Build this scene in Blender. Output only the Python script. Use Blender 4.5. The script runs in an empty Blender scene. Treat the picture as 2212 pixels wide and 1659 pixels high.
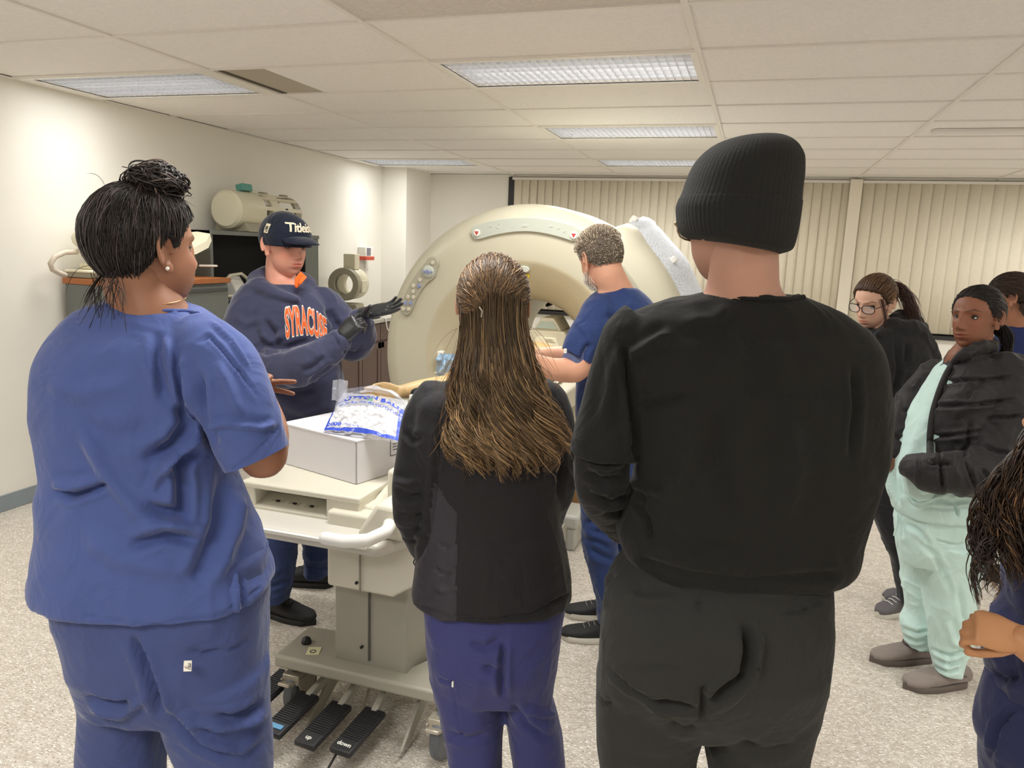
import bpy, bmesh, math, random
import numpy as np
from mathutils import Vector, Matrix

# ---------------------------------------------------------------- camera, world, lights, exposure
SC = bpy.context.scene
COL = SC.collection
CAM_H = 1.64
FPX, CX, CY = 1623.449, 1106.0, 829.5
_a = np.array([1635 - CX, 558 - CY, FPX]); _b = np.array([-4130 - CX, 335 - CY, FPX])
_Y = _a / np.linalg.norm(_a); _X = -_b / np.linalg.norm(_b); _X -= _Y * (_X @ _Y); _X /= np.linalg.norm(_X)
_Z = np.cross(_X, _Y)
R3 = np.array([_X, _Y, _Z])                       # rows: world axes in camera coordinates (x right, y down, z forward)
cam_d = bpy.data.cameras.new('camera'); cam = bpy.data.objects.new('camera', cam_d); COL.objects.link(cam)
cr, cu, cb = R3 @ [1, 0, 0], R3 @ [0, -1, 0], -(R3 @ [0, 0, 1])
M = Matrix.Identity(4)
for i in range(3):
    M[i][0], M[i][1], M[i][2] = cr[i], cu[i], cb[i]
M.translation = (0, 0, CAM_H)
cam.matrix_world = M
cam_d.sensor_width = 36; cam_d.lens = FPX * 36 / 2212; cam_d.clip_start = .05
SC.camera = cam

w = bpy.data.worlds.new('world'); SC.world = w; w.use_nodes = True
w.node_tree.nodes['Background'].inputs[0].default_value = (.9, .9, 1, 1)
w.node_tree.nodes['Background'].inputs[1].default_value = .3
SC.view_settings.view_transform = 'Standard'; SC.view_settings.look = 'None'
SC.view_settings.exposure = EXPOSURE = -0.66; SC.view_settings.gamma = 1; SC.view_settings.use_curve_mapping = False
SC.cycles.max_bounces = 8; SC.cycles.diffuse_bounces = 5; SC.cycles.glossy_bounces = 3; SC.cycles.transparent_max_bounces = 16
SC.cycles.transmission_bounces = 6
SC.cycles.use_denoising = True
SC.cycles.sample_clamp_indirect = 4
CEIL = 2.48

def lamp_area(x, y, z, sx, sy, power, spread=125, col=(1, .992, .965)):
    l = bpy.data.lights.new('troffer_light', 'AREA'); l.shape = 'RECTANGLE'; l.size = sx; l.size_y = sy
    l.energy = power; l.spread = math.radians(spread); l.color = col
    o = bpy.data.objects.new('troffer_light', l); o.location = (x, y, z); COL.objects.link(o)
    return o
# troffers: (x centre, y centre, power): one lamp inside each recessed fixture, the lower line unseen fixtures added to light the room
TROFFERS = [(-3.36, 3.685, 40), (-.90, 3.685, 42), (-.90, 5.515, 38), (-.90, 7.345, 44), (-3.36, 7.345, 40),
            (-.90, 1.855, 46), (-.90, -.585, 80), (-3.36, .6, 60), (2.76, 1.855, 60), (2.76, 5.515, 54), (2.76, -.585, 80), (2.76, 7.345, 44)]
for tx, ty, tp in TROFFERS:
    side = tx < -3
    lamp_area(tx, ty, CEIL - .012, 1.08, .5, tp * (.30 if side else .40), 112 if side else 132)
    lamp_area(tx, ty, CEIL - .013, 1.08, .5, tp * (.34 if side else .50), 180)

# ---------------------------------------------------------------- geometry helpers
NH = R3 @ np.array([0, 0, 1.]); NH[2] = 0; NH /= np.linalg.norm(NH)       # horizontal view heading
RH = np.array([NH[1], -NH[0], 0])                                          # horizontal right
UP = np.array([0, 0, 1.])
def ray(px, py): return R3 @ np.array([px - CX, py - CY, FPX])
def at_y(px, py, y): r = ray(px, py); return r * (y / r[1]) + [0, 0, CAM_H]
def at_x(px, py, x): r = ray(px, py); return r * (x / r[0]) + [0, 0, CAM_H]
def at_z(px, py, z): r = ray(px, py); return r * ((z - CAM_H) / r[2]) + [0, 0, CAM_H]
def at_h(px, py, h): r = ray(px, py); return r * (h / (r @ NH)) + [0, 0, CAM_H]
def toM(px, h): return px * h / FPX * 1.03                                  # pixels to metres at distance h
def project(V):
    c = (V - [0, 0, CAM_H]) @ R3
    return np.stack([CX + FPX * c[:, 0] / c[:, 2], CY + FPX * c[:, 1] / c[:, 2]], 1)

class MB:
    def __init__(s): s.v = []; s.f = []; s.m = []; s.n = 0
    def add(s, v, f, mi=0):
        v = np.asarray(v, float).reshape(-1, 3); s.v.append(v); s.f += [tuple(i + s.n for i in q) for q in f]; s.m += [mi] * len(f); s.n += len(v); return s
    def box(s, c, d, rot=None, mi=0):
        x, y, z = np.array(d) / 2
        v = np.array([(i * x, j * y, k * z) for i in (-1, 1) for j in (-1, 1) for k in (-1, 1)])
        if rot is not None: v = v @ np.array(rot).T
        return s.add(v + np.array(c), [(0, 1, 3, 2), (4, 6, 7, 5), (0, 4, 5, 1), (2, 3, 7, 6), (0, 2, 6, 4), (1, 5, 7, 3)], mi)
    def bb(s, lo, hi, mi=0): lo, hi = np.array(lo, float), np.array(hi, float); return s.box((lo + hi) / 2, hi - lo, None, mi)
    def loft(s, rings, cap=True, mi=0, closed=False):
        n = len(rings[0]); V = np.concatenate(rings); k = len(rings); f = []
        for i in range(k if closed else k - 1):
            a, b = i * n, ((i + 1) % k) * n
            for j in range(n):
                j2 = (j + 1) % n; f.append((a + j, a + j2, b + j2, b + j))
        if cap and not closed: f.append(tuple(range(n))[::-1]); f.append(tuple((k - 1) * n + j for j in range(n)))
        return s.add(V, f, mi)
    def tube(s, pts, r, n=12, round_ends=True, mi=0, flat=None):
        P = [np.array(p, float) for p in pts]; r = list(r) if hasattr(r, '__len__') else [r] * len(P)
        if round_ends:
            d0 = P[1] - P[0]; d0 /= np.linalg.norm(d0) + 1e-9; d1 = P[-1] - P[-2]; d1 /= np.linalg.norm(d1) + 1e-9
            P = [P[0] - d0 * r[0] * .9, P[0] - d0 * r[0] * .6] + P + [P[-1] + d1 * r[-1] * .6, P[-1] + d1 * r[-1] * .9]
            r = [r[0] * .35, r[0] * .8] + r + [r[-1] * .8, r[-1] * .35]
        T = [P[min(i + 1, len(P) - 1)] - P[max(i - 1, 0)] for i in range(len(P))]
        T = [t / (np.linalg.norm(t) + 1e-9) for t in T]
        u = np.cross(T[0], [0, 0, 1.]) if abs(T[0][2]) < .9 else np.cross(T[0], [1., 0, 0]); u /= np.linalg.norm(u)
        rings = []; an = np.linspace(0, 2 * math.pi, n, endpoint=False)
        for i, p in enumerate(P):
            u = u - T[i] * (u @ T[i]); u /= np.linalg.norm(u) + 1e-9; w_ = np.cross(T[i], u)
            rings.append(p + r[i] * (np.cos(an)[:, None] * u + np.sin(an)[:, None] * w_))
        return s.loft(rings, True, mi)
    def lathe(s, prof, c, axis='z', n=32, mi=0, a0=0, a1=2 * math.pi, cap=False):
        full = abs(a1 - a0 - 2 * math.pi) < 1e-6
        an = np.linspace(a0, a1, n, endpoint=not full); k = len(prof); V = []
        for a in an:
            for (r, t) in prof:
                ca, sa = r * math.cos(a), r * math.sin(a)
                V.append({'z': (ca, sa, t), 'y': (ca, t, sa), 'x': (t, ca, sa)}[axis])
        f = []
        for i in range(n if full else n - 1):
            i2 = (i + 1) % n
            for j in range(k - 1): f.append((i * k + j, i2 * k + j, i2 * k + j + 1, i * k + j + 1))
        return s.add(np.array(V) + np.array(c), f, mi)
    def ell(s, c, r, rot=None, n=20, m=12, mi=0):
        V = []; f = []
        for i in range(m + 1):
            t = math.pi * i / m
            for j in range(n): V.append((math.sin(t) * math.cos(2 * math.pi * j / n) * r[0], math.sin(t) * math.sin(2 * math.pi * j / n) * r[1], math.cos(t) * r[2]))
        for i in range(m):
            for j in range(n): f.append((i * n + j, (i + 1) * n + j, (i + 1) * n + (j + 1) % n, i * n + (j + 1) % n))
        V = np.array(V)
        if rot is not None: V = V @ np.array(rot).T
        return s.add(V + np.array(c), f, mi)
    def prism(s, poly, y0, y1, frame=None, mi=0):
        """poly in (u,v); frame = (origin, U, V, W): extruded from y0 to y1 along W"""
        o, U, V_, W = frame if frame else (np.zeros(3), np.array([1., 0, 0]), np.array([0, 0, 1.]), np.array([0, 1., 0]))
        a = [o + U * p[0] + V_ * p[1] + W * y0 for p in poly]; b = [o + U * p[0] + V_ * p[1] + W * y1 for p in poly]; n = len(poly)
        return s.add(a + b, [tuple(range(n)), tuple(range(n, 2 * n))[::-1]] + [(i, i + n, (i + 1) % n + n, (i + 1) % n) for i in range(n)], mi)
    def mesh(s, name='m'):
        me = bpy.data.meshes.new(name); V = np.concatenate(s.v) if s.v else np.zeros((0, 3))
        me.from_pydata(V.tolist(), [], s.f); me.update(); return me
    def build(s, name, mat, parent=None, smooth=False, bevel=0, seg=2, fix=True):
        me = s.mesh(name)
        if fix:
            bm = bmesh.new(); bm.from_mesh(me); bmesh.ops.recalc_face_normals(bm, faces=bm.faces); bm.to_mesh(me); bm.free()
        mats = mat if isinstance(mat, (list, tuple)) else [mat]
        for m_ in mats: me.materials.append(m_)
        if len(mats) > 1:
            me.polygons.foreach_set('material_index', s.m)
        return finish(name, me, parent, smooth, bevel, seg)

def finish(name, me, parent=None, smooth=False, bevel=0, seg=2):
    o = bpy.data.objects.new(name, me); COL.objects.link(o)
    if smooth:
        me.polygons.foreach_set('use_smooth', [True] * len(me.polygons))
        if smooth == 'auto': me.set_sharp_from_angle(angle=math.radians(38))
    if bevel:
        b = o.modifiers.new('bevel', 'BEVEL'); b.width = bevel; b.segments = seg; b.limit_method = 'ANGLE'; b.angle_limit = math.radians(40)
        b.harden_normals = False
        if smooth is False: me.polygons.foreach_set('use_smooth', [True] * len(me.polygons)); me.set_sharp_from_angle(angle=math.radians(60))
    if parent is not None:
        o.parent = parent
        wl = parent.matrix_basis.translation if parent.parent is None else None
        if wl is not None: o.location = -wl
    return o
def thing(name, label, cat, loc=(0, 0, 0), group=None):
    o = bpy.data.objects.new(name, None); COL.objects.link(o); o.location = loc; o.empty_display_size = .05
    o.matrix_basis.translation = loc
    o['label'] = label; o['category'] = cat
    if group: o['group'] = group
    return o
def tag(o, label=None, cat=None, group=None, kind=None):
    if label: o['label'] = label
    if cat: o['category'] = cat
    if group: o['group'] = group
    if kind: o['kind'] = kind
    return o
def struct(o, label=None): o['kind'] = 'structure'; return o

# ---------------------------------------------------------------- noise
def _h(ix, iy, iz, s):
    n = (ix * 374761393 + iy * 668265263 + iz * 2147483647 + s * 1274126177) & 0xffffffff
    n = ((n ^ (n >> 13)) * 1274126177) & 0xffffffff; n = (n ^ (n >> 16)) & 0xffff
    return n / 32767.5 - 1
def vnoise(P, seed=0):
    P = np.asarray(P); I = np.floor(P).astype(np.int64); f = P - I; f = f * f * f * (f * (f * 6 - 15) + 10); r = 0
    for a in (0, 1):
        for b in (0, 1):
            for c in (0, 1):
                wt = (f[:, 0] if a else 1 - f[:, 0]) * (f[:, 1] if b else 1 - f[:, 1]) * (f[:, 2] if c else 1 - f[:, 2])
                r = r + wt * _h(I[:, 0] + a, I[:, 1] + b, I[:, 2] + c, seed)
    return r
def fbm(P, o=3, seed=0):
    r = 0; a = 1
    for i in range(o): r = r + a * vnoise(P * 2 ** i, seed + i); a *= .5
    return r

# ---------------------------------------------------------------- materials
def lin(c):
    c = np.array(c[:3], float) / 255; return tuple(np.where(c <= .04045, c / 12.92, ((c + .055) / 1.055) ** 2.4)) + (1.,)
MATS = {}
def mat(name, rgb, rough=.6, var=0, vscale=8, bump=0, bscale=200, metal=0, sheen=0, spec=.5, stretch=(1, 1, 1), emit=0, alpha=1, trans=0, attr=None, sss=0, coat=0, bdist=.002, detail=3, wr=0, wscale=7):
    if name in MATS: return MATS[name]
    m = bpy.data.materials.new(name); m.use_nodes = True; nt = m.node_tree; N = nt.nodes; L = nt.links; p = N['Principled BSDF']
    c = lin(rgb); p.inputs['Base Color'].default_value = c; p.inputs['Roughness'].default_value = rough; p.inputs['Metallic'].default_value = metal
    p.inputs['Specular IOR Level'].default_value = spec; p.inputs['Sheen Weight'].default_value = sheen; p.inputs['Sheen Roughness'].default_value = .4
    p.inputs['Coat Weight'].default_value = coat
    if sss: p.inputs['Subsurface Weight'].default_value = sss; p.inputs['Subsurface Radius'].default_value = (.012, .005, .003)
    if emit: p.inputs['Emission Color'].default_value = c; p.inputs['Emission Strength'].default_value = emit
    if alpha < 1: p.inputs['Alpha'].default_value = alpha
    if trans: p.inputs['Transmission Weight'].default_value = trans; p.inputs['IOR'].default_value = 1.1
    tc = None
    if var or bump or wr:
        tc = N.new('ShaderNodeTexCoord'); mp = N.new('ShaderNodeMapping'); L.new(tc.outputs['Object'], mp.inputs[0]); mp.inputs['Scale'].default_value = stretch
    src = None
    if attr:
        at = N.new('ShaderNodeAttribute'); at.attribute_name = attr; mx = N.new('ShaderNodeMix'); mx.data_type = 'RGBA'; mx.blend_type = 'MULTIPLY'
        mx.inputs[0].default_value = 1; mx.inputs[6].default_value = c; L.new(at.outputs['Color'], mx.inputs[7]); src = mx.outputs[2]
    if var:
        no = N.new('ShaderNodeTexNoise'); no.inputs['Scale'].default_value = vscale; no.inputs['Detail'].default_value = detail; L.new(mp.outputs[0], no.inputs[0])
        rp = N.new('ShaderNodeMapRange'); rp.inputs[1].default_value = .3; rp.inputs[2].default_value = .7; rp.inputs[3].default_value = 1 - var; rp.inputs[4].default_value = 1 + var; L.new(no.outputs[0], rp.inputs[0])
        mx = N.new('ShaderNodeMix'); mx.data_type = 'RGBA'; mx.blend_type = 'MULTIPLY'; mx.inputs[0].default_value = 1
        if src: L.new(src, mx.inputs[6])
        else: mx.inputs[6].default_value = c
        L.new(rp.outputs[0], mx.inputs[7]); src = mx.outputs[2]
    if src: L.new(src, p.inputs['Base Color'])
    if bump:
        n2 = N.new('ShaderNodeTexNoise'); n2.inputs['Scale'].default_value = bscale; n2.inputs['Detail'].default_value = 3; L.new(mp.outputs[0], n2.inputs[0])
        b = N.new('ShaderNodeBump'); b.inputs['Strength'].default_value = bump; b.inputs['Distance'].default_value = bdist; L.new(n2.outputs[0], b.inputs['Height']); L.new(b.outputs[0], p.inputs['Normal'])
        if wr:
            n3 = N.new('ShaderNodeTexNoise'); n3.inputs['Scale'].default_value = wscale; n3.inputs['Detail'].default_value = 3.5; n3.inputs['Distortion'].default_value = 1.6; L.new(tc.outputs['Object'], n3.inputs[0])
            b2 = N.new('ShaderNodeBump'); b2.inputs['Strength'].default_value = wr; b2.inputs['Distance'].default_value = .03; L.new(n3.outputs[0], b2.inputs['Height']); L.new(b2.outputs[0], b.inputs['Normal'])
    MATS[name] = m; return m

def text_part(name, txt, size, origin, U, V, material, parent, depth=.001, bold=0, align='CENTER', shear=0, smooth=False):
    """lettering as a thin raised mesh in the plane (origin, U right, V up)"""
    cu_ = bpy.data.curves.new(name, 'FONT'); cu_.body = txt; cu_.size = size; cu_.extrude = depth; cu_.align_x = align; cu_.align_y = 'CENTER'; cu_.offset = bold; cu_.shear = shear; cu_.resolution_u = 3
    t = bpy.data.objects.new(name, cu_); COL.objects.link(t)
    dg = bpy.context.evaluated_depsgraph_get(); me = bpy.data.meshes.new_from_object(t.evaluated_get(dg)); bpy.data.objects.remove(t)
    U = np.array(U, float); U /= np.linalg.norm(U); V = np.array(V, float); V -= U * (U @ V); V /= np.linalg.norm(V); W = np.cross(U, V)
    n = len(me.vertices); co = np.empty(n * 3); me.vertices.foreach_get('co', co); co = co.reshape(-1, 3)
    co = np.array(origin) + co[:, :1] * U + co[:, 1:2] * V + co[:, 2:] * W
    me.vertices.foreach_set('co', co.ravel()); me.materials.clear(); me.materials.append(material); me.update()
    return finish(name, me, parent)
# ---------------------------------------------------------------- room shell
XL, XR, YB, YF = -4.1, 4.6, 8.53, -2.6
m_wall = mat('wall_paint', (233, 230, 221), .75, var=.015, vscale=3, bump=.25, bscale=350, bdist=.001)
m_tile = mat('ceiling_tile', (240, 237, 234), .9, var=.03, vscale=60, bump=.7, bscale=160, bdist=.004, detail=4)
m_tile2 = mat('ceiling_tile_coarse', (220, 214, 207), .9, var=.05, vscale=50, bump=1, bscale=110, bdist=.008)
m_grid = mat('ceiling_grid_metal', (232, 228, 222), .5)
m_base = mat('baseboard_vinyl', (136, 146, 152), .5, var=.04)
m_black = mat('black_plastic', (22, 22, 24), .45)
m_blackm = mat('window_frame_dark', (38, 36, 36), .5)

def floor_mat():
    m = bpy.data.materials.new('speckled_vinyl'); m.use_nodes = True; N = m.node_tree.nodes; L = m.node_tree.links; p = N['Principled BSDF']
    tc = N.new('ShaderNodeTexCoord')
    def fleck(scale, rot, stretch, lo, hi, a, b, src):
        mp = N.new('ShaderNodeMapping'); mp.inputs['Rotation'].default_value = (0, 0, rot); mp.inputs['Scale'].default_value = stretch; L.new(tc.outputs['Object'], mp.inputs[0])
        no = N.new('ShaderNodeTexNoise'); no.inputs['Scale'].default_value = scale; no.inputs['Detail'].default_value = 2.5; L.new(mp.outputs[0], no.inputs[0])
        r = N.new('ShaderNodeMapRange'); r.inputs[1].default_value = lo; r.inputs[2].default_value = hi; L.new(no.outputs[0], r.inputs[0])
        mx = N.new('ShaderNodeMix'); mx.data_type = 'RGBA'; L.new(r.outputs[0], mx.inputs[0]); 
        if src is None: mx.inputs[6].default_value = lin(a)
        else: L.new(src, mx.inputs[6])
        mx.inputs[7].default_value = lin(b); return mx.outputs[2]
    s = fleck(16, .3, (1, 2, 1), .42, .62, (194, 185, 172), (210, 202, 190), None)
    s = fleck(75, .9, (1, 2.2, 1), .56, .64, None, (160, 148, 134), s)
    s = fleck(62, -.5, (1, 2.4, 1), .585, .64, None, (242, 238, 230), s)
    s = fleck(110, 1.7, (2.4, 1, 1), .62, .68, None, (132, 120, 107), s)
    s = fleck(95, .2, (1, 2, 1), .64, .69, None, (250, 248, 242), s)
    L.new(s, p.inputs['Base Color']); p.inputs['Roughness'].default_value = .34; p.inputs['Specular IOR Level'].default_value = .35
    no = N.new('ShaderNodeTexNoise'); no.inputs['Scale'].default_value = 60; L.new(tc.outputs['Object'], no.inputs[0])
    b = N.new('ShaderNodeBump'); b.inputs['Strength'].default_value = .12; b.inputs['Distance'].default_value = .003; L.new(no.outputs[0], b.inputs['Height']); L.new(b.outputs[0], p.inputs['Normal'])
    return m
struct(MB().bb((XL - .1, YF - .1, -.06), (XR + .1, YB + .1, 0)).build('floor', floor_mat()))
struct(MB().bb((XL - .12, YF, 0), (XL, YB + .1, CEIL + .2)).build('wall_left', m_wall))
struct(MB().bb((XR, YF, 0), (XR + .12, YB + .1, CEIL + .2)).build('wall_right', m_wall))
struct(MB().bb((XL - .12, YF - .12, 0), (XR + .12, YF, CEIL + .2)).build('wall_front', m_wall))
# back wall: solid left of the windows, below the sill and above the head
SILL = .93; W0 = -2.80; WM = .93
wb = MB(); wb.bb((XL, YB, 0), (W0, YB + .15, CEIL + .2)); wb.bb((W0, YB, 0), (XR, YB + .15, SILL)); wb.bb((W0, YB, 2.46), (XR, YB + .15, CEIL + .2)); wb.bb((W0, YB + .14, SILL), (XR, YB + .15, 2.46))
struct(wb.build('wall_back', m_wall))
struct(MB().bb((XL, 7.86, 0), (-3.79, YB, CEIL + .1)).build('trim_1', m_wall))            # boxed column in the corner
struct(MB().bb((XL, YF, 0), (XL + .008, 7.86, .10)).build('baseboard_left', m_base, bevel=.003))
struct(MB().bb((-3.79, YB - .008, 0), (XR, YB, .10)).build('baseboard_back', m_base))
# windows with dark frames, sill rails and vertical vanes
m_glass = mat('night_glass', (30, 32, 36), .08)
m_vane = mat('blind_vinyl', (236, 228, 208), .6, bump=.25, bscale=120, bdist=.001, var=.02, vscale=20)
m_vane2 = mat('blind_vinyl_light', (238, 231, 214), .6, bump=.25, bscale=120, bdist=.001)
for k, (a, b, pitch, tilt) in enumerate([(W0 + .04, WM - .04, .092, -.16), (WM + .02, XR - .05, .105, -.13)]):
    wn = struct(MB().bb((a, YB + .10, SILL + .02), (b, YB + .11, 2.45)).build('window_%d' % (k + 1), m_glass))
    fr = MB(); fr.bb((a - .05, YB - .012, SILL - .012), (a + .02, YB + .12, 2.455)); fr.bb((b - .02, YB - .005, SILL), (b + .02, YB + .12, 2.455)); fr.bb((a, YB + .05, 2.44), (b, YB + .12, 2.46))
    for q in np.arange(a + 1.2, b - .5, 1.22): fr.bb((q, YB + .07, SILL), (q + .05, YB + .1, 2.45))
    fr.build('window_frame', m_blackm, wn)
    MB().bb((a - .03, YB - .035, SILL - .03), (b + .02, YB + .1, SILL + .012)).build('window_sill', m_blackm, wn, bevel=.004)
    MB().bb((a, YB - .03, 2.425), (b, YB + .035, 2.452)).build('head_rail', m_grid, wn)
    n = int((b - a - .03) / pitch); rng = random.Random(k)
    me0 = None
    for i in range(n):
        x = a + .05 + i * pitch
        if me0 is None:
            mb = MB(); wv = .127 / 2; rows = []
            pts = [(-wv, 0), (-wv * .5, -.003), (0, -.004), (wv * .5, -.003), (wv, 0)]
            for (u, v) in pts: rows.append([(u, v, 0), (u, v, 1.47)])
            mb.add([p for r in rows for p in r], [(2 * j, 2 * j + 1, 2 * j + 3, 2 * j + 2) for j in range(4)])
            o = mb.build('vane', m_vane, wn, smooth=True, fix=False); me0 = o.data
            s_ = o.modifiers.new('t', 'SOLIDIFY'); s_.thickness = .001; o0 = o
        else:
            o = o0.copy(); COL.objects.link(o)
        o.location = (x, YB - .012 + .004 * rng.uniform(-1, 1), SILL + .03); o.rotation_euler = (0, 0, tilt + rng.uniform(-.05, .05))
struct(MB().bb((WM - .10, YB - .06, SILL - .02), (WM + .015, YB - .035, 2.46)).build('trim_2', m_vane2, bevel=.004))

# ceiling: real tiles lying in a T-bar grid
ceil = struct(MB().bb((XL, YF, CEIL + .16), (XR, YB, CEIL + .2)).build('ceiling', m_tile))
GX = [XL + .02] + [-2.75 + 1.22 * k for k in range(7)]; GX[-1] = XR
GY0 = 2.77; GY = [GY0 + .61 * k for k in range(-8, 10)]; GY = [YF] + GY + [YB]
fix_cells = {}
for (tx, ty, tp) in TROFFERS: fix_cells[(round(tx, 1), round(ty, 1))] = tp
g = MB()
for x in GX[1:-1]: g.bb((x - .012, YF, CEIL - .004), (x + .012, YB, CEIL + .02))
for y in GY[1:-1]: g.bb((XL, y - .012, CEIL - .003), (XR, y + .012, CEIL + .02))
g.bb((XL, YF, CEIL - .004), (XL + .035, YB, CEIL)); g.bb((XL, YB - .035, CEIL - .004), (XR, YB, CEIL)); g.bb((XR - .03, YF, CEIL - .004), (XR, YB, CEIL))
g.build('grid_runners', m_grid, ceil)
mt_cache = {}; rng = random.Random(5)
m_lou = mat('louvre_aluminium', (226, 229, 236), .3, metal=.55); m_tube = mat('fluorescent_tube', (255, 252, 248), .5, emit=4.5); m_house = mat('fixture_white', (235, 232, 226), .35, spec=.6)
def cellkey(x0, x1, y0, y1): return (round((x0 + x1) / 2, 1), round((y0 + y1) / 2, 1))
TL = {(-3.4, 3.7): 'recessed louvred ceiling light in the row by the left wall, above the bun', (-.9, 3.7): 'largest recessed louvred ceiling light, near the top centre of the photo',
      (-.9, 5.5): 'middle recessed louvred light of the centre row on the ceiling', (-.9, 7.3): 'farthest ceiling light of the centre row, just behind the beanie', (-3.4, 7.3): 'thin-looking ceiling light far off near the corner column'}
OUT = {(-.9, 1.9): 'unseen louvred ceiling light added above the long-haired woman, over the top edge', (-.9, -.6): 'added unseen louvred ceiling light behind the viewer on the centre row', (-3.4, .6): 'added unseen louvred ceiling light behind the viewer along the wall with the cabinets', (2.8, 1.9): 'added unseen louvred ceiling light high beside the man in the beanie, beyond the picture', (2.8, 5.5): 'added unseen louvred ceiling light beyond the picture, level with the scanner', (2.8, -.6): 'added unseen louvred ceiling light in the rear corner away from the cabinets', (2.8, 7.3): 'added unseen louvred ceiling light beyond the picture, close to the blinds'}  # fixtures nobody sees, added for the light they give the room
for i in range(len(GX) - 1):
    for j in range(len(GY) - 1):
        x0, x1, y0, y1 = GX[i] + .006, GX[i + 1] - .006, GY[j] + .006, GY[j + 1] - .006
        key = cellkey(GX[i], GX[i + 1], GY[j], GY[j + 1])
        hit = [k for k in fix_cells if abs(k[0] - key[0]) < .2 and abs(k[1] - key[1]) < .2]
        if hit:
            k = hit[0]; cx_, cy_ = (x0 + x1) / 2, (y0 + y1) / 2
            near = min(TL, key=lambda q: abs(q[0] - k[0]) + abs(q[1] - k[1])); vis = abs(near[0] - k[0]) + abs(near[1] - k[1]) < .3
            lt = thing('ceiling_light', TL[near] if vis else OUT[min(OUT, key=lambda q: abs(q[0] - k[0]) + abs(q[1] - k[1]))], 'light', (cx_, cy_, CEIL), 'recessed ceiling lights' if vis else 'added ceiling lights out of view')
            X0, X1, Y0, Y1 = cx_ - .575, cx_ + .575, cy_ - .265, cy_ + .265
            h = MB()
            h.bb((x0 - .002, y0, CEIL - .006), (x1, Y0, CEIL + .004)); h.bb((x0, Y1, CEIL - .006), (x1, y1, CEIL + .004)); h.bb((x0, Y0, CEIL - .006), (X0, Y1, CEIL + .004)); h.bb((X1, Y0, CEIL - .006), (x1, Y1, CEIL + .004))
            h.build('frame', m_house, lt)
            h = MB(); h.bb((X0 - .01, Y0 - .01, CEIL + .10), (X1 + .01, Y1 + .01, CEIL + .11)); h.bb((X0 - .01, Y0 - .01, CEIL), (X0, Y1 + .01, CEIL + .1)); h.bb((X1, Y0 - .01, CEIL), (X1 + .01, Y1 + .01, CEIL + .1)); h.bb((X0, Y0 - .01, CEIL), (X1, Y0, CEIL + .1)); h.bb((X0, Y1, CEIL), (X1, Y1 + .01, CEIL + .1))
            h.build('housing', m_house, lt)
            for yy in (cy_ - .13, cy_ + .13): MB().tube([(X0 + .02, yy, CEIL + .062), (X1 - .02, yy, CEIL + .062)], .013, 10, False).build('tube', m_tube, lt, smooth=True)
            lo = MB(); nx, ny = 30, 7
            for q in range(1, nx): x = X0 + (X1 - X0) * q / nx; lo.bb((x - .0008, Y0, CEIL + .001), (x + .0008, Y1, CEIL + .016))
            for q in range(1, ny): y = Y0 + (Y1 - Y0) * q / ny; lo.bb((X0, y - .0012, CEIL), (X1, y + .0012, CEIL + .018))
            tag(lo.build('louvre', m_lou, lt), kind='stuff')
            continue
        if abs(key[0] + 2.14) < .2 and abs(key[1] - 3.7) < .2: x0 += .30      # cut tile beside the air slot
        dims = (round(x1 - x0, 3), round(y1 - y0, 3)); sag = rng.uniform(-.0015, .0015)
        coarse = (abs(key[1] - 2.5) < .2 and -2 < key[0] < 0)
        ck = dims + (coarse,)
        if ck not in mt_cache:
            o = MB().box((0, 0, 0), (dims[0], dims[1], .015)).build('ceiling_tile', m_tile2 if coarse else m_tile, ceil); mt_cache[ck] = o.data
        else:
            o = bpy.data.objects.new('ceiling_tile', mt_cache[ck]); COL.objects.link(o); o.parent = ceil
        o.location = ((x0 + x1) / 2, (y0 + y1) / 2, CEIL + .012 + sag)
# air slot next to the light by the left wall
m_slot = mat('slot_panel', (176, 168, 152), .6)
av = thing('air_slot', 'narrow grey air slot strip beside the ceiling light above the bun', 'vent', (-2.6, 3.685, CEIL))
MB().bb((-2.735, 3.39, CEIL + .004), (-2.445, 3.98, CEIL + .012)).build('panel', m_slot, av)
for x in (-2.715, -2.695): MB().bb((x - .003, 3.39, CEIL + .0), (x + .003, 3.98, CEIL + .006)).build('slot', mat('slot_dark', (90, 84, 76), .7), av)
# lowered linear rail on the right part of the ceiling
tk = thing('ceiling_strip', 'pale narrow strip standing proud of the tiles at the right edge', 'trim', (2, 5.55, CEIL))
MB().bb((.99, 5.50, CEIL - .016), (XR - .05, 5.62, CEIL + .004)).build('strip_panel', m_house if 0 else m_grid, tk, bevel=.003)
MB().bb((.99, 5.545, CEIL - .020), (XR - .05, 5.575, CEIL - .014)).build('strip_rail', m_tile, tk)
# ---------------------------------------------------------------- scanner
m_mri = mat('scanner_cream', (196, 191, 170), .38, spec=.45, var=.012, vscale=2, bump=.05, bscale=500, bdist=.0005)
m_mri2 = mat('scanner_inner_cream', (196, 187, 160), .4)
m_panel = mat('scanner_panel_grey', (172, 168, 150), .35)
m_panel2 = mat('scanner_panel_pale', (186, 190, 178), .35)
m_btn = mat('button_cream', (205, 198, 178), .35); m_blue = mat('button_blue', (140, 150, 196), .35); m_red = mat('stop_red', (188, 66, 62), .4); m_white = mat('white_plastic', (236, 234, 226), .4)
m_yellow = mat('yellow_label', (222, 196, 30), .5); m_ink = mat('black_ink', (30, 30, 30), .6); m_mark = mat('panel_marks_pale', (222, 222, 212), .5)
MX, MZ, MR, MY = -1.31, .965, .945, 4.30
mri = thing('scanner_gantry', 'large round cream medical scanner gantry with open bore and grey button panels', 'scanner', (MX, 5.1, 0))
c = (MX, 0, MZ)
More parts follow.
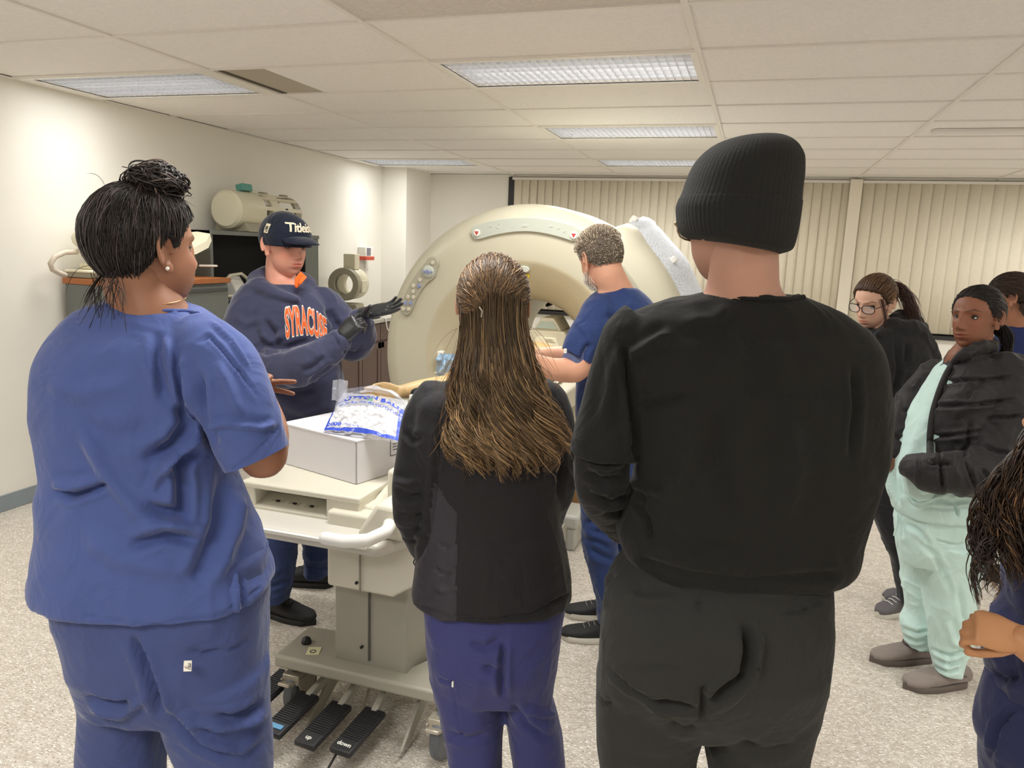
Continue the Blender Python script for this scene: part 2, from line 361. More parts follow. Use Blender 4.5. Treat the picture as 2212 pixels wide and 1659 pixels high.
prof = [(.355, 5.75), (.355, 4.72), (.358, 4.62), (.37, 4.53), (.40, 4.45), (.45, 4.38), (.52, 4.325), (.585, 4.298), (.598, 4.290), (.612, 4.2875)]
MB().lathe(prof, c, 'y', 96).build('bore_liner', m_mri2, mri, smooth=True)
prof = [(.612, 4.2875), (.63, 4.285), (.78, 4.283), (.81, 4.286), (.835, 4.294), (.88, 4.325), (.915, 4.36), (.935, 4.40), (.945, 4.45), (.945, 4.80), (.935, 4.83), (.90, 4.85)]
MB().lathe(prof, c, 'y', 128).build('front_cover', m_mri, mri, smooth=True)
prof = [(.90, 4.83), (.90, 5.75), (.86, 5.86), (.60, 5.9), (.40, 5.88), (.355, 5.75)]
MB().lathe(prof, c, 'y', 96).build('rear_body', m_mri, mri, smooth=True)
# raised side cover on the window side
def arc_solid(prof, a0, a1, n): 
    mb = MB(); an = np.linspace(a0, a1, n); rings = []
    for a in an: rings.append(np.array([(MX + r * math.cos(a), y, MZ + r * math.sin(a)) for r, y in prof]))
    return mb.loft(rings)
pr = [(.80, 4.292), (.88, 4.305), (.94, 4.33), (.975, 4.37), (.995, 4.43), (1.0, 4.50), (1.0, 4.58), (.88, 4.60), (.80, 4.5)]
mb = MB(); rings = []
for a in np.linspace(math.radians(60), math.radians(-62), 60):
    t = min(1, max(0, (math.radians(60) - a) / math.radians(4.5))); t = t * t * (3 - 2 * t); sc = lambda r: r if r < .86 else .86 + (r - .86) * (.5 + .5 * t + .22 * math.exp(-((a - math.radians(54)) / .09) ** 2))
    rings.append(np.array([(MX + sc(r) * math.cos(a), y, MZ + sc(r) * math.sin(a)) for r, y in pr]))
mb.loft(rings).build('side_cover', m_mri, mri, smooth='auto')
# floor plinth
MB().bb((MX - .55, 4.5, 0), (MX + .55, 5.7, .16)).build('plinth', m_mri, mri, bevel=.02)
# quilted pale pad tied round the shell behind the side cover
m_pad = mat('pale_blue_fleece', (214, 218, 226), .9, var=.05, vscale=25, bump=1, bscale=60, bdist=.01)
def panel_poly(zoomed, ox, oy, k, y=4.283):
    return [at_y(ox + a * k, oy + b * k, y) for a, b in zoomed]
def smooth_poly(P, it=2):
    P = [np.array(p) for p in P]
    for _ in range(it): P = [q for i in range(len(P)) for q in (P[i] * .75 + P[(i + 1) % len(P)] * .25, P[i] * .25 + P[(i + 1) % len(P)] * .75)]
    return P
def slab(name, P, y0, y1, material, parent, bevel=.003, mirror=False):
    pts = [(p[0], p[2]) for p in P]
    if mirror: pts = [(2 * MX - a, b) for a, b in pts][::-1]
    return MB().prism(pts, y0, y1).build(name, material, parent, bevel=bevel)
LP = [(1200, 140), (1290, 180), (1345, 260), (1345, 360), (1300, 450), (1285, 560), (1240, 640), (1090, 730), (1000, 850), (900, 1000), (800, 1200), (735, 1380), (690, 1450), (610, 1470), (520, 1430), (470, 1340), (490, 1250), (560, 1050), (650, 830), (780, 620), (900, 440), (1050, 260), (1110, 170)]
def disc(mb, p, r, y0, y1, n=20): mb.prism([(p[0] + r * math.cos(2 * math.pi * i / n), p[2] + r * math.sin(2 * math.pi * i / n)) for i in range(n)], y0, y1)
def tri(mb, p, r, y0, y1, s=1): mb.prism([(p[0] - .55 * r * s, p[2] + r), (p[0] + .8 * r * s, p[2] + .12 * r), (p[0] + .8 * r * s, p[2] - .12 * r), (p[0] - .55 * r * s, p[2] - r)][::s], y0, y1)
for mir in (False, True):
    P = smooth_poly(panel_poly(LP, 820, 540, 160 / 1659))
    pn = slab('button_panel', P, 4.268, 4.292, m_panel, mri, .004, mir)
    def mp(q):
        p = at_y(820 + q[0] * 160 / 1659, 540 + q[1] * 160 / 1659, 4.27)
        if mir: p[0] = 2 * MX - p[0]
        return p
    for q in [(1195, 285), (912, 668), (762, 800), (760, 930), (640, 1050), (762, 1058), (540, 1320), (658, 1325)]:
        b = MB(); disc(b, mp(q), .0125, 4.261, 4.27); b.build('button', m_btn, pn, bevel=.002)
    for q, s_ in [((890, 805), 1), ((585, 1185), -1), ((700, 1190), -1)]:
        b = MB(); tri(b, mp(q), .016, 4.261, 4.27, s_); b.build('arrow_button', m_blue, pn, bevel=.0015)
    b = MB(); p = mp((1095, 490)); b.ell((p[0], 4.268, p[2]), (.040, .014, .040)); b.build('control_dome', m_panel2, pn, smooth=True)
    for dx, s_ in ((-.026, -1), (-.009, -1), (.009, 1), (.026, 1)):
        b = MB(); tri(b, (p[0] + dx, 0, p[2]), .013 if abs(dx) < .02 else .010, 4.250 if abs(dx) < .02 else 4.253, 4.262, s_); b.build('arrow_button', m_blue, pn, bevel=.001)
TP = [(672, 225), (690, 200), (800, 168), (900, 152), (1030, 146), (1150, 155), (1270, 180), (1372, 215), (1392, 250), (1372, 290), (1325, 302), (1250, 275), (1130, 245), (1010, 234), (900, 245), (800, 265), (715, 292), (680, 272)]
P = smooth_poly(panel_poly(TP, 790, 420, 750 / 2212))
tp = slab('top_panel', P, 4.270, 4.292, m_panel2, mri, .003)
for q in ((710, 245), (1327, 260)):
    p = at_y(790 + q[0] * .339, 420 + q[1] * .339, 4.27)
    b = MB(); disc(b, p, .021, 4.262, 4.272, 28); st = b.build('stop_button', m_white, tp, bevel=.002)
    b = MB(); b.prism([(p[0] - .013, p[2] + .009), (p[0], p[2] - .014), (p[0] + .013, p[2] + .009)], 4.259, 4.263); b.build('stop_mark', m_red, tp)
for q in [(795, 205, 'a'), (845, 203, 'o'), (1012, 200, 'm'), (1180, 205, '~'), (1228, 215, 'x'), (1265, 235, 'r')]:
    p = at_y(790 + q[0] * .339, 420 + q[1] * .339, 4.268); b = MB()
    if q[2] == 'o': b.lathe([(.007, 0), (.010, 0), (.010, -.001)], p, 'y', 20)
    elif q[2] == 'm':
        for dx in (-.01, 0, .01): b.box((p[0] + dx, p[1], p[2] + .004), (.006, .001, .006))
        b.box((p[0], p[1], p[2] - .004), (.032, .001, .003))
    elif q[2] == 'a':
        b.box((p[0] - .005, p[1], p[2]), (.003, .001, .014), [[.9, 0, .43], [0, 1, 0], [-.43, 0, .9]]); b.box((p[0] + .005, p[1], p[2]), (.003, .001, .014), [[.9, 0, -.43], [0, 1, 0], [.43, 0, .9]]); b.box((p[0], p[1], p[2]), (.02, .001, .002))
    elif q[2] == '~': b.box(p, (.022, .001, .003)); b.box((p[0] - .004, p[1], p[2] + .004), (.01, .001, .003))
    else: b.box(p, (.003, .001, .014), [[.8, 0, .6], [0, 1, 0], [-.6, 0, .8]]); b.box(p, (.003, .001, .010), [[.8, 0, -.6], [0, 1, 0], [.6, 0, .8]])
    b.build('panel_mark', m_mark, tp)
# laser window and warning label above the bore, oxygen-mask style sensor on the flare
p = at_y(1132, 582, 4.295); b = MB(); b.prism(smooth_poly([np.array((p[0] + u, p[2] + v)) for u, v in [(-.036, -.018), (-.03, .02), (.03, .02), (.036, -.018)]], 2), 4.282, 4.31); b.build('laser_window', m_panel2, mri, bevel=.003)
p = at_y(1135, 596, 4.31); MB().box((p[0], 4.312, p[2]), (.044, .016, .016)).build('warning_label', m_yellow, mri)
MB().box((p[0] + .003, 4.303, p[2] + .001), (.030, .002, .002)).build('warning_print', m_ink, mri)
p = at_y(954, 768, 4.30); hs = MB().box((p[0], 4.295, p[2]), (.040, .05, .062)).build('hose_holder', m_white, mri, bevel=.010, seg=4)
MB().box((p[0] + .008, 4.268, p[2] + .006), (.012, .006, .026)).build('holder_slot', m_panel, hs, bevel=.002)
p = at_y(955, 800, 4.27); MB().box((p[0] + .02, 4.25, p[2] - .012), (.10, .08, .012)).build('ledge', m_mri, mri, bevel=.004)
p = at_y(1190, 655, 5.6); MB().ell((p[0], 5.6, p[2]), (.05, .02, .018), [[.86, 0, -.5], [0, 1, 0], [.5, 0, .86]]).build('bore_grip', m_black, mri, smooth=True)
# the pad
pad = thing('padded_cover', 'pale blue-white fleecy pad tied round the scanner behind its rim', 'pad', (MX + .8, 5.1, 1.2))
mb = MB(); rings = []
for i, a in enumerate(np.linspace(math.radians(57), math.radians(2), 44)):
    bump_ = .004 * math.sin(i * .5) + (.012 if i < 3 else 0)
    rings.append(np.array([(MX + r * math.cos(a), y, MZ + r * math.sin(a)) for r, y in [(.95, 4.62), (1.0 + bump_ * .4, 4.62), (1.035 + bump_, 4.70), (1.075 + bump_, 4.95), (1.08 + bump_, 5.2), (1.06, 5.28), (.915, 5.3), (.915, 4.9)]]))
mb.loft(rings).build('pad', m_pad, pad, smooth='auto')
for a in (57, 38, 22):
    a = math.radians(a); mb = MB(); q = np.array([MX + 1.045 * math.cos(a), 4.72, MZ + 1.045 * math.sin(a)]); tdir = np.array([-math.sin(a), 0, math.cos(a)]); rdir = np.array([math.cos(a), 0, math.sin(a)])
    mb.box(q, (.05, .05, .04), np.stack([rdir, [0, 1, 0], tdir], 1)); mb.build('strap', m_white, pad, bevel=.008)

# ---------------------------------------------------------------- detachable patient table
m_tab = mat('table_cream', (212, 207, 190), .38); m_tabg = mat('column_grey', (160, 157, 144), .35, var=.02); m_tray = mat('tray_satin', (206, 202, 192), .32)
m_base_ = mat('base_grey', (168, 164, 150), .35); m_rub = mat('pedal_rubber', (34, 34, 36), .5); m_dgrey = mat('wheel_grey', (96, 100, 104), .45); m_brush = mat('caster_metal', (190, 182, 166), .35, metal=.5)
TC = -1.20
tb = thing('patient_table', 'wheeled cream scanner table on a grey lifting column with foot pedals', 'table', (TC, 3.0, 0))
CC = -1.12
MB().bb((CC - .135, 2.09, .20), (CC + .135, 2.56, .60)).build('column', m_tabg, tb, bevel=.006)
MB().bb((CC - .006, 2.084, .255), (CC, 2.092, .60)).build('column_seam', mat('seam_dark', (86, 84, 78), .6), tb)
for z in (.30, .56, ): MB().tube([(CC - .03, 2.09, z), (CC - .03, 2.080, z)], .005, 10, False).build('bolt', m_black, tb)
up_ = MB(); pts = [(-.03, .545), (.205, .545), (.285, .60), (.285, .80), (-.03, .80)]
up_.prism([(TC + a, b) for a, b in pts], 2.0, 2.75); up_.build('column_cover', m_tab, tb, bevel=.01, seg=3)
MB().bb((CC + .01, 1.993, .55), (CC + .014, 2.002, .74)).build('cover_seam', mat('seam_cream', (150, 146, 130), .6), tb)
MB().tube([(CC, 2.0, .575), (CC, 1.993, .575)], .005, 10, False).build('bolt', m_black, tb)
# second column towards the scanner
MB().bb((TC - .15, 3.35, .2), (TC + .15, 3.75, .72)).build('rear_column', m_tabg, tb, bevel=.006)
# base frame
bs = MB(); o = [(-.26, 2.03), (.42, 2.03), (.42, 2.26), (.27, 2.26), (.20, 2.12), (-.06, 2.12), (-.08, 2.17), (-.09, 2.27), (-.26, 2.25)]
bs.prism([(TC + a, b) for a, b in o], -.235, -.19, (np.zeros(3), np.array([1., 0, 0]), np.array([0, 1., 0]), np.array([0, 0, -1.])))
bs.build('base_crossbar', m_base_, tb, bevel=.010, seg=3)
MB().bb((CC - .13, 2.12, .14), (CC + .13, 4.0, .20)).build('base_beam', m_base_, tb, bevel=.01)
MB().tube([(TC - .20, 2.14, .236), (TC - .20, 2.14, .242)], .018, 18, True).build('base_knob', m_black, tb, smooth=True)
for dx in (-.145, .36):
    s = MB().box((TC + dx, 2.10 if dx < 0 else 2.09, .2365), (.045, .05, .002), [[.94, -.34, 0], [.34, .94, 0], [0, 0, 1]]).build('warning_sticker', mat('sticker_cream', (226, 222, 180), .5), tb)
    k = MB(); k.lathe([(.008, 0), (.011, 0), (.011, .001), (.008, .001)], (TC + dx, 2.095, .2375), 'z', 16); k.build('sticker_print', m_ink, tb)
for sx, yy in ((-.20, 2.10), (.37, 2.05), (-.30, 3.85), (.30, 3.85)):
    cs = MB(); x = TC + sx; cs.tube([(x, yy + .05, .19), (x, yy + .05, .16)], .025, 14, False); cs.bb((x - .032, yy - .06, .13), (x + .032, yy + .07, .165)); 
    for s_ in (-1, 1): cs.prism([(yy - .07, .15), (yy + .06, .15), (yy + .02, .06), (yy - .02, .06)], -.004, .004, (np.array([x + .032 * s_, 0, 0]), np.array([0, 1., 0]), np.array([0, 0, 1.]), np.array([1., 0, 0])))
    cs.box((x, yy - .085, .145), (.045, .04, .012), [[1, 0, 0], [0, .9, .4], [0, -.4, .9]])
    cst = cs.build('caster_fork', m_brush if yy < 3 else m_base_, tb, bevel=.003)
    MB().lathe([(.045, -.02), (.072, -.021), (.083, -.015), (.087, 0), (.083, .015), (.072, .021), (.045, .02)], (x, yy, .088), 'x', 32).build('tyre', m_dgrey, cst, smooth='auto')
    MB().lathe([(0, -.012), (.03, -.018), (.05, -.015), (.05, .015), (.03, .018), (0, .012)], (x, yy, .088), 'x', 24).build('wheel_hub', m_base_, cst, smooth='auto')
# pedals
for k, (x0, yA, lab) in enumerate([(-.27, 2.02, None), (-.125, 1.93, 'blue'), (.005, 1.92, 'up'), (.125, 1.93, 'down')]):
    rot = np.array([[math.cos(.10), math.sin(.10), 0], [-math.sin(.10), math.cos(.10), 0], [0, 0, 1]])
    tilt = np.array([[1, 0, 0], [0, math.cos(.12), -math.sin(.12)], [0, math.sin(.12), math.cos(.12)]]); RR = rot @ tilt
    P0 = np.array([TC + x0, yA, .105])
    pd = MB(); pd.box(P0, (.078, .205, .022), RR); pdl = pd.build('pedal', m_rub, tb, bevel=.007, seg=2)
    rb = MB()
    for q in np.linspace(-.045, .092, 16): rb.box(P0 + RR @ np.array([0, q, .012]), (.070, .0035, .003), RR)
    rb.build('grip_ribs', m_rub, pdl)
    a = P0 + RR @ np.array([0, .09, 0]); b_ = np.array([TC + x0 * .8 + .02, 2.22, .175]); d = b_ - a; L_ = np.linalg.norm(d); d /= L_; sx = np.cross(d, [0, 0, 1]); sx /= np.linalg.norm(sx)
    MB().box((a + b_) / 2, (.022, L_, .028), np.stack([sx, d, np.cross(sx, d)], 1)).build('pedal_arm', m_base_, pdl, bevel=.003)
    if lab == 'blue': MB().box(P0 + RR @ np.array([0, -.072, .0125]), (.055, .018, .002), RR).build('pedal_label', mat('label_blue', (96, 160, 205), .4), pdl)
    elif lab: text_part('pedal_lettering', lab, .022, P0 + RR @ np.array([0, -.074, .0125]), RR @ np.array([1, 0, 0]), RR @ np.array([0, 1, 0]), m_white, pdl, .0006, .0006)
for x0 in (-.1, .25): MB().prism([(2.2, .19), (2.4, .19), (2.05, .03), (1.98, .03)], -.006, .006, (np.array([TC + x0, 0, 0]), np.array([0, 1., 0]), np.array([0, 0, 1.]), np.array([1., 0, 0]))).build('pedal_bracket', m_base_, tb, bevel=.002)
cb_ = MB(); cb_.tube([(TC + .0, 2.05, .05), (TC - .08, 2.2, .03), (TC - .2, 2.3, .05)], .006, 8); cb_.tube([(TC + .1, 2.02, .04), (TC + .02, 2.15, .02), (TC - .02, 2.3, .06)], .006, 8); cb_.build('cable', m_brush, tb, smooth=True)
MB().tube([(TC + .10, 1.86, .09), (TC + .085, 1.80, .04), (TC + .07, 1.74, .004)], .004, 8).build('cable', m_black, tb, smooth=True)
# tray ledge with the push handle
tr = MB(); tr.prism([(TC - .38, 0), (TC + .20, 0), (TC + .28, .14), (TC + .28, .30), (TC - .38, .30)], 0, .04, (np.array([0, 1.90, .715]), np.array([1., 0, 0]), np.array([0, 1., 0]), np.array([0, 0, 1.])))
tr.build('tray', m_tray, tb, bevel=.012, seg=3)
MB().bb((TC - .38, 1.892, .738), (TC + .17, 1.902, .752)).build('tray_lip', m_white, tb, bevel=.003)
hp = [at_y(703, 1163, 1.80), at_y(745, 1170, 1.80), at_y(795, 1167, 1.80), at_y(832, 1150, 1.84), at_y(842, 1137, 1.93), at_y(838, 1120, 2.02)]
MB().tube(hp, .019, 14).build('handle', m_white, tb, smooth=True)
hb = MB(); hb.prism([(TC + .10, .755), (TC + .285, .755), (TC + .285, .86), (TC + .17, .865)], 1.95, 2.25); hb.build('handle_mount', m_tab, tb, bevel=.015, seg=3)
# foot housing: frame round a recess, with three touch keys
hx0, hx1, hz0, hz1 = TC - .37, TC + .07, .745, .842; fy = 2.03
fh = MB(); fh.bb((hx0, fy, hz0), (hx0 + .05, 2.36, hz1)); fh.bb((hx1 - .12, fy, hz0), (hx1, 2.46, hz1)); fh.bb((hx0 - .003, fy - .004, hz1 - .018), (hx1 + .003, 2.38, hz1 + .003)); fh.bb((hx0, fy, hz0), (hx1, 2.36, hz0 + .022)); fh.bb((hx0 + .01, fy + .10, hz0 + .004), (hx1 - .01, 2.36, hz1 - .005))
fho = fh.build('foot_housing', m_tab, tb, bevel=.006)
kp = MB(); kp.add([(hx0 + .05, fy + .004, hz0 + .022), (hx1 - .12, fy + .004, hz0 + .022), (hx1 - .12, fy + .08, hz0 + .045), (hx0 + .05, fy + .08, hz0 + .045)], [(0, 1, 2, 3)]); kp.build('key_panel', m_tab, fho, fix=False)
for k in range(3):
    x = hx0 + .115 + k * .065; z = hz0 + .034
    MB().box((x, fy + .035, z), (.012, .010, .004)).build('touch_key', m_ink, fho)
    MB().lathe([(.024, 0), (.026, 0), (.026, .001), (.024, .001)], (x, fy + .038, z), 'z', 4, a0=.785, a1=.785 + 2 * math.pi).build('key_outline', m_panel, fho)
sb = MB(); sb.prism([(2.04, .76), (2.30, .76), (2.62, .84), (2.62, .93), (2.52, .93), (2.04, .785)], -.0, .045, (np.array([hx1, 0, 0]), np.array([0, 1., 0]), np.array([0, 0, 1.]), np.array([1., 0, 0]))); sb.build('side_strut', m_tab, tb, bevel=.005)
MB().bb((hx1 - .1, 2.06, .76), (TC + .26, 2.5, .81)).build('table_deck', m_tab, tb, bevel=.01)
MB().bb((TC - .27, 2.44, .79), (TC + .28, 4.22, .90)).build('table_body', m_tab, tb, bevel=.03, seg=4)
MB().prism([(TC + .12, .78), (TC + .30, .78), (TC + .30, .90), (TC + .24, .92), (TC + .12, .92)], 2.12, 4.22).build('side_rail', m_tab, tb, bevel=.012, seg=3)
cr_ = MB(); cr_.prism([(TC - .24, .94), (TC - .20, .905), (TC + .20, .905), (TC + .24, .94), (TC + .22, .94), (TC + .18, .92), (TC - .18, .92), (TC - .22, .94)], 2.66, 5.3); cr_.build('cradle', m_tab, tb, smooth='auto')
MB().bb((TC - .19, 2.70, .918), (TC + .19, 4.5, .95)).build('mattress', mat('mattress_grey', (70, 72, 80), .6), tb, bevel=.012, seg=3)
MB().box((at_y(808, 1120, 2.05)), (.014, .006, .018)).build('label', m_yellow, tb)

# white carton on the foot end with a bag of cotton balls
m_card = mat('white_card', (222, 219, 222), .7, var=.01); m_cardi = mat('white_card_inner', (232, 229, 232), .7)
bc = np.array([-1.205, 2.145]); th = math.radians(163); u = np.array([math.cos(th), math.sin(th)]); v = np.array([math.sin(th) , -math.cos(th)]); v = np.array([-u[1], u[0]]); v = v if v[1] > 0 else -v
zb, zt = .847, .992
bx = thing('carton', 'open white cardboard carton sitting on the foot end of the scanner table', 'box', (bc[0], bc[1], zb))
Lb, Wb, T = .38, .30, .004
bb_ = MB()
def q3(a, b_, z): p = bc + u * a + v * b_; return (p[0], p[1], z)
def plate(mb, a0, b0, a1, b1, z0, z1):
    V = [q3(a0, b0, z0), q3(a1, b0, z0), q3(a1, b1, z0), q3(a0, b1, z0), q3(a0, b0, z1), q3(a1, b0, z1), q3(a1, b1, z1), q3(a0, b1, z1)]
    mb.add(V, [(0, 1, 2, 3), (4, 5, 6, 7), (0, 1, 5, 4), (1, 2, 6, 5), (2, 3, 7, 6), (3, 0, 4, 7)])
for nm, ar in (('front_panel', (0, 0, Lb, T)), ('side_panel', (0, 0, T, Wb)), ('side_panel', (Lb - T, 0, Lb, Wb)), ('back_panel', (0, Wb - T, Lb, Wb))):
    m_ = MB(); plate(m_, ar[0], ar[1], ar[2], ar[3], zb, zt); m_.build(nm, m_card, bx)
m_ = MB(); plate(m_, T, T, Lb - T, Wb - T, zb + .001, zb + .005); m_.build('base_panel', m_card, bx)
m_ = MB(); plate(m_, -.002, -.002, Lb, Wb * .99, zt, zt + .004); m_.build('lid_flap', m_cardi, bx)
p = np.array(q3(-.001, .16, .94)); V = np.array([v[0], v[1], 0]); k = MB()
for (a0, a1, z0, z1) in ((0, .10, 0, .002), (0, .10, .075, .077), (0, .002, 0, .077), (.10, .102, 0, .077), (.012, .03, .058, .07), (.035, .045, .058, .066), (.012, .07, .04, .042), (.012, .08, .03, .032), (.012, .06, .02, .022)):
    k.box(p + V * ((a0 + a1) / 2) + UP * (z0 + z1) / 2 - UP * .03, (a1 - a0, .001, z1 - z0), np.stack([V, [-V[1], V[0], 0], UP], 1))
k.build('printed_label', m_ink, bx)
# bag of cotton balls: thin clear film over white balls, blue print
def grid_patch(fn, nu, nv):
    U_, V_ = np.meshgrid(np.linspace(0, 1, nu), np.linspace(0, 1, nv), indexing='ij'); P = fn(U_.ravel(), V_.ravel())
    return P, [(i * nv + j, (i + 1) * nv + j, (i + 1) * nv + j + 1, i * nv + j + 1) for i in range(nu - 1) for j in range(nv - 1)]
m_film = mat('clear_film', (235, 238, 245), .12, alpha=.30, spec=.9); m_cotton = mat('cotton_white', (238, 236, 234), .95, bump=.6, bscale=90, bdist=.004)
m_bluep = mat('bag_print_blue', (52, 80, 196), .4); m_greenp = mat('bag_print_green', (52, 170, 110), .4)
bag = thing('cotton_ball_bag', 'clear plastic bag of white cotton balls with blue print, on the carton', 'bag', (-1.28, 2.30, zt + .004))
# frame of the bag face: bottom edge runs along the carton rim, top leans back
B0 = at_y(697, 940, 2.19); B1 = at_y(868, 957, 2.17); B0[2] = B1[2] = zt + .008
TL_, TR_ = at_y(742, 848, 2.42), at_y(880, 870, 2.40)
FU = (B1 - B0); FV = ((TL_ + TR_) / 2 - (B0 + B1) / 2); FN = np.cross(FU, FV); FN /= np.linalg.norm(FN)
if FN[1] > 0: FN = -FN
def bagpt(a, b, side=1):
    s = np.sin(np.pi * np.clip(a, 0, 1)) ** .6 * np.sin(np.pi * np.clip(b * .93 + .05, 0, 1)) ** .55
    wid = 1 - .12 * b
    P = B0 + (FU[None] * (((a - .5) * wid + .5)[:, None])) + FV[None] * b[:, None]
    q = np.stack([a * 9, b * 9, side * np.ones_like(a) * 3], 1); cr2 = np.abs(vnoise(q, 3)) * .010 + np.abs(vnoise(q * 2.3, 4)) * .004
    return P + FN[None] * ((.034 * s * (1 if side > 0 else -.7)) + (.012 - cr2) * np.minimum(1, s * 2) * side)[:, None]
mb = MB()
for sd in (1, -1):
    P, F_ = grid_patch(lambda a, b: bagpt(a, b * 1.04, sd), 60, 60); P[:, 2] = np.maximum(P[:, 2], zt + .005); mb.add(P, F_)
o = mb.build('film', m_film, bag, smooth=True, fix=False)
# loose top of the bag: upright crumpled film behind
mb = MB()
def topf(a, b):
    ang = np.pi * (a * 1.0); r = .115 * (1 - .35 * b ** 2); base = B0 + FU * .52 + FV * .72
    P = base + (RH[None] * (np.cos(ang) * r * 1.05)[:, None]) + UP[None] * ((np.sin(ang) ** .8) * .085 * (.55 + .45 * (1 - b)) )[:, None] + NH[None] * ((b - .3) * .10)[:, None]
    q = np.stack([a * 8, b * 6, a * 0], 1); P = P + UP * ((vnoise(q, 7) * .010))[:, None] + RH * (vnoise(q + 20, 8) * .010)[:, None]
    return P
P, F_ = grid_patch(topf, 50, 16); mb.add(P, F_)
def tabf(a, b):
    base = B0 + FU * .16 + FV * .80; P = base + RH[None] * ((a - .5) * .055 - .03)[:, None] + UP[None] * (b * .075)[:, None] + NH * (np.sin(a * 9) * .008 + b * .02)[:, None]
    return P + UP * (vnoise(np.stack([a * 6, b * 6, a * 0], 1), 9) * .006)[:, None]
P, F_ = grid_patch(tabf, 14, 14); mb.add(P, F_)
mb.build('film_top', m_film, bag, smooth=True, fix=False)
rng = random.Random(3); mb = MB()
for i in range(150):
    a, b = rng.uniform(.06, .94), rng.uniform(.05, .62)
    s = math.sin(math.pi * a) ** .6 * math.sin(math.pi * (b * .93 + .05)) ** .55
    P = bagpt(np.array([a]), np.array([b]), 1)[0] - FN * (.012 + rng.uniform(0, .018)); P[2] = max(P[2], zt + .016)
    r = rng.uniform(.009, .013); mb.ell(P, (r, r, r * .85), n=10, m=7)
tag(mb.build('cotton_balls', m_cotton, bag, smooth=True), kind='stuff')
def onbag(name, pts2, width, material):      # ribbon of print lying on the film
    V = []; F_ = []
    for i, (a, b) in enumerate(pts2):
        for wgt in (-.5, .5): V.append((a, b + wgt * width) if abs(pts2[-1][0] - pts2[0][0]) > abs(pts2[-1][1] - pts2[0][1]) else (a + wgt * width, b))
    V = np.array(V, float); P = bagpt(V[:, 0], V[:, 1], 1) + FN * .0012; P[:, 2] = np.maximum(P[:, 2], zt + .007)
    F_ = [(2 * i, 2 * i + 1, 2 * i + 3, 2 * i + 2) for i in range(len(pts2) - 1)]
    return MB().add(P, F_).build(name, material, bag, fix=False)
onbag('print_border', [(t, .03) for t in np.linspace(.02, .98, 40)], .05, m_bluep)
onbag('print_border', [(.955, t) for t in np.linspace(.03, .72, 30)], .045, m_bluep)
onbag('print_border', [(.03, t) for t in np.linspace(.03, .45, 30)], .03, m_bluep)
def bagtext(txt, a0, b0, size, arc=0, material=m_bluep, bold=.0):
    cu_ = bpy.data.curves.new('t', 'FONT'); cu_.body = txt; cu_.size = size; cu_.offset = bold; cu_.resolution_u = 2; cu_.align_x = 'CENTER'
    t = bpy.data.objects.new('t', cu_); COL.objects.link(t); dg = bpy.context.evaluated_depsgraph_get(); me = bpy.data.meshes.new_from_object(t.evaluated_get(dg)); bpy.data.objects.remove(t)
    bm = bmesh.new(); bm.from_mesh(me); bmesh.ops.triangulate(bm, faces=bm.faces); bm.to_mesh(me); bm.free()
    co = np.array([v_.co for v_ in me.vertices]); a = a0 + co[:, 0]; b = b0 + co[:, 1] + arc * (co[:, 0] ** 2)
    P = bagpt(a, b, 1) + FN * .0014; P[:, 2] = np.maximum(P[:, 2], zt + .007); me.vertices.foreach_set('co', P.ravel()); me.materials.clear(); me.materials.append(material); me.update()
    finish('bag_lettering', me, bag)
bagtext('COTTON BALLS', .52, .74, .135, -.6, bold=.006); bagtext('BOLAS DE ALGODON', .52, .58, .085, -.5); bagtext('2000', .13, .09, .10, 0, bold=.004); bagtext('cotton balls', .36, .09, .045)
onbag('print_patch', [(t, .70 - .6 * (t - .52) ** 2) for t in np.linspace(.48, .56, 8)], .03, m_greenp)

# ---------------------------------------------------------------- cabinets along the left wall
m_cab = mat('steel_grey', (112, 116, 112), .45, var=.02, bump=.1, bscale=300); m_cabd = mat('steel_grey_dark', (74, 77, 75), .5); m_wood = mat('wood_edge', (172, 104, 56), .45, var=.08, vscale=20, stretch=(1, 1, 8))
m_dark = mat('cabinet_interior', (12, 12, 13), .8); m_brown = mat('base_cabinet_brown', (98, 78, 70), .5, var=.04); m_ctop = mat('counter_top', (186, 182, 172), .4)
fc = thing('file_cabinet', 'grey steel file cabinet with wood-edged top near the left wall', 'cabinet', (-3.85, 4.08, 0))
X0, X1, Y0, Y1, ZT = -4.06, -3.58, 3.62, 4.55, 1.36
MB().bb((X0, Y0, 0), (X1 - .02, Y1, ZT - .035)).build('body', m_cab, fc, bevel=.004)
MB().bb((X0 - .01, Y0 - .01, ZT - .035), (X1 + .01, Y1 + .005, ZT)).build('top', m_wood, fc, bevel=.003)
for k in range(4):
    z0 = .06 + k * .315; d = MB().bb((X1 - .02, Y0 + .012, z0), (X1, Y1 - .012, z0 + .30)).build('drawer', m_cab, fc, bevel=.004)
    MB().bb((X1 - .002, Y0 + .03, z0 + .262), (X1 + .012, Y1 - .03, z0 + .288)).build('handle', m_cabd, d, bevel=.003)
tc_ = thing('storage_cabinet', 'tall grey cabinet with an open black interior behind the capped instructor', 'cabinet', (-3.85, 5.15, 0))
Y0, Y1, ZT = 4.57, 5.99, 1.69; X1 = -3.75
MB().bb((X0, Y0, 0), (X1, Y0 + .03, ZT)).build('side_panel', m_cab, tc_, bevel=.002); MB().bb((X0, Y1 - .2, 0), (X1, Y1, ZT)).build('side_panel', m_cab, tc_, bevel=.002)
MB().bb((X0, Y0, ZT - .03), (X1 + .01, Y1, ZT)).build('top', m_cab, tc_, bevel=.002); MB().bb((X0, Y0 + .03, .04), (X0 + .01, Y1 - .03, ZT - .03)).build('back_panel', m_dark, tc_)
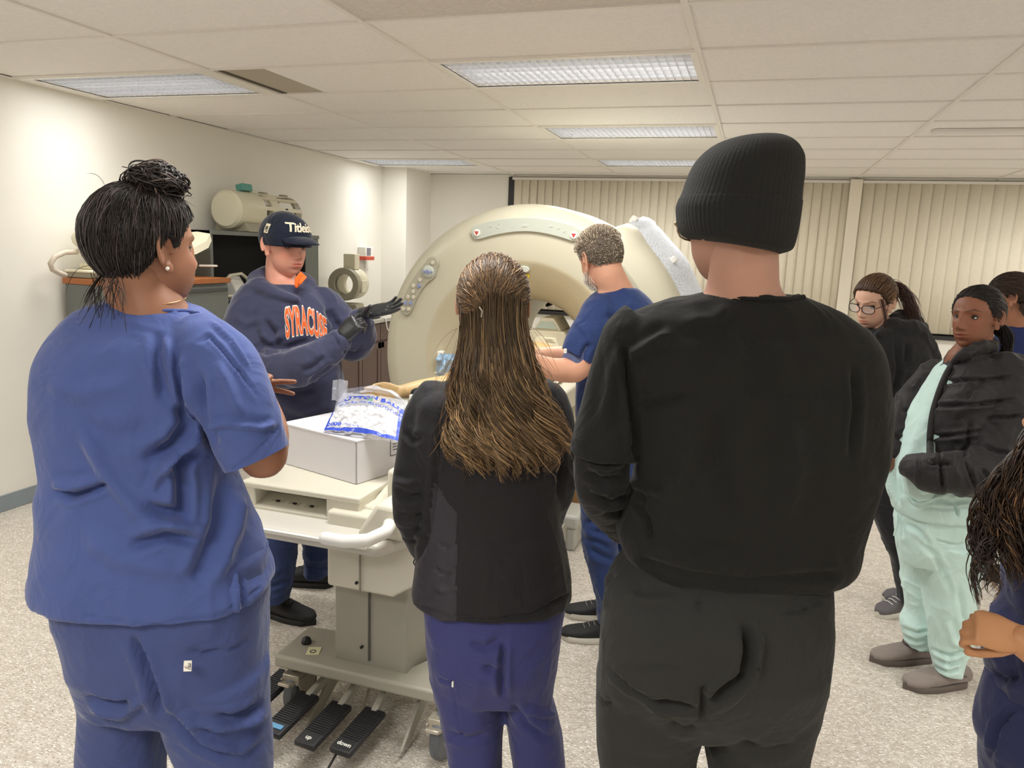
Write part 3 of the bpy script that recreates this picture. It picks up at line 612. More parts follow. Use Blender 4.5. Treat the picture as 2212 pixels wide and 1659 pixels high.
for z in (.06, .62, 1.17): MB().bb((X0 + .01, Y0 + .03, z), (X1 - .01, Y1 - .2, z + .02)).build('shelf', m_cabd if z == 1.17 else m_dark, tc_)
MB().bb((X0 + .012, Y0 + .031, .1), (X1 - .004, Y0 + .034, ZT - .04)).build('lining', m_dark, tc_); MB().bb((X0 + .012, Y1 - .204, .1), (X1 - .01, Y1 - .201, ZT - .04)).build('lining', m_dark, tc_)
m_coil = mat('coil_cream', (218, 212, 188), .4); m_coild = mat('coil_grey', (158, 152, 132), .45); m_coilw = mat('coil_ivory', (236, 230, 204), .35)
m_cable = mat('cable_ivory', (206, 200, 178), .45)
# items on the shelf
cw = thing('coiled_cable', 'pale cable looped on the shelf of the open black cabinet', 'cable', (-3.75, 4.9, 1.19))
pts = [(-3.82, 4.68, 1.20), (-3.80, 4.72, 1.28), (-3.80, 4.84, 1.36), (-3.82, 5.0, 1.37), (-3.86, 5.12, 1.33), (-3.88, 5.22, 1.22)]
MB().tube(pts, .012, 10).build('cable', m_cable, cw, smooth=True)
MB().tube([(-3.80, 4.68, 1.24), (-3.79, 4.77, 1.205), (-3.78, 4.92, 1.205), (-3.79, 5.07, 1.21)], .012, 10).build('cable', m_cable, cw, smooth=True)
MB().tube([(-3.79, 4.74, 1.33), (-3.79, 4.82, 1.33)], .012, 8).build('plug', m_black, cw, smooth=True)
wb_ = thing('white_pouch', 'white folded pouch leaning on the shelf behind the hooded shoulder', 'pouch', (-3.7, 4.98, 1.19))
MB().add([(-3.90, 4.92, 1.191), (-3.90, 5.14, 1.191), (-3.94, 5.12, 1.34), (-3.94, 4.97, 1.345), (-3.80, 4.94, 1.191), (-3.82, 5.12, 1.191), (-3.92, 5.11, 1.345), (-3.92, 4.98, 1.35)], [(0, 1, 2, 3), (4, 5, 6, 7), (0, 1, 5, 4), (1, 2, 6, 5), (2, 3, 7, 6), (3, 0, 4, 7)]).build('pouch', m_white, wb_, bevel=.008)
wl_ = thing('white_bundle', 'small pale bundle low in the open cabinet beside the navy sleeve', 'bundle', (-3.75, 4.95, .64))
MB().ell((-3.88, 4.95, .755), (.09, .11, .11)).build('bundle', m_coil, wl_, smooth=True)
MB().tube([(-3.79, 4.88, .8), (-3.78, 4.92, .68), (-3.79, 5.02, .655)], .008, 8).build('cord', m_cable, wl_, smooth=True)

# surface coil with a cable on top of the file cabinet
sc_ = thing('neck_coil', 'ivory neck coil on a stand with a looping cable atop the file cabinet', 'coil', (-3.8, 3.9, 1.36))
m_ = MB(); m_.bb((-4.07, 3.63, 1.362), (-3.72, 4.1, 1.395)); m_.build('base_plate', m_coild, sc_, bevel=.005)
m_ = MB(); m_.bb((-4.06, 3.62, 1.395), (-3.74, 4.38, 1.412)); m_.bb((-4.03, 3.70, 1.412), (-3.80, 4.34, 1.45)); m_.build('cradle_base', m_coilw, sc_, bevel=.008, seg=3)
for y in (3.78, 4.30): MB().bb((-3.95, y - .025, 1.43), (-3.89, y + .025, 1.60)).build('post', m_coilw, sc_, bevel=.006)
m_ = MB(); ring = [(-.055, -.03), (.0, -.05), (.055, -.03), (.05, .03), (0, .045), (-.05, .03)]; rings = []
for a in np.linspace(0, 2 * math.pi, 40, endpoint=False):
    cy2, cz2 = 4.0 + .36 * math.cos(a), 1.60 + .075 * math.sin(a); t = np.array([0, -math.sin(a) * .36, math.cos(a) * .075]); t /= np.linalg.norm(t); nrm = np.array([0, t[2], -t[1]])
    rings.append(np.array([np.array([-3.92 + q[0] * 1.3, cy2, cz2]) + nrm * q[1] * .8 for q in ring]))
m_.loft(rings, False, closed=True).build('coil_ring', m_coilw, sc_, smooth=True)
m_ = MB(); 
for y0_, s_ in ((4.42, 1),):
    P = [(-3.84, 4.22, 1.53), (-3.80, 4.34, 1.545), (-3.78, 4.44, 1.59), (-3.78, 4.475, 1.64)]
    rr = [np.array([np.array(p_) + np.array([q[0] * 2.2, 0, q[1] * .8]) for q in ring]) for p_ in P]; m_.loft(rr)
m_.build('coil_wing', m_coilw, sc_, smooth='auto')
cp = [at_x(*q, -3.96) for q in [(178, 544), (140, 545), (118, 555), (109, 570), (113, 582), (128, 590), (140, 594)]]
MB().tube([at_x(205, 540, -3.96), at_x(172, 545, -3.96)], [.030, .026], 14).build('cable_sleeve', m_white, sc_, smooth=True)
MB().tube(cp, .016, 12).build('cable', mat('cable_grey_pink', (196, 184, 168), .5), sc_, smooth=True)
MB().tube([(-3.72, 4.42, 1.44), (-3.66, 4.52, 1.44)], .008, 8).build('pin', m_white, sc_, smooth=True)

# head coil on top of the tall cabinet
hc = thing('head_coil', 'beige cylindrical head coil with slatted openings atop the tall cabinet', 'coil', (-3.85, 5.2, 1.665))
AX = np.array([0, 1., 0]); cy0 = 4.86; ccx, ccz, r0 = -3.90, 1.855, .145
MB().prism([(-.17, .0), (.17, .0), (.13, .07), (-.13, .07)], 5.0, 5.5, (np.array([ccx, 0, 1.692]), np.array([1., 0, 0]), np.array([0, 0, 1.]), np.array([0, 1., 0]))).build('stand', m_coild, hc, bevel=.008)
m_ = MB(); m_.lathe([(.0, 4.93), (r0 - .02, 4.93), (r0, 4.95), (r0 + .008, 5.22), (r0, 5.25), (.12, 5.25)], (ccx, 0, ccz), 'y', 48); m_.build('shell', m_coil, hc, smooth='auto')
m_ = MB(); m_.lathe([(.12, 5.34), (r0, 5.34), (r0, 5.44), (.12, 5.44)], (ccx, 0, ccz), 'y', 48); m_.build('middle_ring', m_coil, hc, smooth='auto')
m_ = MB(); m_.lathe([(.125, 5.66), (r0, 5.66), (r0, 5.74), (.125, 5.74), (.125, 5.66)], (ccx, 0, ccz), 'y', 48); m_.build('end_ring', m_coild, hc, smooth='auto')
for k in range(10):
    a = 2 * math.pi * k / 10 + .2; MB().box((ccx + .142 * math.cos(a), 5.44, ccz + .142 * math.sin(a)), (.014, .58, .030), [[math.cos(a), 0, -math.sin(a)], [0, 1, 0], [math.sin(a), 0, math.cos(a)]]).build('bar', m_coil, hc)
gk = MB().box((ccx + .02, 5.14, ccz + r0 + .03), (.07, .12, .055), [[.97, 0, -.2], [0, 1, 0], [.2, 0, .97]]).build('mirror_block', mat('teal_glass', (74, 150, 140), .1, spec=.9), hc, bevel=.006)
for y in (5.40, 5.68): MB().bb((ccx - .02, y - .03, ccz + r0), (ccx + .03, y + .03, ccz + r0 + .018)).build('clip', m_coild, hc, bevel=.003)

# base cabinets and counter
kc = thing('base_cabinet', 'brown base cabinet with panelled doors under the counter by the wall', 'cabinet', (-3.8, 6.5, 0))
MB().bb((-4.09, 6.02, .08), (-3.57, 7.2, .86)).build('body', m_brown, kc, bevel=.002)
for k, (ya, yb) in enumerate([(6.04, 6.42), (6.43, 6.80), (6.81, 7.18)]):
    d = MB().bb((-3.57, ya, .10), (-3.55, yb, .66)).build('door', m_brown, kc, bevel=.003)
    fr = MB(); fr.bb((-3.55, ya, .10), (-3.542, ya + .06, .66)); fr.bb((-3.55, yb - .06, .10), (-3.542, yb, .66)); fr.bb((-3.55, ya, .10), (-3.542, yb, .16)); fr.bb((-3.55, ya, .60), (-3.542, yb, .66)); fr.build('door_frame', m_brown, d, bevel=.002)
    MB().bb((-3.57, ya, .68), (-3.55, yb, .85)).build('drawer', m_brown, kc, bevel=.003)
ct = thing('counter_top', 'pale grey worktop above the brown base cabinets', 'counter', (-3.8, 6.5, .86))
MB().bb((-4.095, 6.0, .862), (-3.52, 7.24, .90)).build('slab', m_ctop, ct, bevel=.004)
kn = thing('knee_coil', 'beige round knee coil with a tall connector standing on the worktop', 'coil', (-3.8, 6.6, .95))
K0 = at_x(741, 614, -3.78)
# axis of the tube faces the room, turned towards the camera
ka = np.array([.12, -.99, 0]); ka /= np.linalg.norm(ka); kb = np.array([-ka[1], ka[0], 0]); RK = np.stack([kb, ka, UP], 1)
def tubek(prof, n=40):
    m_ = MB(); m_.lathe(prof, (0, 0, 0), 'y', n); m_.v[0] = m_.v[0] @ RK.T + K0; return m_
tubek([(.10, .0), (.155, .0), (.16, -.02), (.16, -.07), (.155, -.09), (.10, -.09), (.10, 0)]).build('front_ring', m_coild, kn, smooth='auto')
tubek([(.10, -.03), (.135, -.09), (.155, -.12), (.155, -.28), (.13, -.32), (.10, -.32), (.10, -.03)]).build('shell', m_coil, kn, smooth='auto')
MB().prism([(-.16, 0), (.16, 0), (.13, .10), (-.13, .10)], -.20, .0, (np.array([K0[0], K0[1], .956]), kb, UP, ka)).build('stand', m_coild, kn, bevel=.008)
MB().box(K0 + [0, 0, .215] - ka * .16 + kb * .02, (.12, .12, .15), RK).build('connector', m_coil, kn, bevel=.008, seg=3)
MB().box(K0 - ka * .14 - kb * -.14 + [0, 0, -.02], (.05, .12, .12), RK).build('latch_block', m_coil, kn, bevel=.008, seg=3)
pd_ = thing('foam_pads', 'black foam pads stacked on the worktop under the knee coil', 'pad', (-3.8, 6.4, .9))
MB().bb((-4.02, 6.12, .901), (-3.56, 6.82, .93)).build('lower_pad', m_black, pd_, bevel=.012, seg=3); MB().bb((-3.98, 6.2, .931), (-3.6, 6.80, .955)).build('upper_pad', mat('grey_rubber', (62, 60, 58), .6), pd_, bevel=.01, seg=3)
wc = thing('mains_lead', 'thin white cord trailing over the worktop edge by the gantry', 'cord', (-3.5, 6.6, .9))
MB().tube([(-3.7, 6.85, .908), (-3.56, 6.85, .906), (-3.51, 6.83, .90), (-3.505, 6.86, .80), (-3.50, 6.95, .72)], .007, 8).build('lead', m_white, wc, smooth=True)
# sharps container with red band, wall socket below
sh = thing('sharps_container', 'small white and red sharps container fixed to the wall', 'container', (-4.05, 7.4, 1.45))
MB().bb((-4.098, 7.32, 1.46), (-4.0, 7.50, 1.60)).build('body', m_white, sh, bevel=.006); MB().bb((-4.098, 7.315, 1.46), (-3.995, 7.505, 1.50)).build('red_band', mat('sharps_red', (196, 70, 44), .4), sh, bevel=.005)
MB().bb((-3.999, 7.34, 1.51), (-3.995, 7.42, 1.59)).build('grey_window', mat('smoke_grey', (120, 118, 130), .3), sh)
so = thing('wall_socket', 'small pale wall plate below the sharps container', 'socket', (-4.09, 7.5, 1.38))
MB().bb((-4.099, 7.47, 1.36), (-4.09, 7.55, 1.44)).build('plate', m_white, so, bevel=.002)

# head coil lying in the bore
bcq = thing('bore_head_coil', 'beige head coil with a pale front panel inside the scanner bore', 'coil', (MX, 4.6, .95))
def sym(P): P = [np.array(p) for p in P]; return P + [np.array((2 * TC - p[0], p[1])) for p in P[::-1]]
R_ = [(TC + .155, .951), (TC + .155, 1.05), (TC + .115, 1.145), (TC + .05, 1.155)]
MB().prism(sym(R_), 4.50, 4.80).build('shell', m_coil, bcq, bevel=.012, seg=3)
MB().prism(sym([(TC + .09, 1.15), (TC + .04, 1.228)]), 4.50, 4.76).build('top_hood', m_coil, bcq, bevel=.01, seg=3)
MB().prism(sym([(TC + .11, .955), (TC + .10, 1.02), (TC + .06, 1.11)]), 4.485, 4.50).build('front_panel', m_coilw, bcq, bevel=.006)
MB().prism(sym([(TC + .07, 1.16), (TC + .04, 1.205)]), 4.49, 4.50).build('hood_window', mat('pale_teal', (176, 190, 176), .3), bcq, bevel=.003)
for k in range(3): MB().bb((TC + .0, 4.482, 1.08 + k * .008), (TC + .06 - k * .01, 4.485, 1.082 + k * .008)).build('printed_line', m_panel, bcq)
# low beige equipment and brown carton on the floor to the right of the scanner foot
eq = thing('floor_step', 'low pale grey step stool beside the blue-trousered leg', 'stool', (-.95, 3.9, 0))
MB().bb((-1.12, 3.86, .13), (-.80, 4.1, .21)).build('top', mat('step_grey', (190, 190, 182), .4), eq, bevel=.02, seg=3)
MB().bb((-1.10, 3.88, 0), (-.82, 4.08, .13)).build('skirt', mat('step_grey', (190, 190, 182), .4), eq, bevel=.01)
bk = thing('brown_carton', 'brown cardboard box on the floor behind the step stool', 'box', (-.85, 4.2, 0))
MB().bb((-1.1, 4.14, 0), (-.72, 4.25, .30)).build('body', mat('cardboard', (158, 122, 78), .8), bk)
# ================================================================ people: library
from mathutils.bvhtree import BVHTree
def cat_rows(rows, step):
    """smoothly resample rows (first column = parameter) every `step`"""
    A = np.array(rows, float); t = A[:, 0]; s = np.sign(t[-1] - t[0]); n = max(2, int(abs(t[-1] - t[0]) / step)); q = np.linspace(t[0], t[-1], n)
    out = np.zeros((n, A.shape[1])); out[:, 0] = q
    for c in range(1, A.shape[1]):
        v = A[:, c]; d = np.diff(v) / np.diff(t); m = np.zeros(len(v)); m[0], m[-1] = d[0], d[-1]
        for i in range(1, len(v) - 1): m[i] = 0 if d[i - 1] * d[i] <= 0 else 2 * d[i - 1] * d[i] / (d[i - 1] + d[i])
        i = np.clip(np.searchsorted(t * s, q * s) - 1, 0, len(t) - 2); h = t[i + 1] - t[i]; u = (q - t[i]) / h
        out[:, c] = (2 * u**3 - 3 * u**2 + 1) * v[i] + (u**3 - 2 * u**2 + u) * h * m[i] + (-2 * u**3 + 3 * u**2) * v[i + 1] + (u**3 - u**2) * h * m[i + 1]
    return out
def ring_at(L, Rr, h, thick, off=0, e=2.3, n=48):
    PL, PR = at_h(L[0], L[1], h + off), at_h(Rr[0], Rr[1], h + off); c = (PL + PR) / 2; a = (PR - PL) / 2; b = NH * thick / 2
    t = np.linspace(0, 2 * math.pi, n, endpoint=False); x = np.sign(np.cos(t)) * np.abs(np.cos(t)) ** (2 / e); y = np.sign(np.sin(t)) * np.abs(np.sin(t)) ** (2 / e)
    return c + x[:, None] * a + y[:, None] * b
def trunk(mb, rows, h, e=2.3, step=18, cap=True, tiltk=.0387):
    """rows (y, xL, xR, thickness, depth offset): sections of a trunk or leg standing at distance h"""
    R_ = cat_rows(rows, step); rr = []
    for y, xl, xr, th, off in R_:
        k = (xr - xl) * tiltk / 2
        rr.append(ring_at((xl, y - k), (xr, y + k), h, th, off, e))
    return mb.loft(rr, cap)
def limb(mb, pts, n=20, sub=4, rnd=True):
    """pts (px, py, h, radius m)"""
    A = np.array([list(at_h(p[0], p[1], p[2])) + [p[3]] for p in pts])
    return limb3(mb, A, n, sub, rnd)
def limb3(mb, A, n=20, sub=4, rnd=True):
    A = np.array(A, float); t = np.arange(len(A)); R_ = cat_rows(np.concatenate([t[:, None], A], 1), 1 / sub)
    return mb.tube(R_[:, 1:4], R_[:, 4], n, rnd)
def fuse(mb, voxel, smooth=2, keep=1):
    me = mb.mesh('f'); o = bpy.data.objects.new('f', me); COL.objects.link(o); m = o.modifiers.new('r', 'REMESH'); m.mode = 'VOXEL'; m.voxel_size = voxel; m.adaptivity = 0
    dg = bpy.context.evaluated_depsgraph_get(); me2 = bpy.data.meshes.new_from_object(o.evaluated_get(dg)); bpy.data.objects.remove(o); bpy.data.meshes.remove(me)
    relax(me2, smooth); return me2
def getco(me, what='co'):
    n = len(me.vertices); a = np.empty(n * 3, np.float32); (me.vertices if what == 'co' else me.vertex_normals).foreach_get('co' if what == 'co' else 'vector', a); return a.reshape(-1, 3).astype(float)
def setco(me, V): me.vertices.foreach_set('co', V.astype(np.float32).ravel()); me.update()
def relax(me, it, lam=.5):
    if not it: return
    n = len(me.vertices); E = np.empty(len(me.edges) * 2, np.int32); me.edges.foreach_get('vertices', E); E = E.reshape(-1, 2); V = getco(me)
    deg = np.bincount(E.ravel(), minlength=n).astype(float); deg[deg == 0] = 1
    for _ in range(it):
        S = np.stack([np.bincount(E[:, 0], V[E[:, 1], c], n) + np.bincount(E[:, 1], V[E[:, 0], c], n) for c in range(3)], 1) / deg[:, None]
        V = V + (S - V) * lam
    setco(me, V)
def seg_dist(P, A, B):
    d = B - A; L = (d @ d) + 1e-9; t = np.clip(((P - A) @ d) / L, 0, 1); q = A + t[:, None] * d; return np.linalg.norm(P - q, axis=1), t
def folds(me, F_=(), namp=.004, nscale=(7, 7, 5), seed=0, fine=.0012, fscale=22, lim=None):
    """cloth relief: noise wrinkles and drawn folds; positive amplitude is a ridge, negative a crease"""
    V = getco(me); Nn = getco(me, 'n'); q = V * np.array(nscale); wv = np.stack([vnoise(q * .7 + 11, seed), vnoise(q * .7 + 37, seed + 1), vnoise(q * .7 + 71, seed + 2)], 1) * .8
    a = vnoise(q + wv, seed + 3); b = 1 - np.abs(vnoise(q * 1.9 + wv * 1.5, seed + 4)); D = namp * a + namp * .9 * (b ** 3 - .3) + fine * vnoise(V * fscale, seed + 5)
    if F_:
        P = project(V); c = np.array([0, 0, CAM_H]) - V; c /= np.linalg.norm(c, axis=1)[:, None]; face = np.clip(np.sum(c * Nn, 1) * 2.5 + .3, 0, 1)
        for f in F_:
            pts, wd, amp = f[0], f[1] * .9, f[2] * 1.35; pts = np.array(pts, float); best = np.full(len(P), 1e9); tt = np.zeros(len(P)); ns = len(pts) - 1
            lo, hi = pts.min(0) - wd * 4, pts.max(0) + wd * 4; sel = np.where((P > lo).all(1) & (P < hi).all(1))[0]
            if not len(sel): continue
            bs, ts = best[sel], tt[sel]
            for i in range(ns):
                d, t = seg_dist(P[sel], pts[i], pts[i + 1]); m = d < bs; bs = np.where(m, d, bs); ts = np.where(m, (i + t) / ns, ts)
            env = 1 if len(f) > 3 else np.clip(np.sin(np.pi * ts) * 1.6, 0, 1)
            D[sel] += amp * np.exp(-(bs / wd) ** 2) * env * face[sel] - (.35 * amp * np.exp(-((bs - 2.1 * wd) / wd) ** 2) * env * face[sel])
    V += Nn * D[:, None]; setco(me, V)
def cut_open(me, cuts):
    """cuts (centre, normal, radius): trim the cloth clean beyond each plane"""
    bm = bmesh.new(); bm.from_mesh(me)
    for c, n, r, *k_ in cuts:
        c = Vector(c); n = Vector(n).normalized()
        g = [f for f in bm.faces if (f.calc_center_median() - c).length < r * max(1.25, (k_[0] if k_ else 1.4))]
        geom = list({e for f in g for e in f.edges}) + list({v for f in g for v in f.verts}) + g
        bmesh.ops.bisect_plane(bm, geom=geom, plane_co=c, plane_no=n)
        ok = {f for f in bm.faces if (f.calc_center_median() - c).length < r * (k_[0] if k_ else 1.4) and (f.calc_center_median() - c).dot(n) > 1e-5}
        if not ok: continue
        far = max(ok, key=lambda f: (f.calc_center_median() - c).dot(n) - .8 * ((f.calc_center_median() - c) - n * (f.calc_center_median() - c).dot(n)).length); seen = {far}; st = [far]
        while st:
            f = st.pop()
            for e in f.edges:
                for q in e.link_faces:
                    if q in ok and q not in seen: seen.add(q); st.append(q)
        kill = list(seen)
        bmesh.ops.delete(bm, geom=kill, context='FACES')
    bm.to_mesh(me); bm.free()
def cloth(name, me, material, parent, thick=0):
    me.materials.clear(); me.materials.append(material); o = finish(name, me, parent, smooth=True)
    if thick: s = o.modifiers.new('thickness', 'SOLIDIFY'); s.thickness = thick; s.offset = -1
    return o
def fast_mesh(name, V, Q, cols=None):
    me = bpy.data.meshes.new(name); me.vertices.add(len(V)); me.vertices.foreach_set('co', V.astype(np.float32).ravel()); k = Q.shape[1]
    me.loops.add(Q.size); me.loops.foreach_set('vertex_index', Q.astype(np.int32).ravel()); me.polygons.add(len(Q)); me.polygons.foreach_set('loop_start', np.arange(0, Q.size, k, dtype=np.int32)); me.polygons.foreach_set('use_smooth', np.ones(len(Q), bool))
    me.update(calc_edges=True)
    if cols is not None: setcol(me, cols)
    return me
def setcol(me, cols):
    a = me.color_attributes.new('Col', 'FLOAT_COLOR', 'POINT'); c = np.ones((len(cols), 4), np.float32); c[:, :3] = cols; a.data.foreach_set('color', c.ravel())
def strands(P, r, cols=None, tip=.25, grad=None):
    """P (S,K,3) paths, r (S,) radii -> three sided tubes"""
    S, K, _ = P.shape; T = np.gradient(P, axis=1); T /= np.linalg.norm(T, axis=2, keepdims=True) + 1e-9
    ref = np.tile(NH + .31 * UP, (S, 1))[:, None]; u = np.cross(T, ref); u /= np.linalg.norm(u, axis=2, keepdims=True) + 1e-9; v = np.cross(T, u)
    prof = np.interp(np.linspace(0, 1, K), [0, .1, .75, 1], [.7, 1, 1, tip]); R_ = (np.asarray(r)[:, None] * prof)[..., None]
    V = np.stack([P + R_ * (math.cos(a) * u + math.sin(a) * v) for a in (0, 2.094, 4.189)], 2).reshape(-1, 3)
    s, k, a = np.meshgrid(np.arange(S), np.arange(K - 1), np.arange(3), indexing='ij'); b = (s * K + k) * 3; a2 = (a + 1) % 3
    Q = np.stack([b + a, b + a2, b + 3 + a2, b + 3 + a], -1).reshape(-1, 4)
    cc = None if cols is None else np.repeat(cols, K * 3, axis=0)
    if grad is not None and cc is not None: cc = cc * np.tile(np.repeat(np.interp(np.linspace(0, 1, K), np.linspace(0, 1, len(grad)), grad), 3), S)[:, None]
    return V, Q, cc
def hair_obj(name, lst, material, parent):
    V = []; Q = []; C = []; n = 0
    for v, q, c in lst: V.append(v); Q.append(q + n); n += len(v); C.append(c if c is not None else np.ones((len(v), 3)))
    me = fast_mesh(name, np.concatenate(V), np.concatenate(Q), np.concatenate(C)); me.materials.append(material); return finish(name, me, parent)

# ---- head
def ell_r(D, c, r):
    c = np.array(c) / r; d = D / np.array(r); a = (d * d).sum(1); b = -(d @ c) ; cc = c @ c - 1; return (-b + np.sqrt(np.maximum(b * b - a * cc, 0))) / a
def skull(D, jaw=1.0):
    r1 = ell_r(D, (0, -.012, .028), (.076, .097, .090)); r2 = ell_r(D, (0, .020, -.038), (.057 * jaw, .067, .074)); k = .010
    m = np.maximum(r1, r2); return m + k * np.log(np.exp((r1 - m) / k) + np.exp((r2 - m) / k)) - k * .25
def feats(P, nose=1., lips=1., brow=1.):
    x, y, z = P[:, 0], P[:, 1], P[:, 2]; ax = np.abs(x); f = np.clip(y / .05, 0, 1)
    g = lambda x0, z0, sx, sz: np.exp(-((ax - x0) / sx) ** 2 - ((z - z0) / sz) ** 2)
    d = .012 * g(0, .006, .009, .022) + .021 * nose * g(0, -.020, .011, .013) + .008 * nose * g(.012, -.027, .007, .007) - .012 * g(.032, .012, .017, .011) + .005 * brow * g(.028, .033, .026, .007)
    d += .005 * g(.046, -.016, .018, .018) + .006 * g(0, -.052, .026, .015) + .0045 * lips * g(0, -.0475, .017, .0035) + .0055 * lips * g(0, -.0600, .015, .0045) - .004 * g(0, -.0535, .020, .0018) - .004 * g(0, -.074, .018, .006) + .008 * g(0, -.092, .020, .015)
    P = P.copy(); P[:, 1] += d * f; return P
EAR = None
def ear_mesh():
    """right ear in head units, helix, inner fold, hollow and lobe"""
    global EAR
    if EAR is None:
        m = MB(); an = np.linspace(-2.2, 1.9, 22); pts = [(0.0, .017 * math.sin(a + .15) * 1.0 - .002, .030 * math.cos(a - .1) + .003) for a in an]
        pts = [(0, -.000 + .016 * math.cos(t), .028 * math.sin(t) + .004) for t in np.linspace(-.15, 3.9, 24)]
        pts = [(0.004, -p[1] if 0 else p[1], p[2]) for p in pts]
        m.tube(pts, .0042, 8); m.tube([(.002, .001 + .009 * math.cos(t), .018 * math.sin(t) + .002) for t in np.linspace(.5, 3.9, 14)], .0034, 8)
        m.ell((-.003, 0, .002), (.0042, .0155, .029)); m.ell((.001, .004, -.026), (.0048, .010, .011)); m.ell((-.008, .006, .0), (.010, .010, .024))
        me = fuse(m, .0021, 2); V = getco(me); F_ = [tuple(p.vertices) for p in me.polygons]; bpy.data.meshes.remove(me); EAR = (V, F_)
    return EAR
def frame(yaw, pitch=0, roll=0):
    """columns: right, forward, up of the person; yaw 0 looks away from the camera, positive to the picture's right"""
    y, p, r = math.radians(yaw), math.radians(pitch), math.radians(roll)
    f = NH * math.cos(y) + RH * math.sin(y); rt = np.cross(f, UP); f2 = f * math.cos(p) + UP * math.sin(p); up = np.cross(rt, f2)
    rt2 = rt * math.cos(r) + up * math.sin(r); up2 = np.cross(rt2, f2); return np.stack([rt2, f2, up2], 1)
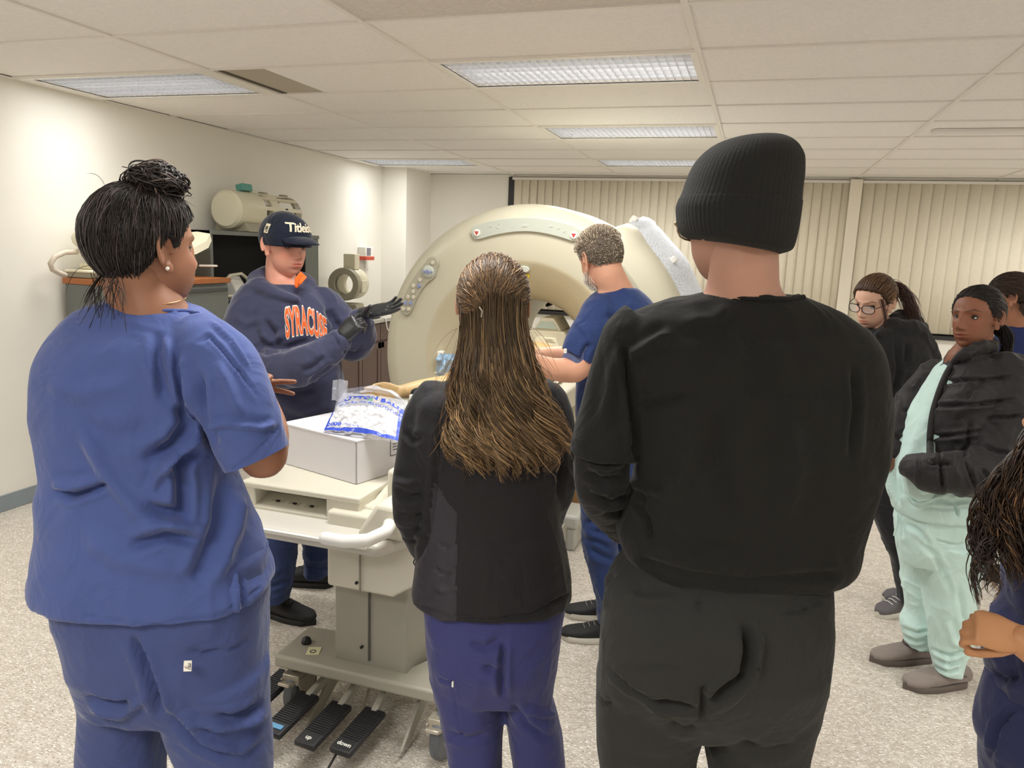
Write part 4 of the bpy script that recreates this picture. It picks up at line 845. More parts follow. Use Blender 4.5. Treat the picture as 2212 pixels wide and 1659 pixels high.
class Head:
    def __init__(s, px, py, h, yaw, pitch=0, roll=0, scale=1.0, jaw=1., nose=1., lips=1.):
        s.c = at_h(px, py, h); s.R = frame(yaw, pitch, roll); s.k = scale; s.jaw = jaw; s.nose = nose; s.lips = lips; s.h = h
    def w(s, P): return s.c + (np.asarray(P) * s.k) @ s.R.T
    def mesh(s, mb_v, mb_f, cols, na=72, npz=66, lipcol=(1, .7, .7), browcol=(.35, .3, .28), face=True, stubble=0):
        ta = np.linspace(0, 2 * math.pi, na, endpoint=False); az = math.pi / 2 + (ta - math.pi) + .45 * np.sin(ta - math.pi) * -1
        po = np.linspace(.02, math.pi - .02, npz); A, B = np.meshgrid(az, po, indexing='ij')
        D = np.stack([np.sin(B) * np.cos(A), np.sin(B) * np.sin(A), np.cos(B)], -1).reshape(-1, 3); P = D * skull(D, s.jaw)[:, None]; P = feats(P, s.nose, s.lips)
        n0 = sum(len(v) for v in mb_v); i, j = np.meshgrid(np.arange(na), np.arange(npz - 1), indexing='ij'); i2 = (i + 1) % na
        Q = np.stack([i * npz + j, i * npz + j + 1, i2 * npz + j + 1, i2 * npz + j], -1).reshape(-1, 4) + n0
        c = np.ones((len(P), 3)); x, y, z = P.T; ax = np.abs(x); fr = y > .05
        lipm = fr & (((x / .023) ** 2 + ((z + .0535) / .0115) ** 2) < 1); lf = np.clip(1.3 - ((x / .023) ** 2 + ((z + .0535) / .0115) ** 2), 0, 1)[:, None] * lipm[:, None]; c = c * (1 - lf) + np.array(lipcol) * lf
        ch = np.exp(-((ax - .045) / .02) ** 2 - ((z + .018) / .02) ** 2)[:, None] * fr[:, None] * .6; c = c * (1 - ch) + c * np.array([1.06, .88, .86]) * ch
        bz = .034 + .006 * np.exp(-((ax - .035) / .012) ** 2) - .002; bm_ = np.clip(1.6 - ((ax - .030) / .021) ** 2 - ((z - bz) / .0035) ** 2, 0, 1) * fr; c = c * (1 - bm_[:, None] * .85) + np.array(browcol) * bm_[:, None] * .85
        if stubble: st = np.exp(-((z + .07) / .035) ** 2) * (y > -.02) * stubble; c = c * (1 - st[:, None] * .35)
        mb_v.append(s.w(P)); mb_f.append(Q); cols.append(c)
        caps = []
    def ear(s, side, sc=1.0):
        V, F_ = ear_mesh(); V = V.copy() * sc; a = .35; V = np.stack([V[:, 0] * math.cos(a) - V[:, 1] * math.sin(a) * -1 * 0 - V[:, 1] * math.sin(a), V[:, 0] * math.sin(a) * 0 + V[:, 1] * math.cos(a), V[:, 2]], 1)
        t = -.18; V = np.stack([V[:, 0], V[:, 1] * math.cos(t) - V[:, 2] * math.sin(t) * -1, V[:, 2] * math.cos(t) + V[:, 1] * math.sin(t) * -1], 1)
        V = V + [.0775, -.008, .0]; V[:, 0] *= side; return s.w(V), F_
    def ear_pt(s, side, d=(0, 0, 0)): return s.w(np.array([[(.083 + d[0]) * side, -.006 + d[1], -.028 + d[2]]]))[0]
    def eyes(s, parent, iris=(60, 38, 26), open_=.0046, skin=None, gaze=(0, 0)):
        for sd in (1, -1):
            P = np.array([[.032 * sd, .0, .012]]); D = np.array([[.032 * sd, .083, .012]]); D /= np.linalg.norm(D); q = feats(D * skull(D, s.jaw)[:, None], s.nose)[0]
            c = q + [0, -.0085, 0]; m = MB(); m.ell((0, 0, 0), (.0122,) * 3, n=20, m=14); m.v[0] = s.w(m.v[0] + c); e = m.build('eyeball', mat('eye_white', (224, 216, 210), .15), parent, smooth=True)
            g = np.array([gaze[0], 1., gaze[1]]); g /= np.linalg.norm(g); m = MB(); 
            u = np.cross(g, [0, 0, 1]); u /= np.linalg.norm(u); v = np.cross(u, g); an = np.linspace(0, 2 * math.pi, 16, endpoint=False)
            m.add(s.w(np.array([c + g * .0120 + (math.cos(a) * u + math.sin(a) * v) * .0052 for a in an] + [c + g * .0134])), [(i, (i + 1) % 16, 16) for i in range(16)]); m.build('iris', mat('iris_%d' % iris[0], iris, .1), parent if 0 else e, fix=False)
            # lids: shell with a slit, plus lash line
            m = MB(); nu, nv = 28, 22; V = []; ok = []
            for i in range(nu + 1):
                for j in range(nv + 1):
                    th = math.pi * i / nu; ph = -math.pi / 2 + math.pi * j / nv; d = np.array([math.cos(th), math.sin(th) * math.cos(ph), math.sin(th) * math.sin(ph)]); r = .0136
                    x, z = d[0] * r, d[2] * r; sl = open_ * math.sqrt(max(0, 1 - (x / .0125) ** 2)); zc = z + .0008
                    V.append(c + d * r + np.array([0, .0004, 0])); ok.append(abs(zc) > sl)
            F_ = []
            for i in range(nu):
                for j in range(nv):
                    q4 = (i * (nv + 1) + j, i * (nv + 1) + j + 1, (i + 1) * (nv + 1) + j + 1, (i + 1) * (nv + 1) + j)
                    if all(ok[k] for k in q4): F_.append(q4)
            m.add(s.w(np.array(V)), F_); m.build('eyelid', skin, parent, smooth=True, fix=False)
            m = MB(); m.tube(s.w(np.array([c + np.array([x, math.sqrt(.0139 ** 2 - x * x - .00001) + .0012, open_ * math.sqrt(max(0, 1 - (x / .0132) ** 2)) + .0002]) for x in np.linspace(-.0122, .0122, 9)])), .0011, 5); m.build('lashes', m_ink, parent, smooth=True)
    def scalp(s, D, lift=0): D = D / (np.linalg.norm(D, axis=-1, keepdims=True) + 1e-9); sh = D.shape; d = D.reshape(-1, 3); return s.w(d * (skull(d, s.jaw)[:, None] + np.asarray(lift).reshape(-1, 1))).reshape(sh)
def hairline(D, front=.30, side=-.05, nape=-.52, temple=.25):
    """True where hair grows: by direction from the head centre"""
    x, y, z = D.T; az = np.arctan2(y, np.abs(x))            # +pi/2 front, 0 side, -pi/2 back
    f_ = front - .2; lim = np.interp(az, [-1.57, -.8, -.42, -.2, -.06, .08, .18, .34, .6, 1.0, 1.57], [nape, nape + .03, -.30, .05, .32, .30, .08, .36, .55 + f_, .62 + f_, .66 + f_])
    return z > lim
def hair_cap(head, lift, material, parent, name='hair', line={}, n=84, noise=.004, colr=None):
    """closed shell of hair over the scalp"""
    az = np.linspace(0, 2 * math.pi, n, endpoint=False); po = np.linspace(.01, 2.5, 64); A, B = np.meshgrid(az, po, indexing='ij'); D = np.stack([np.sin(B) * np.cos(A), np.sin(B) * np.sin(A), np.cos(B)], -1).reshape(-1, 3)
    ok = hairline(D, **line); L = (lift(D) if callable(lift) else np.full(len(D), lift)) + noise * fbm(D * 9, 2, 5)
    V = head.scalp(D, np.where(ok, L, -.008)); k = 64; i, j = np.meshgrid(np.arange(n), np.arange(k - 1), indexing='ij'); i2 = (i + 1) % n; Q = np.stack([i * k + j, i * k + j + 1, i2 * k + j + 1, i2 * k + j], -1).reshape(-1, 4)
    Q = Q[ok[Q].any(1)]; me = fast_mesh(name, V, Q, np.ones((len(V), 3)) if colr is None else np.tile(colr, (len(V), 1))); me.materials.append(material); return me
def slerp_path(d0, d1, K):
    d0 = d0 / np.linalg.norm(d0, axis=1, keepdims=True); d1 = d1 / np.linalg.norm(d1, axis=1, keepdims=True); om = np.arccos(np.clip((d0 * d1).sum(1), -.999, .999))[:, None, None]; t = np.linspace(0, 1, K)[None, :, None]
    return (np.sin((1 - t) * om) * d0[:, None] + np.sin(t * om) * d1[:, None]) / np.sin(om)
def sphere_dirs(n, seed=0):
    i = np.arange(n) + .5; ph = np.arccos(1 - 2 * i / n); th = np.pi * (1 + 5 ** .5) * i + seed; return np.stack([np.cos(th) * np.sin(ph), np.sin(th) * np.sin(ph), np.cos(ph)], 1)

# ---- hand
def hand_mb(W, d, pn, side=1, curl=(.3, .3, .35, .4), thumb=(.7, .3), spread=.10, k=1.0, tc=.3):
    """W wrist, d towards the fingers, pn palm normal, side +1/-1 for the thumb's side"""
    W = np.array(W, float); d = np.array(d, float); d /= np.linalg.norm(d); pn = np.array(pn, float); pn -= d * (pn @ d); pn /= np.linalg.norm(pn); s = np.cross(d, pn) * side
    T = lambda x, y, z: W + k * (d * x + s * y + pn * z); m = MB(); an = np.linspace(0, 2 * math.pi, 20, endpoint=False)
    rr = []
    for x, w_, t_, yo in [(-.02, .028, .020, 0), (.0, .027, .019, 0), (.02, .033, .018, .002), (.05, .041, .0165, .001), (.08, .041, .014, 0), (.098, .036, .010, 0)]:
        rr.append(np.array([T(x, yo + w_ * math.copysign(abs(math.cos(a)) ** .8, math.cos(a)), t_ * math.sin(a)) for a in an]))
    m.loft(rr)
    for i, (y0, L, r, c) in enumerate(zip((.030, .010, -.010, -.028), (.076, .084, .078, .060), (.0088, .0090, .0086, .0076), curl)):
        p = np.array([.086 - .006 * (i == 3), y0, .0]); ang = -.05; sp = spread * (1.5 - i); pts = [T(*(p - [.03, 0, 0])), T(*p)]; rad = [r * 1.05, r * 1.05]
        for f_, sg in zip((.44, .30, .26), (1, 1.2, .9)):
            ang += c * sg; st = L * f_; p = p + np.array([st * math.cos(ang) * math.cos(sp), st * math.cos(ang) * math.sin(sp), st * math.sin(ang)]); pts.append(T(*p)); rad.append(rad[-1] * .92)
        m.tube(pts, np.array(rad) * k, 12)
    a, b = thumb; p = np.array([.012, .018, .004]); pts = [T(*p)]; rad = [.013]
    for L, e, r in ((.036, 0, .0125), (.034, -tc * .5, .0105), (.028, -tc, .0092)):
        aa = a + e; p = p + np.array([L * math.cos(aa) * math.cos(b), L * math.sin(aa) * math.cos(b), L * math.sin(b)]); pts.append(T(*p)); rad.append(r)
    m.tube(pts, np.array(rad) * k, 12); return m
def add_mesh(mb, me):
    mb.add(getco(me), [tuple(p.vertices) for p in me.polygons]); bpy.data.meshes.remove(me)
def body(parent, skinmat, mb, voxel=.013, heads=(), hands=(), fine=(), name='body', headkw={}):
    """one continuous skin mesh: trunk and limbs fused, head, ears and hands joined on"""
    out = MB(); 
    if mb is not None: me = fuse(mb, voxel, 3); add_mesh(out, me)
    for f in fine: me = fuse(f, .006, 3); add_mesh(out, me)
    for hm in hands: me = fuse(hm, .0036, 2); add_mesh(out, me)
    for ears in heads[1:]: out.add(*ears)
    V = list(out.v); F_ = list(out.f); n = out.n; cols = [np.ones((n, 3))]
    if heads:
        hv, hf, hc = [], [], []; heads[0].mesh(hv, hf, hc, **headkw); V.append(hv[0]); F_ += [tuple(int(i) + n for i in q) for q in hf[0]]; cols.append(hc[0])
    me = bpy.data.meshes.new(name); me.from_pydata(np.concatenate(V).tolist(), [], F_); me.update(); setcol(me, np.concatenate(cols)); me.materials.append(skinmat)
    return finish(name, me, parent, smooth=True)
def neck(mb, head, base, r0=.056, r1=.062, back=-.018):
    a = head.w(np.array([[0, back, -.02], [0, back - .004, -.075]])); b = np.array(base); mb.tube([a[0], a[1], (a[1] + b) / 2 + NH * .0, b, b - UP * .06], [r0, r0, (r0 + r1) / 2, r1 * 1.06, r1 * 1.15], 24)
def shoe(parent, heel, d, L=.28, w_=.10, mats=None, h0=.075, label=None, name='shoe', laces=True, collar=True):
    heel = np.array(heel, float); d = np.array(d, float); d[2] = 0; d /= np.linalg.norm(d); s = np.cross(d, UP); up_m, sole_m = mats; z0 = heel[2]
    def sec(x, wd, z1, hh, n=20, e=2.4):
        an = np.linspace(0, 2 * math.pi, n, endpoint=False); return np.array([heel + d * x + s * (wd * math.copysign(abs(math.cos(a)) ** (2 / e), math.cos(a))) + UP * (z1 + hh * (.5 + .5 * math.copysign(abs(math.sin(a)) ** (2 / e), math.sin(a)))) for a in an])
    m = MB(); m.loft([sec(-.01, w_ * .22, .03, .04), sec(0, w_ * .33, .02, h0 + .0), sec(.05, w_ * .37, .018, h0 + .012), sec(.10, w_ * .39, .018, h0), sec(.155, w_ * .44, .016, h0 * .78), sec(.21, w_ * .46, .015, h0 * .58), sec(L * .9, w_ * .38, .015, h0 * .46), sec(L * .985, w_ * .20, .016, h0 * .30)])
    me = fuse(m, .005, 3); folds(me, (), .0012, (18, 18, 18), 3, .0004); me.materials.append(up_m); o = finish(name, me, parent, smooth=True)
    if label: o['label'] = label
    an = np.linspace(0, 2 * math.pi, 40, endpoint=False)
    def out(z, g): 
        P = []
        for a in an:
            t = .5 + .5 * math.cos(a); x = -.012 + (L + .018) * t; wd = np.interp(t, [0, .1, .35, .6, .85, 1], [.0, .30, .39, .47, .40, .0]) * w_ * g
            if t < .02 or t > .98: pass
            P.append(heel + d * x + s * wd * (1 if math.sin(a) >= 0 else -1) + UP * z)
        return np.array(P)
    m = MB(); m.loft([out(.001, .96), out(.006, 1.03), out(.022, 1.02), out(.027, .98)]); m.build('sole', sole_m, o, smooth='auto')
    if laces:
        m = MB()
        for k in range(4):
            x = .115 + k * .022; zz = .018 + h0 * (.98 - k * .10); m.tube([heel + d * x - s * .022 + UP * (zz - .004), heel + d * (x + .006) + UP * (zz + .003), heel + d * x + s * .022 + UP * (zz - .004)], .0022, 6)
        m.build('laces', up_m if laces is True else laces, o, smooth=True)
    return o
def print_on(me_src, name, meshes_co_faces, origin, U, V, rdir, material, parent, off=.0015, rng_=None):
    co, faces = meshes_co_faces; U = np.array(U, float) / np.linalg.norm(U); V = np.array(V, float); V -= U * (U @ V); V /= np.linalg.norm(V)
    Vv = [Vector(v) for v in getco(me_src)]; bv = BVHTree.FromPolygons(Vv, [tuple(p.vertices) for p in me_src.polygons]); rd = Vector(rdir).normalized(); P = []
    for x, y, z in co:
        o = Vector(np.array(origin) + U * x + V * y); hit = bv.ray_cast(o, rd); gone = 0.0
        while rng_ is not None and hit[0] is not None and gone + hit[3] < rng_[1] and (gone + hit[3] < rng_[0] or hit[1].dot(rd) > 0):
            gone += hit[3] + .002; hit = bv.ray_cast(o + rd * gone, rd)
        P.append(np.array(hit[0] - rd * off) if hit[0] is not None and (rng_ is None or rng_[0] < gone + hit[3] < rng_[1]) else None)
    bad = {i for i, p in enumerate(P) if p is None}; faces = [f for f in faces if not (set(f) & bad) and max(np.linalg.norm(P[f[i]] - P[f[i - 1]]) for i in range(len(f))) < .08]; P = [p if p is not None else np.zeros(3) for p in P]
    used = sorted({i for f in faces for i in f}); mp_ = {a: b for b, a in enumerate(used)}; P = np.array(P)[used]; faces = [tuple(mp_[i] for i in f) for f in faces]
    return MB().add(P, faces).build(name, material, parent, fix=False)
def text_geo(txt, size, bold=0, shear=0, maxlen=.012, space=1.0, arch=0):
    cu_ = bpy.data.curves.new('t', 'FONT'); cu_.body = txt; cu_.size = size; cu_.offset = bold; cu_.shear = shear; cu_.align_x = 'CENTER'; cu_.resolution_u = 3; cu_.space_character = space
    t = bpy.data.objects.new('t', cu_); COL.objects.link(t); dg = bpy.context.evaluated_depsgraph_get(); me = bpy.data.meshes.new_from_object(t.evaluated_get(dg)); bpy.data.objects.remove(t)
    bm = bmesh.new(); bm.from_mesh(me); bmesh.ops.triangulate(bm, faces=bm.faces)
    for _ in range(4):
        e = [e for e in bm.edges if e.calc_length() > maxlen]
        if not e: break
        bmesh.ops.subdivide_edges(bm, edges=e, cuts=1); bmesh.ops.triangulate(bm, faces=bm.faces)
    co = np.array([v.co for v in bm.verts]); bm.verts.ensure_lookup_table(); F_ = [tuple(v.index for v in f.verts) for f in bm.faces]; bm.free(); bpy.data.meshes.remove(me)
    if arch: co[:, 1] -= arch * co[:, 0] ** 2
    return co, F_

def surf_line(name, px, r, meshes, material, parent, sub=8, lift=0):
    """a cord or seam laid on the surface the camera sees there"""
    bvs = [BVHTree.FromPolygons([Vector(v) for v in getco(m)], [tuple(p.vertices) for p in m.polygons]) for m in meshes]
    A = np.array([[i, x, y] for i, (x, y) in enumerate(px)], float); A = cat_rows(A, 1 / sub); P = []
    for _, x, y in A:
        d = ray(x, y); d = Vector(d / np.linalg.norm(d)); hs = [b.ray_cast(Vector((0, 0, CAM_H)), d) for b in bvs]; hs = [h for h in hs if h[0] is not None]
        if hs: h = min(hs, key=lambda q: q[3]); P.append(np.array(h[0] - d * lift))
    D = np.array([np.linalg.norm(p - [0, 0, CAM_H]) for p in P]); k = np.convolve(np.pad(D, 3, 'edge'), np.ones(7) / 7, 'valid'); P = [np.array([0, 0, CAM_H]) + (p - [0, 0, CAM_H]) * (kk / dd) for p, kk, dd in zip(P, k, D)]
    return MB().tube(P, r, 8).build(name, material, parent, smooth=True)
# ================================================================ people
def skin(name, rgb): return mat(name, rgb, .5, var=.05, vscale=14, bump=.12, bscale=350, bdist=.0006, attr='Col', sss=.06, spec=.4)
def fabric(name, rgb, rough=.85, sheen=.15, bump=.35, bscale=900, var=.03, wr=.35, wscale=7): return mat(name, rgb, rough, var=var, vscale=6, bump=bump, bscale=bscale, bdist=.0006, sheen=sheen, spec=.25, wr=wr, wscale=wscale)
m_hair = mat('hair_strands', (255, 255, 255), .42, attr='Col', spec=.5); m_hairbase = mat('hair_base', (255, 255, 255), .6, attr='Col', spec=.3)
def hcols(n, base, dev=.25, seed=0, gold=None, gp=0):
    r = np.random.RandomState(seed); b = np.array(lin(base)[:3]); c = b[None] * np.exp(r.randn(n, 1) * dev) 
    if gold is not None: g = np.array(lin(gold)[:3]); m = r.rand(n) < gp; c[m] = g * np.exp(r.randn(m.sum(), 1) * dev)
    return c
def loose(mb, pts, r=.001): mb.tube(pts, r, 4, False)
def surf_strands(head, n, target, lift, K=14, seed=0, line={}, r=.0011, jit=.0025, cols=None, keep=None, stopfrac=(.55, 1.)):
    """strands lying on the scalp and running towards the target direction"""
    D = sphere_dirs(int(n * 2.6), seed); D = D[hairline(D, **line)]
    if keep is not None: D = D[keep(D)]
    rs = np.random.RandomState(seed); D = D[rs.permutation(len(D))[:n]]; tg = target(D) if callable(target) else np.tile(np.array(target, float), (len(D), 1)); tg = tg + rs.randn(len(D), 3) * .12
    path = slerp_path(D, tg, 40); f = rs.uniform(*stopfrac, len(D)); idx = (np.linspace(0, 1, K)[None] * f[:, None] * 39); i0 = np.floor(idx).astype(int).clip(0, 38); w_ = (idx - i0)[..., None]
    ar = np.arange(len(D))[:, None]; path = path[ar, i0] * (1 - w_) + path[ar, i0 + 1] * w_
    L = lift + rs.uniform(0, jit, (len(D), 1)) * np.sin(np.linspace(0, 1, K) * 3.0)[None] + .0015 * np.sin(np.linspace(0, 6, K)[None] + rs.rand(len(D), 1) * 9)
    P = head.scalp(path, L); return strands(P, np.full(len(D), r) * rs.uniform(.6, 1.3, len(D)), hcols(len(D), *cols) if cols else None)
m_blackshoe = mat('black_shoe', (28, 28, 29), .75, bump=.3, bscale=500); m_blacksole = mat('black_sole', (24, 24, 25), .6); m_whitesole = mat('white_sole', (206, 202, 190), .6)
def feet_at(px, py, h): p = at_h(px, py, h); p[2] = 0; return p
HA, HB, HC = 1.68, 1.80, 1.40

# ---- A: woman in blue scrubs with a bun
A = thing('person', 'woman in royal blue scrubs with dark hair in a messy bun, seen from behind', 'person', feet_at(350, 1500, HA))
skA = skin('skin_brown', (150, 104, 79)); m_scrubA = fabric('scrub_blue', (72, 87, 142), .8, .25, var=.05); m_pantA = fabric('scrub_blue_trousers', (66, 78, 126), .8, .2)
hd = Head(320, 545, HA, 37, -2, 0, 1.13, jaw=1.22, nose=.7, lips=.5)
mb = MB(); trunk(mb, [(655, 262, 385, .13, .02), (700, 200, 450, .20, .02), (800, 150, 470, .26, .02), (1000, 175, 440, .24, .02), (1250, 170, 480, .26, .02), (1400, 190, 530, .24, 0), (1470, 215, 520, .18, 0)], HA - .02)
trunk(mb, [(1440, 215, 300, .13, 0.03), (1650, 225, 310, .11, 0.03), (1880, 240, 300, .10, 0)], HA); trunk(mb, [(1440, 410, 520, .13, 0), (1650, 440, 550, .11, 0), (1880, 460, 530, .10, 0)], HA)
neck(mb, hd, at_h(325, 668, HA - .02), .070, .074)
limb(mb, [(470, 760, HA - .04, .055), (530, 890, HA - .10, .058), (568, 985, HA - .09, .054)]); limb(mb, [(568, 985, HA - .09, .054), (582, 930, HA + .04, .045), (572, 868, HA + .17, .032)])
limb(mb, [(150, 760, HA + .05, .05), (170, 900, HA + .12, .05), (300, 880, HA + .25, .04), (420, 850, HA + .28, .03)])
W1 = at_h(571, 866, HA + .17); hands = [hand_mb(W1, -RH * .9 + NH * .35 + UP * .1, -NH, 1, (.25, .2, .4, .5), spread=.10, k=.9)]
W2 = at_h(512, 832, HA + .20); hands.append(hand_mb(W2, RH * 1 + UP * .02, UP * -.2 - NH, -1, (.9, .10, .12, 1.1), thumb=(1.0, .2), spread=.2, k=.9))
body(A, skA, mb, heads=[hd, hd.ear(1, 1.08), hd.ear(-1, 1.08)], hands=hands, headkw=dict(browcol=(.3, .28, .26), na=128, npz=120))
hd.eyes(A, skin=skA)
mb = MB(); trunk(mb, [(652, 236, 392, .155, .01), (662, 205, 425, .19, .01), (680, 170, 458, .225, .01), (705, 143, 485, .26, .01), (740, 118, 505, .30, 0), (800, 98, 512, .335, 0), (870, 99, 508, .35, 0), (950, 112, 500, .36, 0), (1020, 120, 500, .36, 0), (1060, 110, 512, .365, 0), (1120, 114, 538, .38, 0), (1200, 103, 566, .41, 0), (1245, 94, 583, .42, 0), (1262, 96, 580, .42, 0)], HA, 2.4, 14)
limb(mb, [(440, 745, HA - .05, .075), (480, 800, HA - .08, .086), (515, 880, HA - .10, .082), (548, 970, HA - .10, .077), (568, 1015, HA - .10, .073)], 28)
limb(mb, [(170, 770, HA + .02, .07), (150, 860, HA + .08, .07), (190, 900, HA + .16, .065)], 20)
me = fuse(mb, .0065, 4); cut_open(me, [(at_h(557, 987, HA - .10), at_h(568, 1015, HA - .10) - at_h(530, 935, HA - .10), .068, 1.9)])
folds(me, [([(343, 720), (338, 770), (348, 822), (352, 870)], 11, -.014), ([(357, 730), (370, 790), (378, 850), (384, 880)], 9, .008), ([(384, 868), (405, 915), (372, 960), (305, 998)], 15, -.026), ([(321, 1068), (345, 1020), (375, 990), (418, 950), (450, 985)], 10, .012),
  ([(300, 1092), (350, 1104), (392, 1108), (392, 1050), (384, 1010), (400, 985), (432, 962)], 13, -.024), ([(116, 1064), (156, 1073), (200, 1058), (238, 1044)], 8, -.016), ([(110, 1045), (150, 1050), (205, 1040)], 10, .008), ([(276, 1182), (325, 1166), (357, 1156), (446, 1171)], 12, -.016), ([(290, 1145), (370, 1135), (450, 1150)], 12, .006),
  ([(165, 908), (236, 1033), (330, 1144)], 16, .009), ([(482, 1019), (476, 1131), (440, 1210), (419, 1256)], 18, -.020), ([(520, 1060), (500, 1160), (470, 1260)], 16, .009), ([(513, 1222), (520, 1260), (531, 1330)], 5, -.010), ([(505, 1225), (509, 1270), (512, 1340)], 5, .008), ([(425, 745), (452, 725), (473, 747), (520, 800), (562, 863)], 4, -.006), ([(470, 780), (500, 850), (520, 900)], 12, .008), ([(430, 930), (480, 915), (562, 925), (600, 915)], 7, .009), ([(428, 800), (432, 870), (440, 920), (470, 965)], 10, -.016), ([(395, 760), (405, 820), (425, 880)], 9, .009),
  ([(450, 690), (500, 730), (545, 800)], 5, .006), ([(160, 1130), (260, 1210), (380, 1230), (480, 1200)], 20, .006), ([(180, 1330), (330, 1352), (480, 1325), (560, 1270)], 3, -.003, 1), ([(505, 1010), (545, 985), (603, 925)], 3, -.003, 1), ([(245, 655), (300, 668), (380, 672)], 3, .004, 1), ([(100, 830), (180, 850), (300, 820)], 20, .006), ([(140, 900), (250, 950), (330, 920)], 22, -.005)], .0045, (6, 6, 3.5), 11)
cloth('scrub_top', me, m_scrubA, A); surf_line('neckband', [(240, 652), (262, 660), (300, 667), (345, 671), (390, 671), (428, 676)], .0045, [me], m_scrubA, A)
mb = MB(); trunk(mb, [(1180, 118, 570, .37, 0), (1262, 132, 572, .37, 0), (1330, 150, 568, .36, 0), (1400, 165, 568, .35, 0), (1470, 176, 572, .30, 0), (1510, 186, 575, .26, 0)], HA, 2.5)
trunk(mb, [(1440, 178, 350, .25, .03), (1530, 187, 352, .22, .03), (1600, 182, 346, .20, .03), (1659, 178, 347, .19, .03), (1800, 195, 335, .18, .03), (1925, 210, 325, .17, .03)], HA); trunk(mb, [(1440, 345, 573, .27, -.02), (1530, 352, 575, .24, -.02), (1600, 376, 584, .22, -.02), (1659, 402, 588, .20, -.02), (1800, 425, 575, .18, -.02), (1925, 440, 560, .17, -.02)], HA)
me = fuse(mb, .0090, 3)
folds(me, [([(280, 1370), (310, 1430), (335, 1500), (350, 1550)], 10, -.02), ([(400, 1402), (440, 1410), (500, 1400), (545, 1375)], 4, -.006), ([(460, 1545), (500, 1555), (540, 1540), (572, 1515)], 10, -.014), ([(375, 1505), (420, 1560), (470, 1570), (540, 1560), (575, 1545)], 8, .012), ([(350, 1500), (400, 1560), (460, 1610), (520, 1620), (575, 1580)], 9, .012), ([(370, 1540), (430, 1605), (500, 1640)], 9, -.012), ([(185, 1505), (230, 1520), (290, 1525)], 7, -.012), ([(190, 1530), (260, 1545), (320, 1500)], 9, .010)], .005, (5, 5, 4), 21)
cloth('scrub_trousers', me, m_pantA, A)
o = MB(); c0 = at_h(406, 1438, HA - .19); q = [c0 + RH * a * .0085 + UP * b * .013 + RH * b * .001 for a, b in ((-1, -1), (1, -.9), (1, 1), (-1, .9))]; o.add(q + [p - NH * .002 for p in q], [(0, 1, 2, 3), (4, 5, 6, 7), (0, 1, 5, 4), (1, 2, 6, 5), (2, 3, 7, 6), (3, 0, 4, 7)]); tg = o.build('garment_tag', m_white, A)
text_part('tag_lettering', 'FSU', .009, c0 - NH * .0026 + RH * .004, -UP, RH, m_ink, tg, .0003); text_part('tag_mark', '//', .010, c0 - NH * .0026 - UP * .003 - RH * .003, -UP, RH, mat('tag_maroon', (120, 30, 50), .6), tg, .0003)
ln = dict(front=.22, side=-.02, nape=-.70, temple=.20); dk = (38, 30, 28)
cap = hair_cap(hd, .012, m_hairbase, A, 'hair', ln, colr=lin((30, 24, 23))[:3]); hairA = finish('hair', cap, A, smooth=True)
bunT = np.array([.05, -.02, 1.0]); L1 = surf_strands(hd, 2300, bunT, .014, seed=1, line=ln, cols=(dk, .35, 1, (96, 84, 82), .10), r=.0011, jit=.006)
rs = np.random.RandomState(4); bc_ = at_h(340, 393, HA + .0); PB = []
for i in range(700):
    ax = rs.randn(3); ax /= np.linalg.norm(ax); ax = ax * .6 + UP * .8 * (i % 2) + RH * .3; ax /= np.linalg.norm(ax); u_ = np.cross(ax, rs.randn(3)); u_ /= np.linalg.norm(u_); v_ = np.cross(ax, u_); rr = rs.uniform(.015, .056); a0 = rs.uniform(0, 6.28); t = np.linspace(a0, a0 + rs.uniform(2, 4.5), 16)
    off = rs.randn(3) * .007; P = bc_ + off + (np.cos(t)[:, None] * u_ + np.sin(t)[:, None] * v_) * rr * (1 + .12 * np.sin(3 * t + i))[:, None]; P[:, 2] = bc_[2] + (P[:, 2] - bc_[2]) * .72; PB.append(P)
L2 = strands(np.array(PB), rs.uniform(.0010, .0024, len(PB)), hcols(len(PB), dk, .35, 2, (110, 95, 90), .12))
PB = []
for i in range(60):   # wisps at nape, temple and crown
    z = rs.rand() * .74
    if z < .45: s_ = hd.w(np.array([[rs.uniform(-.06, .07), -.085, rs.uniform(-.07, -.03)]]))[0]; e = s_ + np.array([rs.randn() * .02, 0, -rs.uniform(.03, .13)]) - NH * .02 + RH * rs.randn() * .02
    elif z < .75: s_ = hd.w(np.array([[rs.uniform(-.05, .06), rs.uniform(-.08, .06), .115]]))[0]; e = s_ + RH * rs.uniform(-.05, .08) + UP * rs.uniform(-.03, .03)
    else: s_ = hd.w(np.array([[.05, .075, .085]]))[0]; e = s_ + RH * rs.uniform(0, .02) - UP * rs.uniform(.0, .03)
    m_ = (s_ + e) / 2 + rs.randn(3) * .014 + UP * .008; t = np.linspace(0, 1, 16)[:, None]; PB.append((1 - t) ** 2 * s_ + 2 * t * (1 - t) * m_ + t * t * e)
for k in range(14):   # the long loose lock over the left shoulder
    s_ = at_h(236 + k * .5, 582, HA - .05); a_ = at_h(205 + rs.randn() * 2, 595, HA - .09); e = at_h(183 + rs.randn() * 4, 660 + rs.randn() * 8, HA - .12); t = np.linspace(0, 1, 16)[:, None]; PB.append((1 - t) ** 2 * s_ + 2 * t * (1 - t) * a_ + t * t * e)
L3 = strands(np.array(PB), rs.uniform(.0005, .0009, len(PB)), hcols(len(PB), dk, .3, 5))
mb = MB(); mb.ell(bc_, (.046, .046, .032)); v0 = mb.v[0]; f0 = np.array(mb.f)
L4 = (v0, f0, np.tile(lin((26, 21, 20))[:3], (len(v0), 1)))
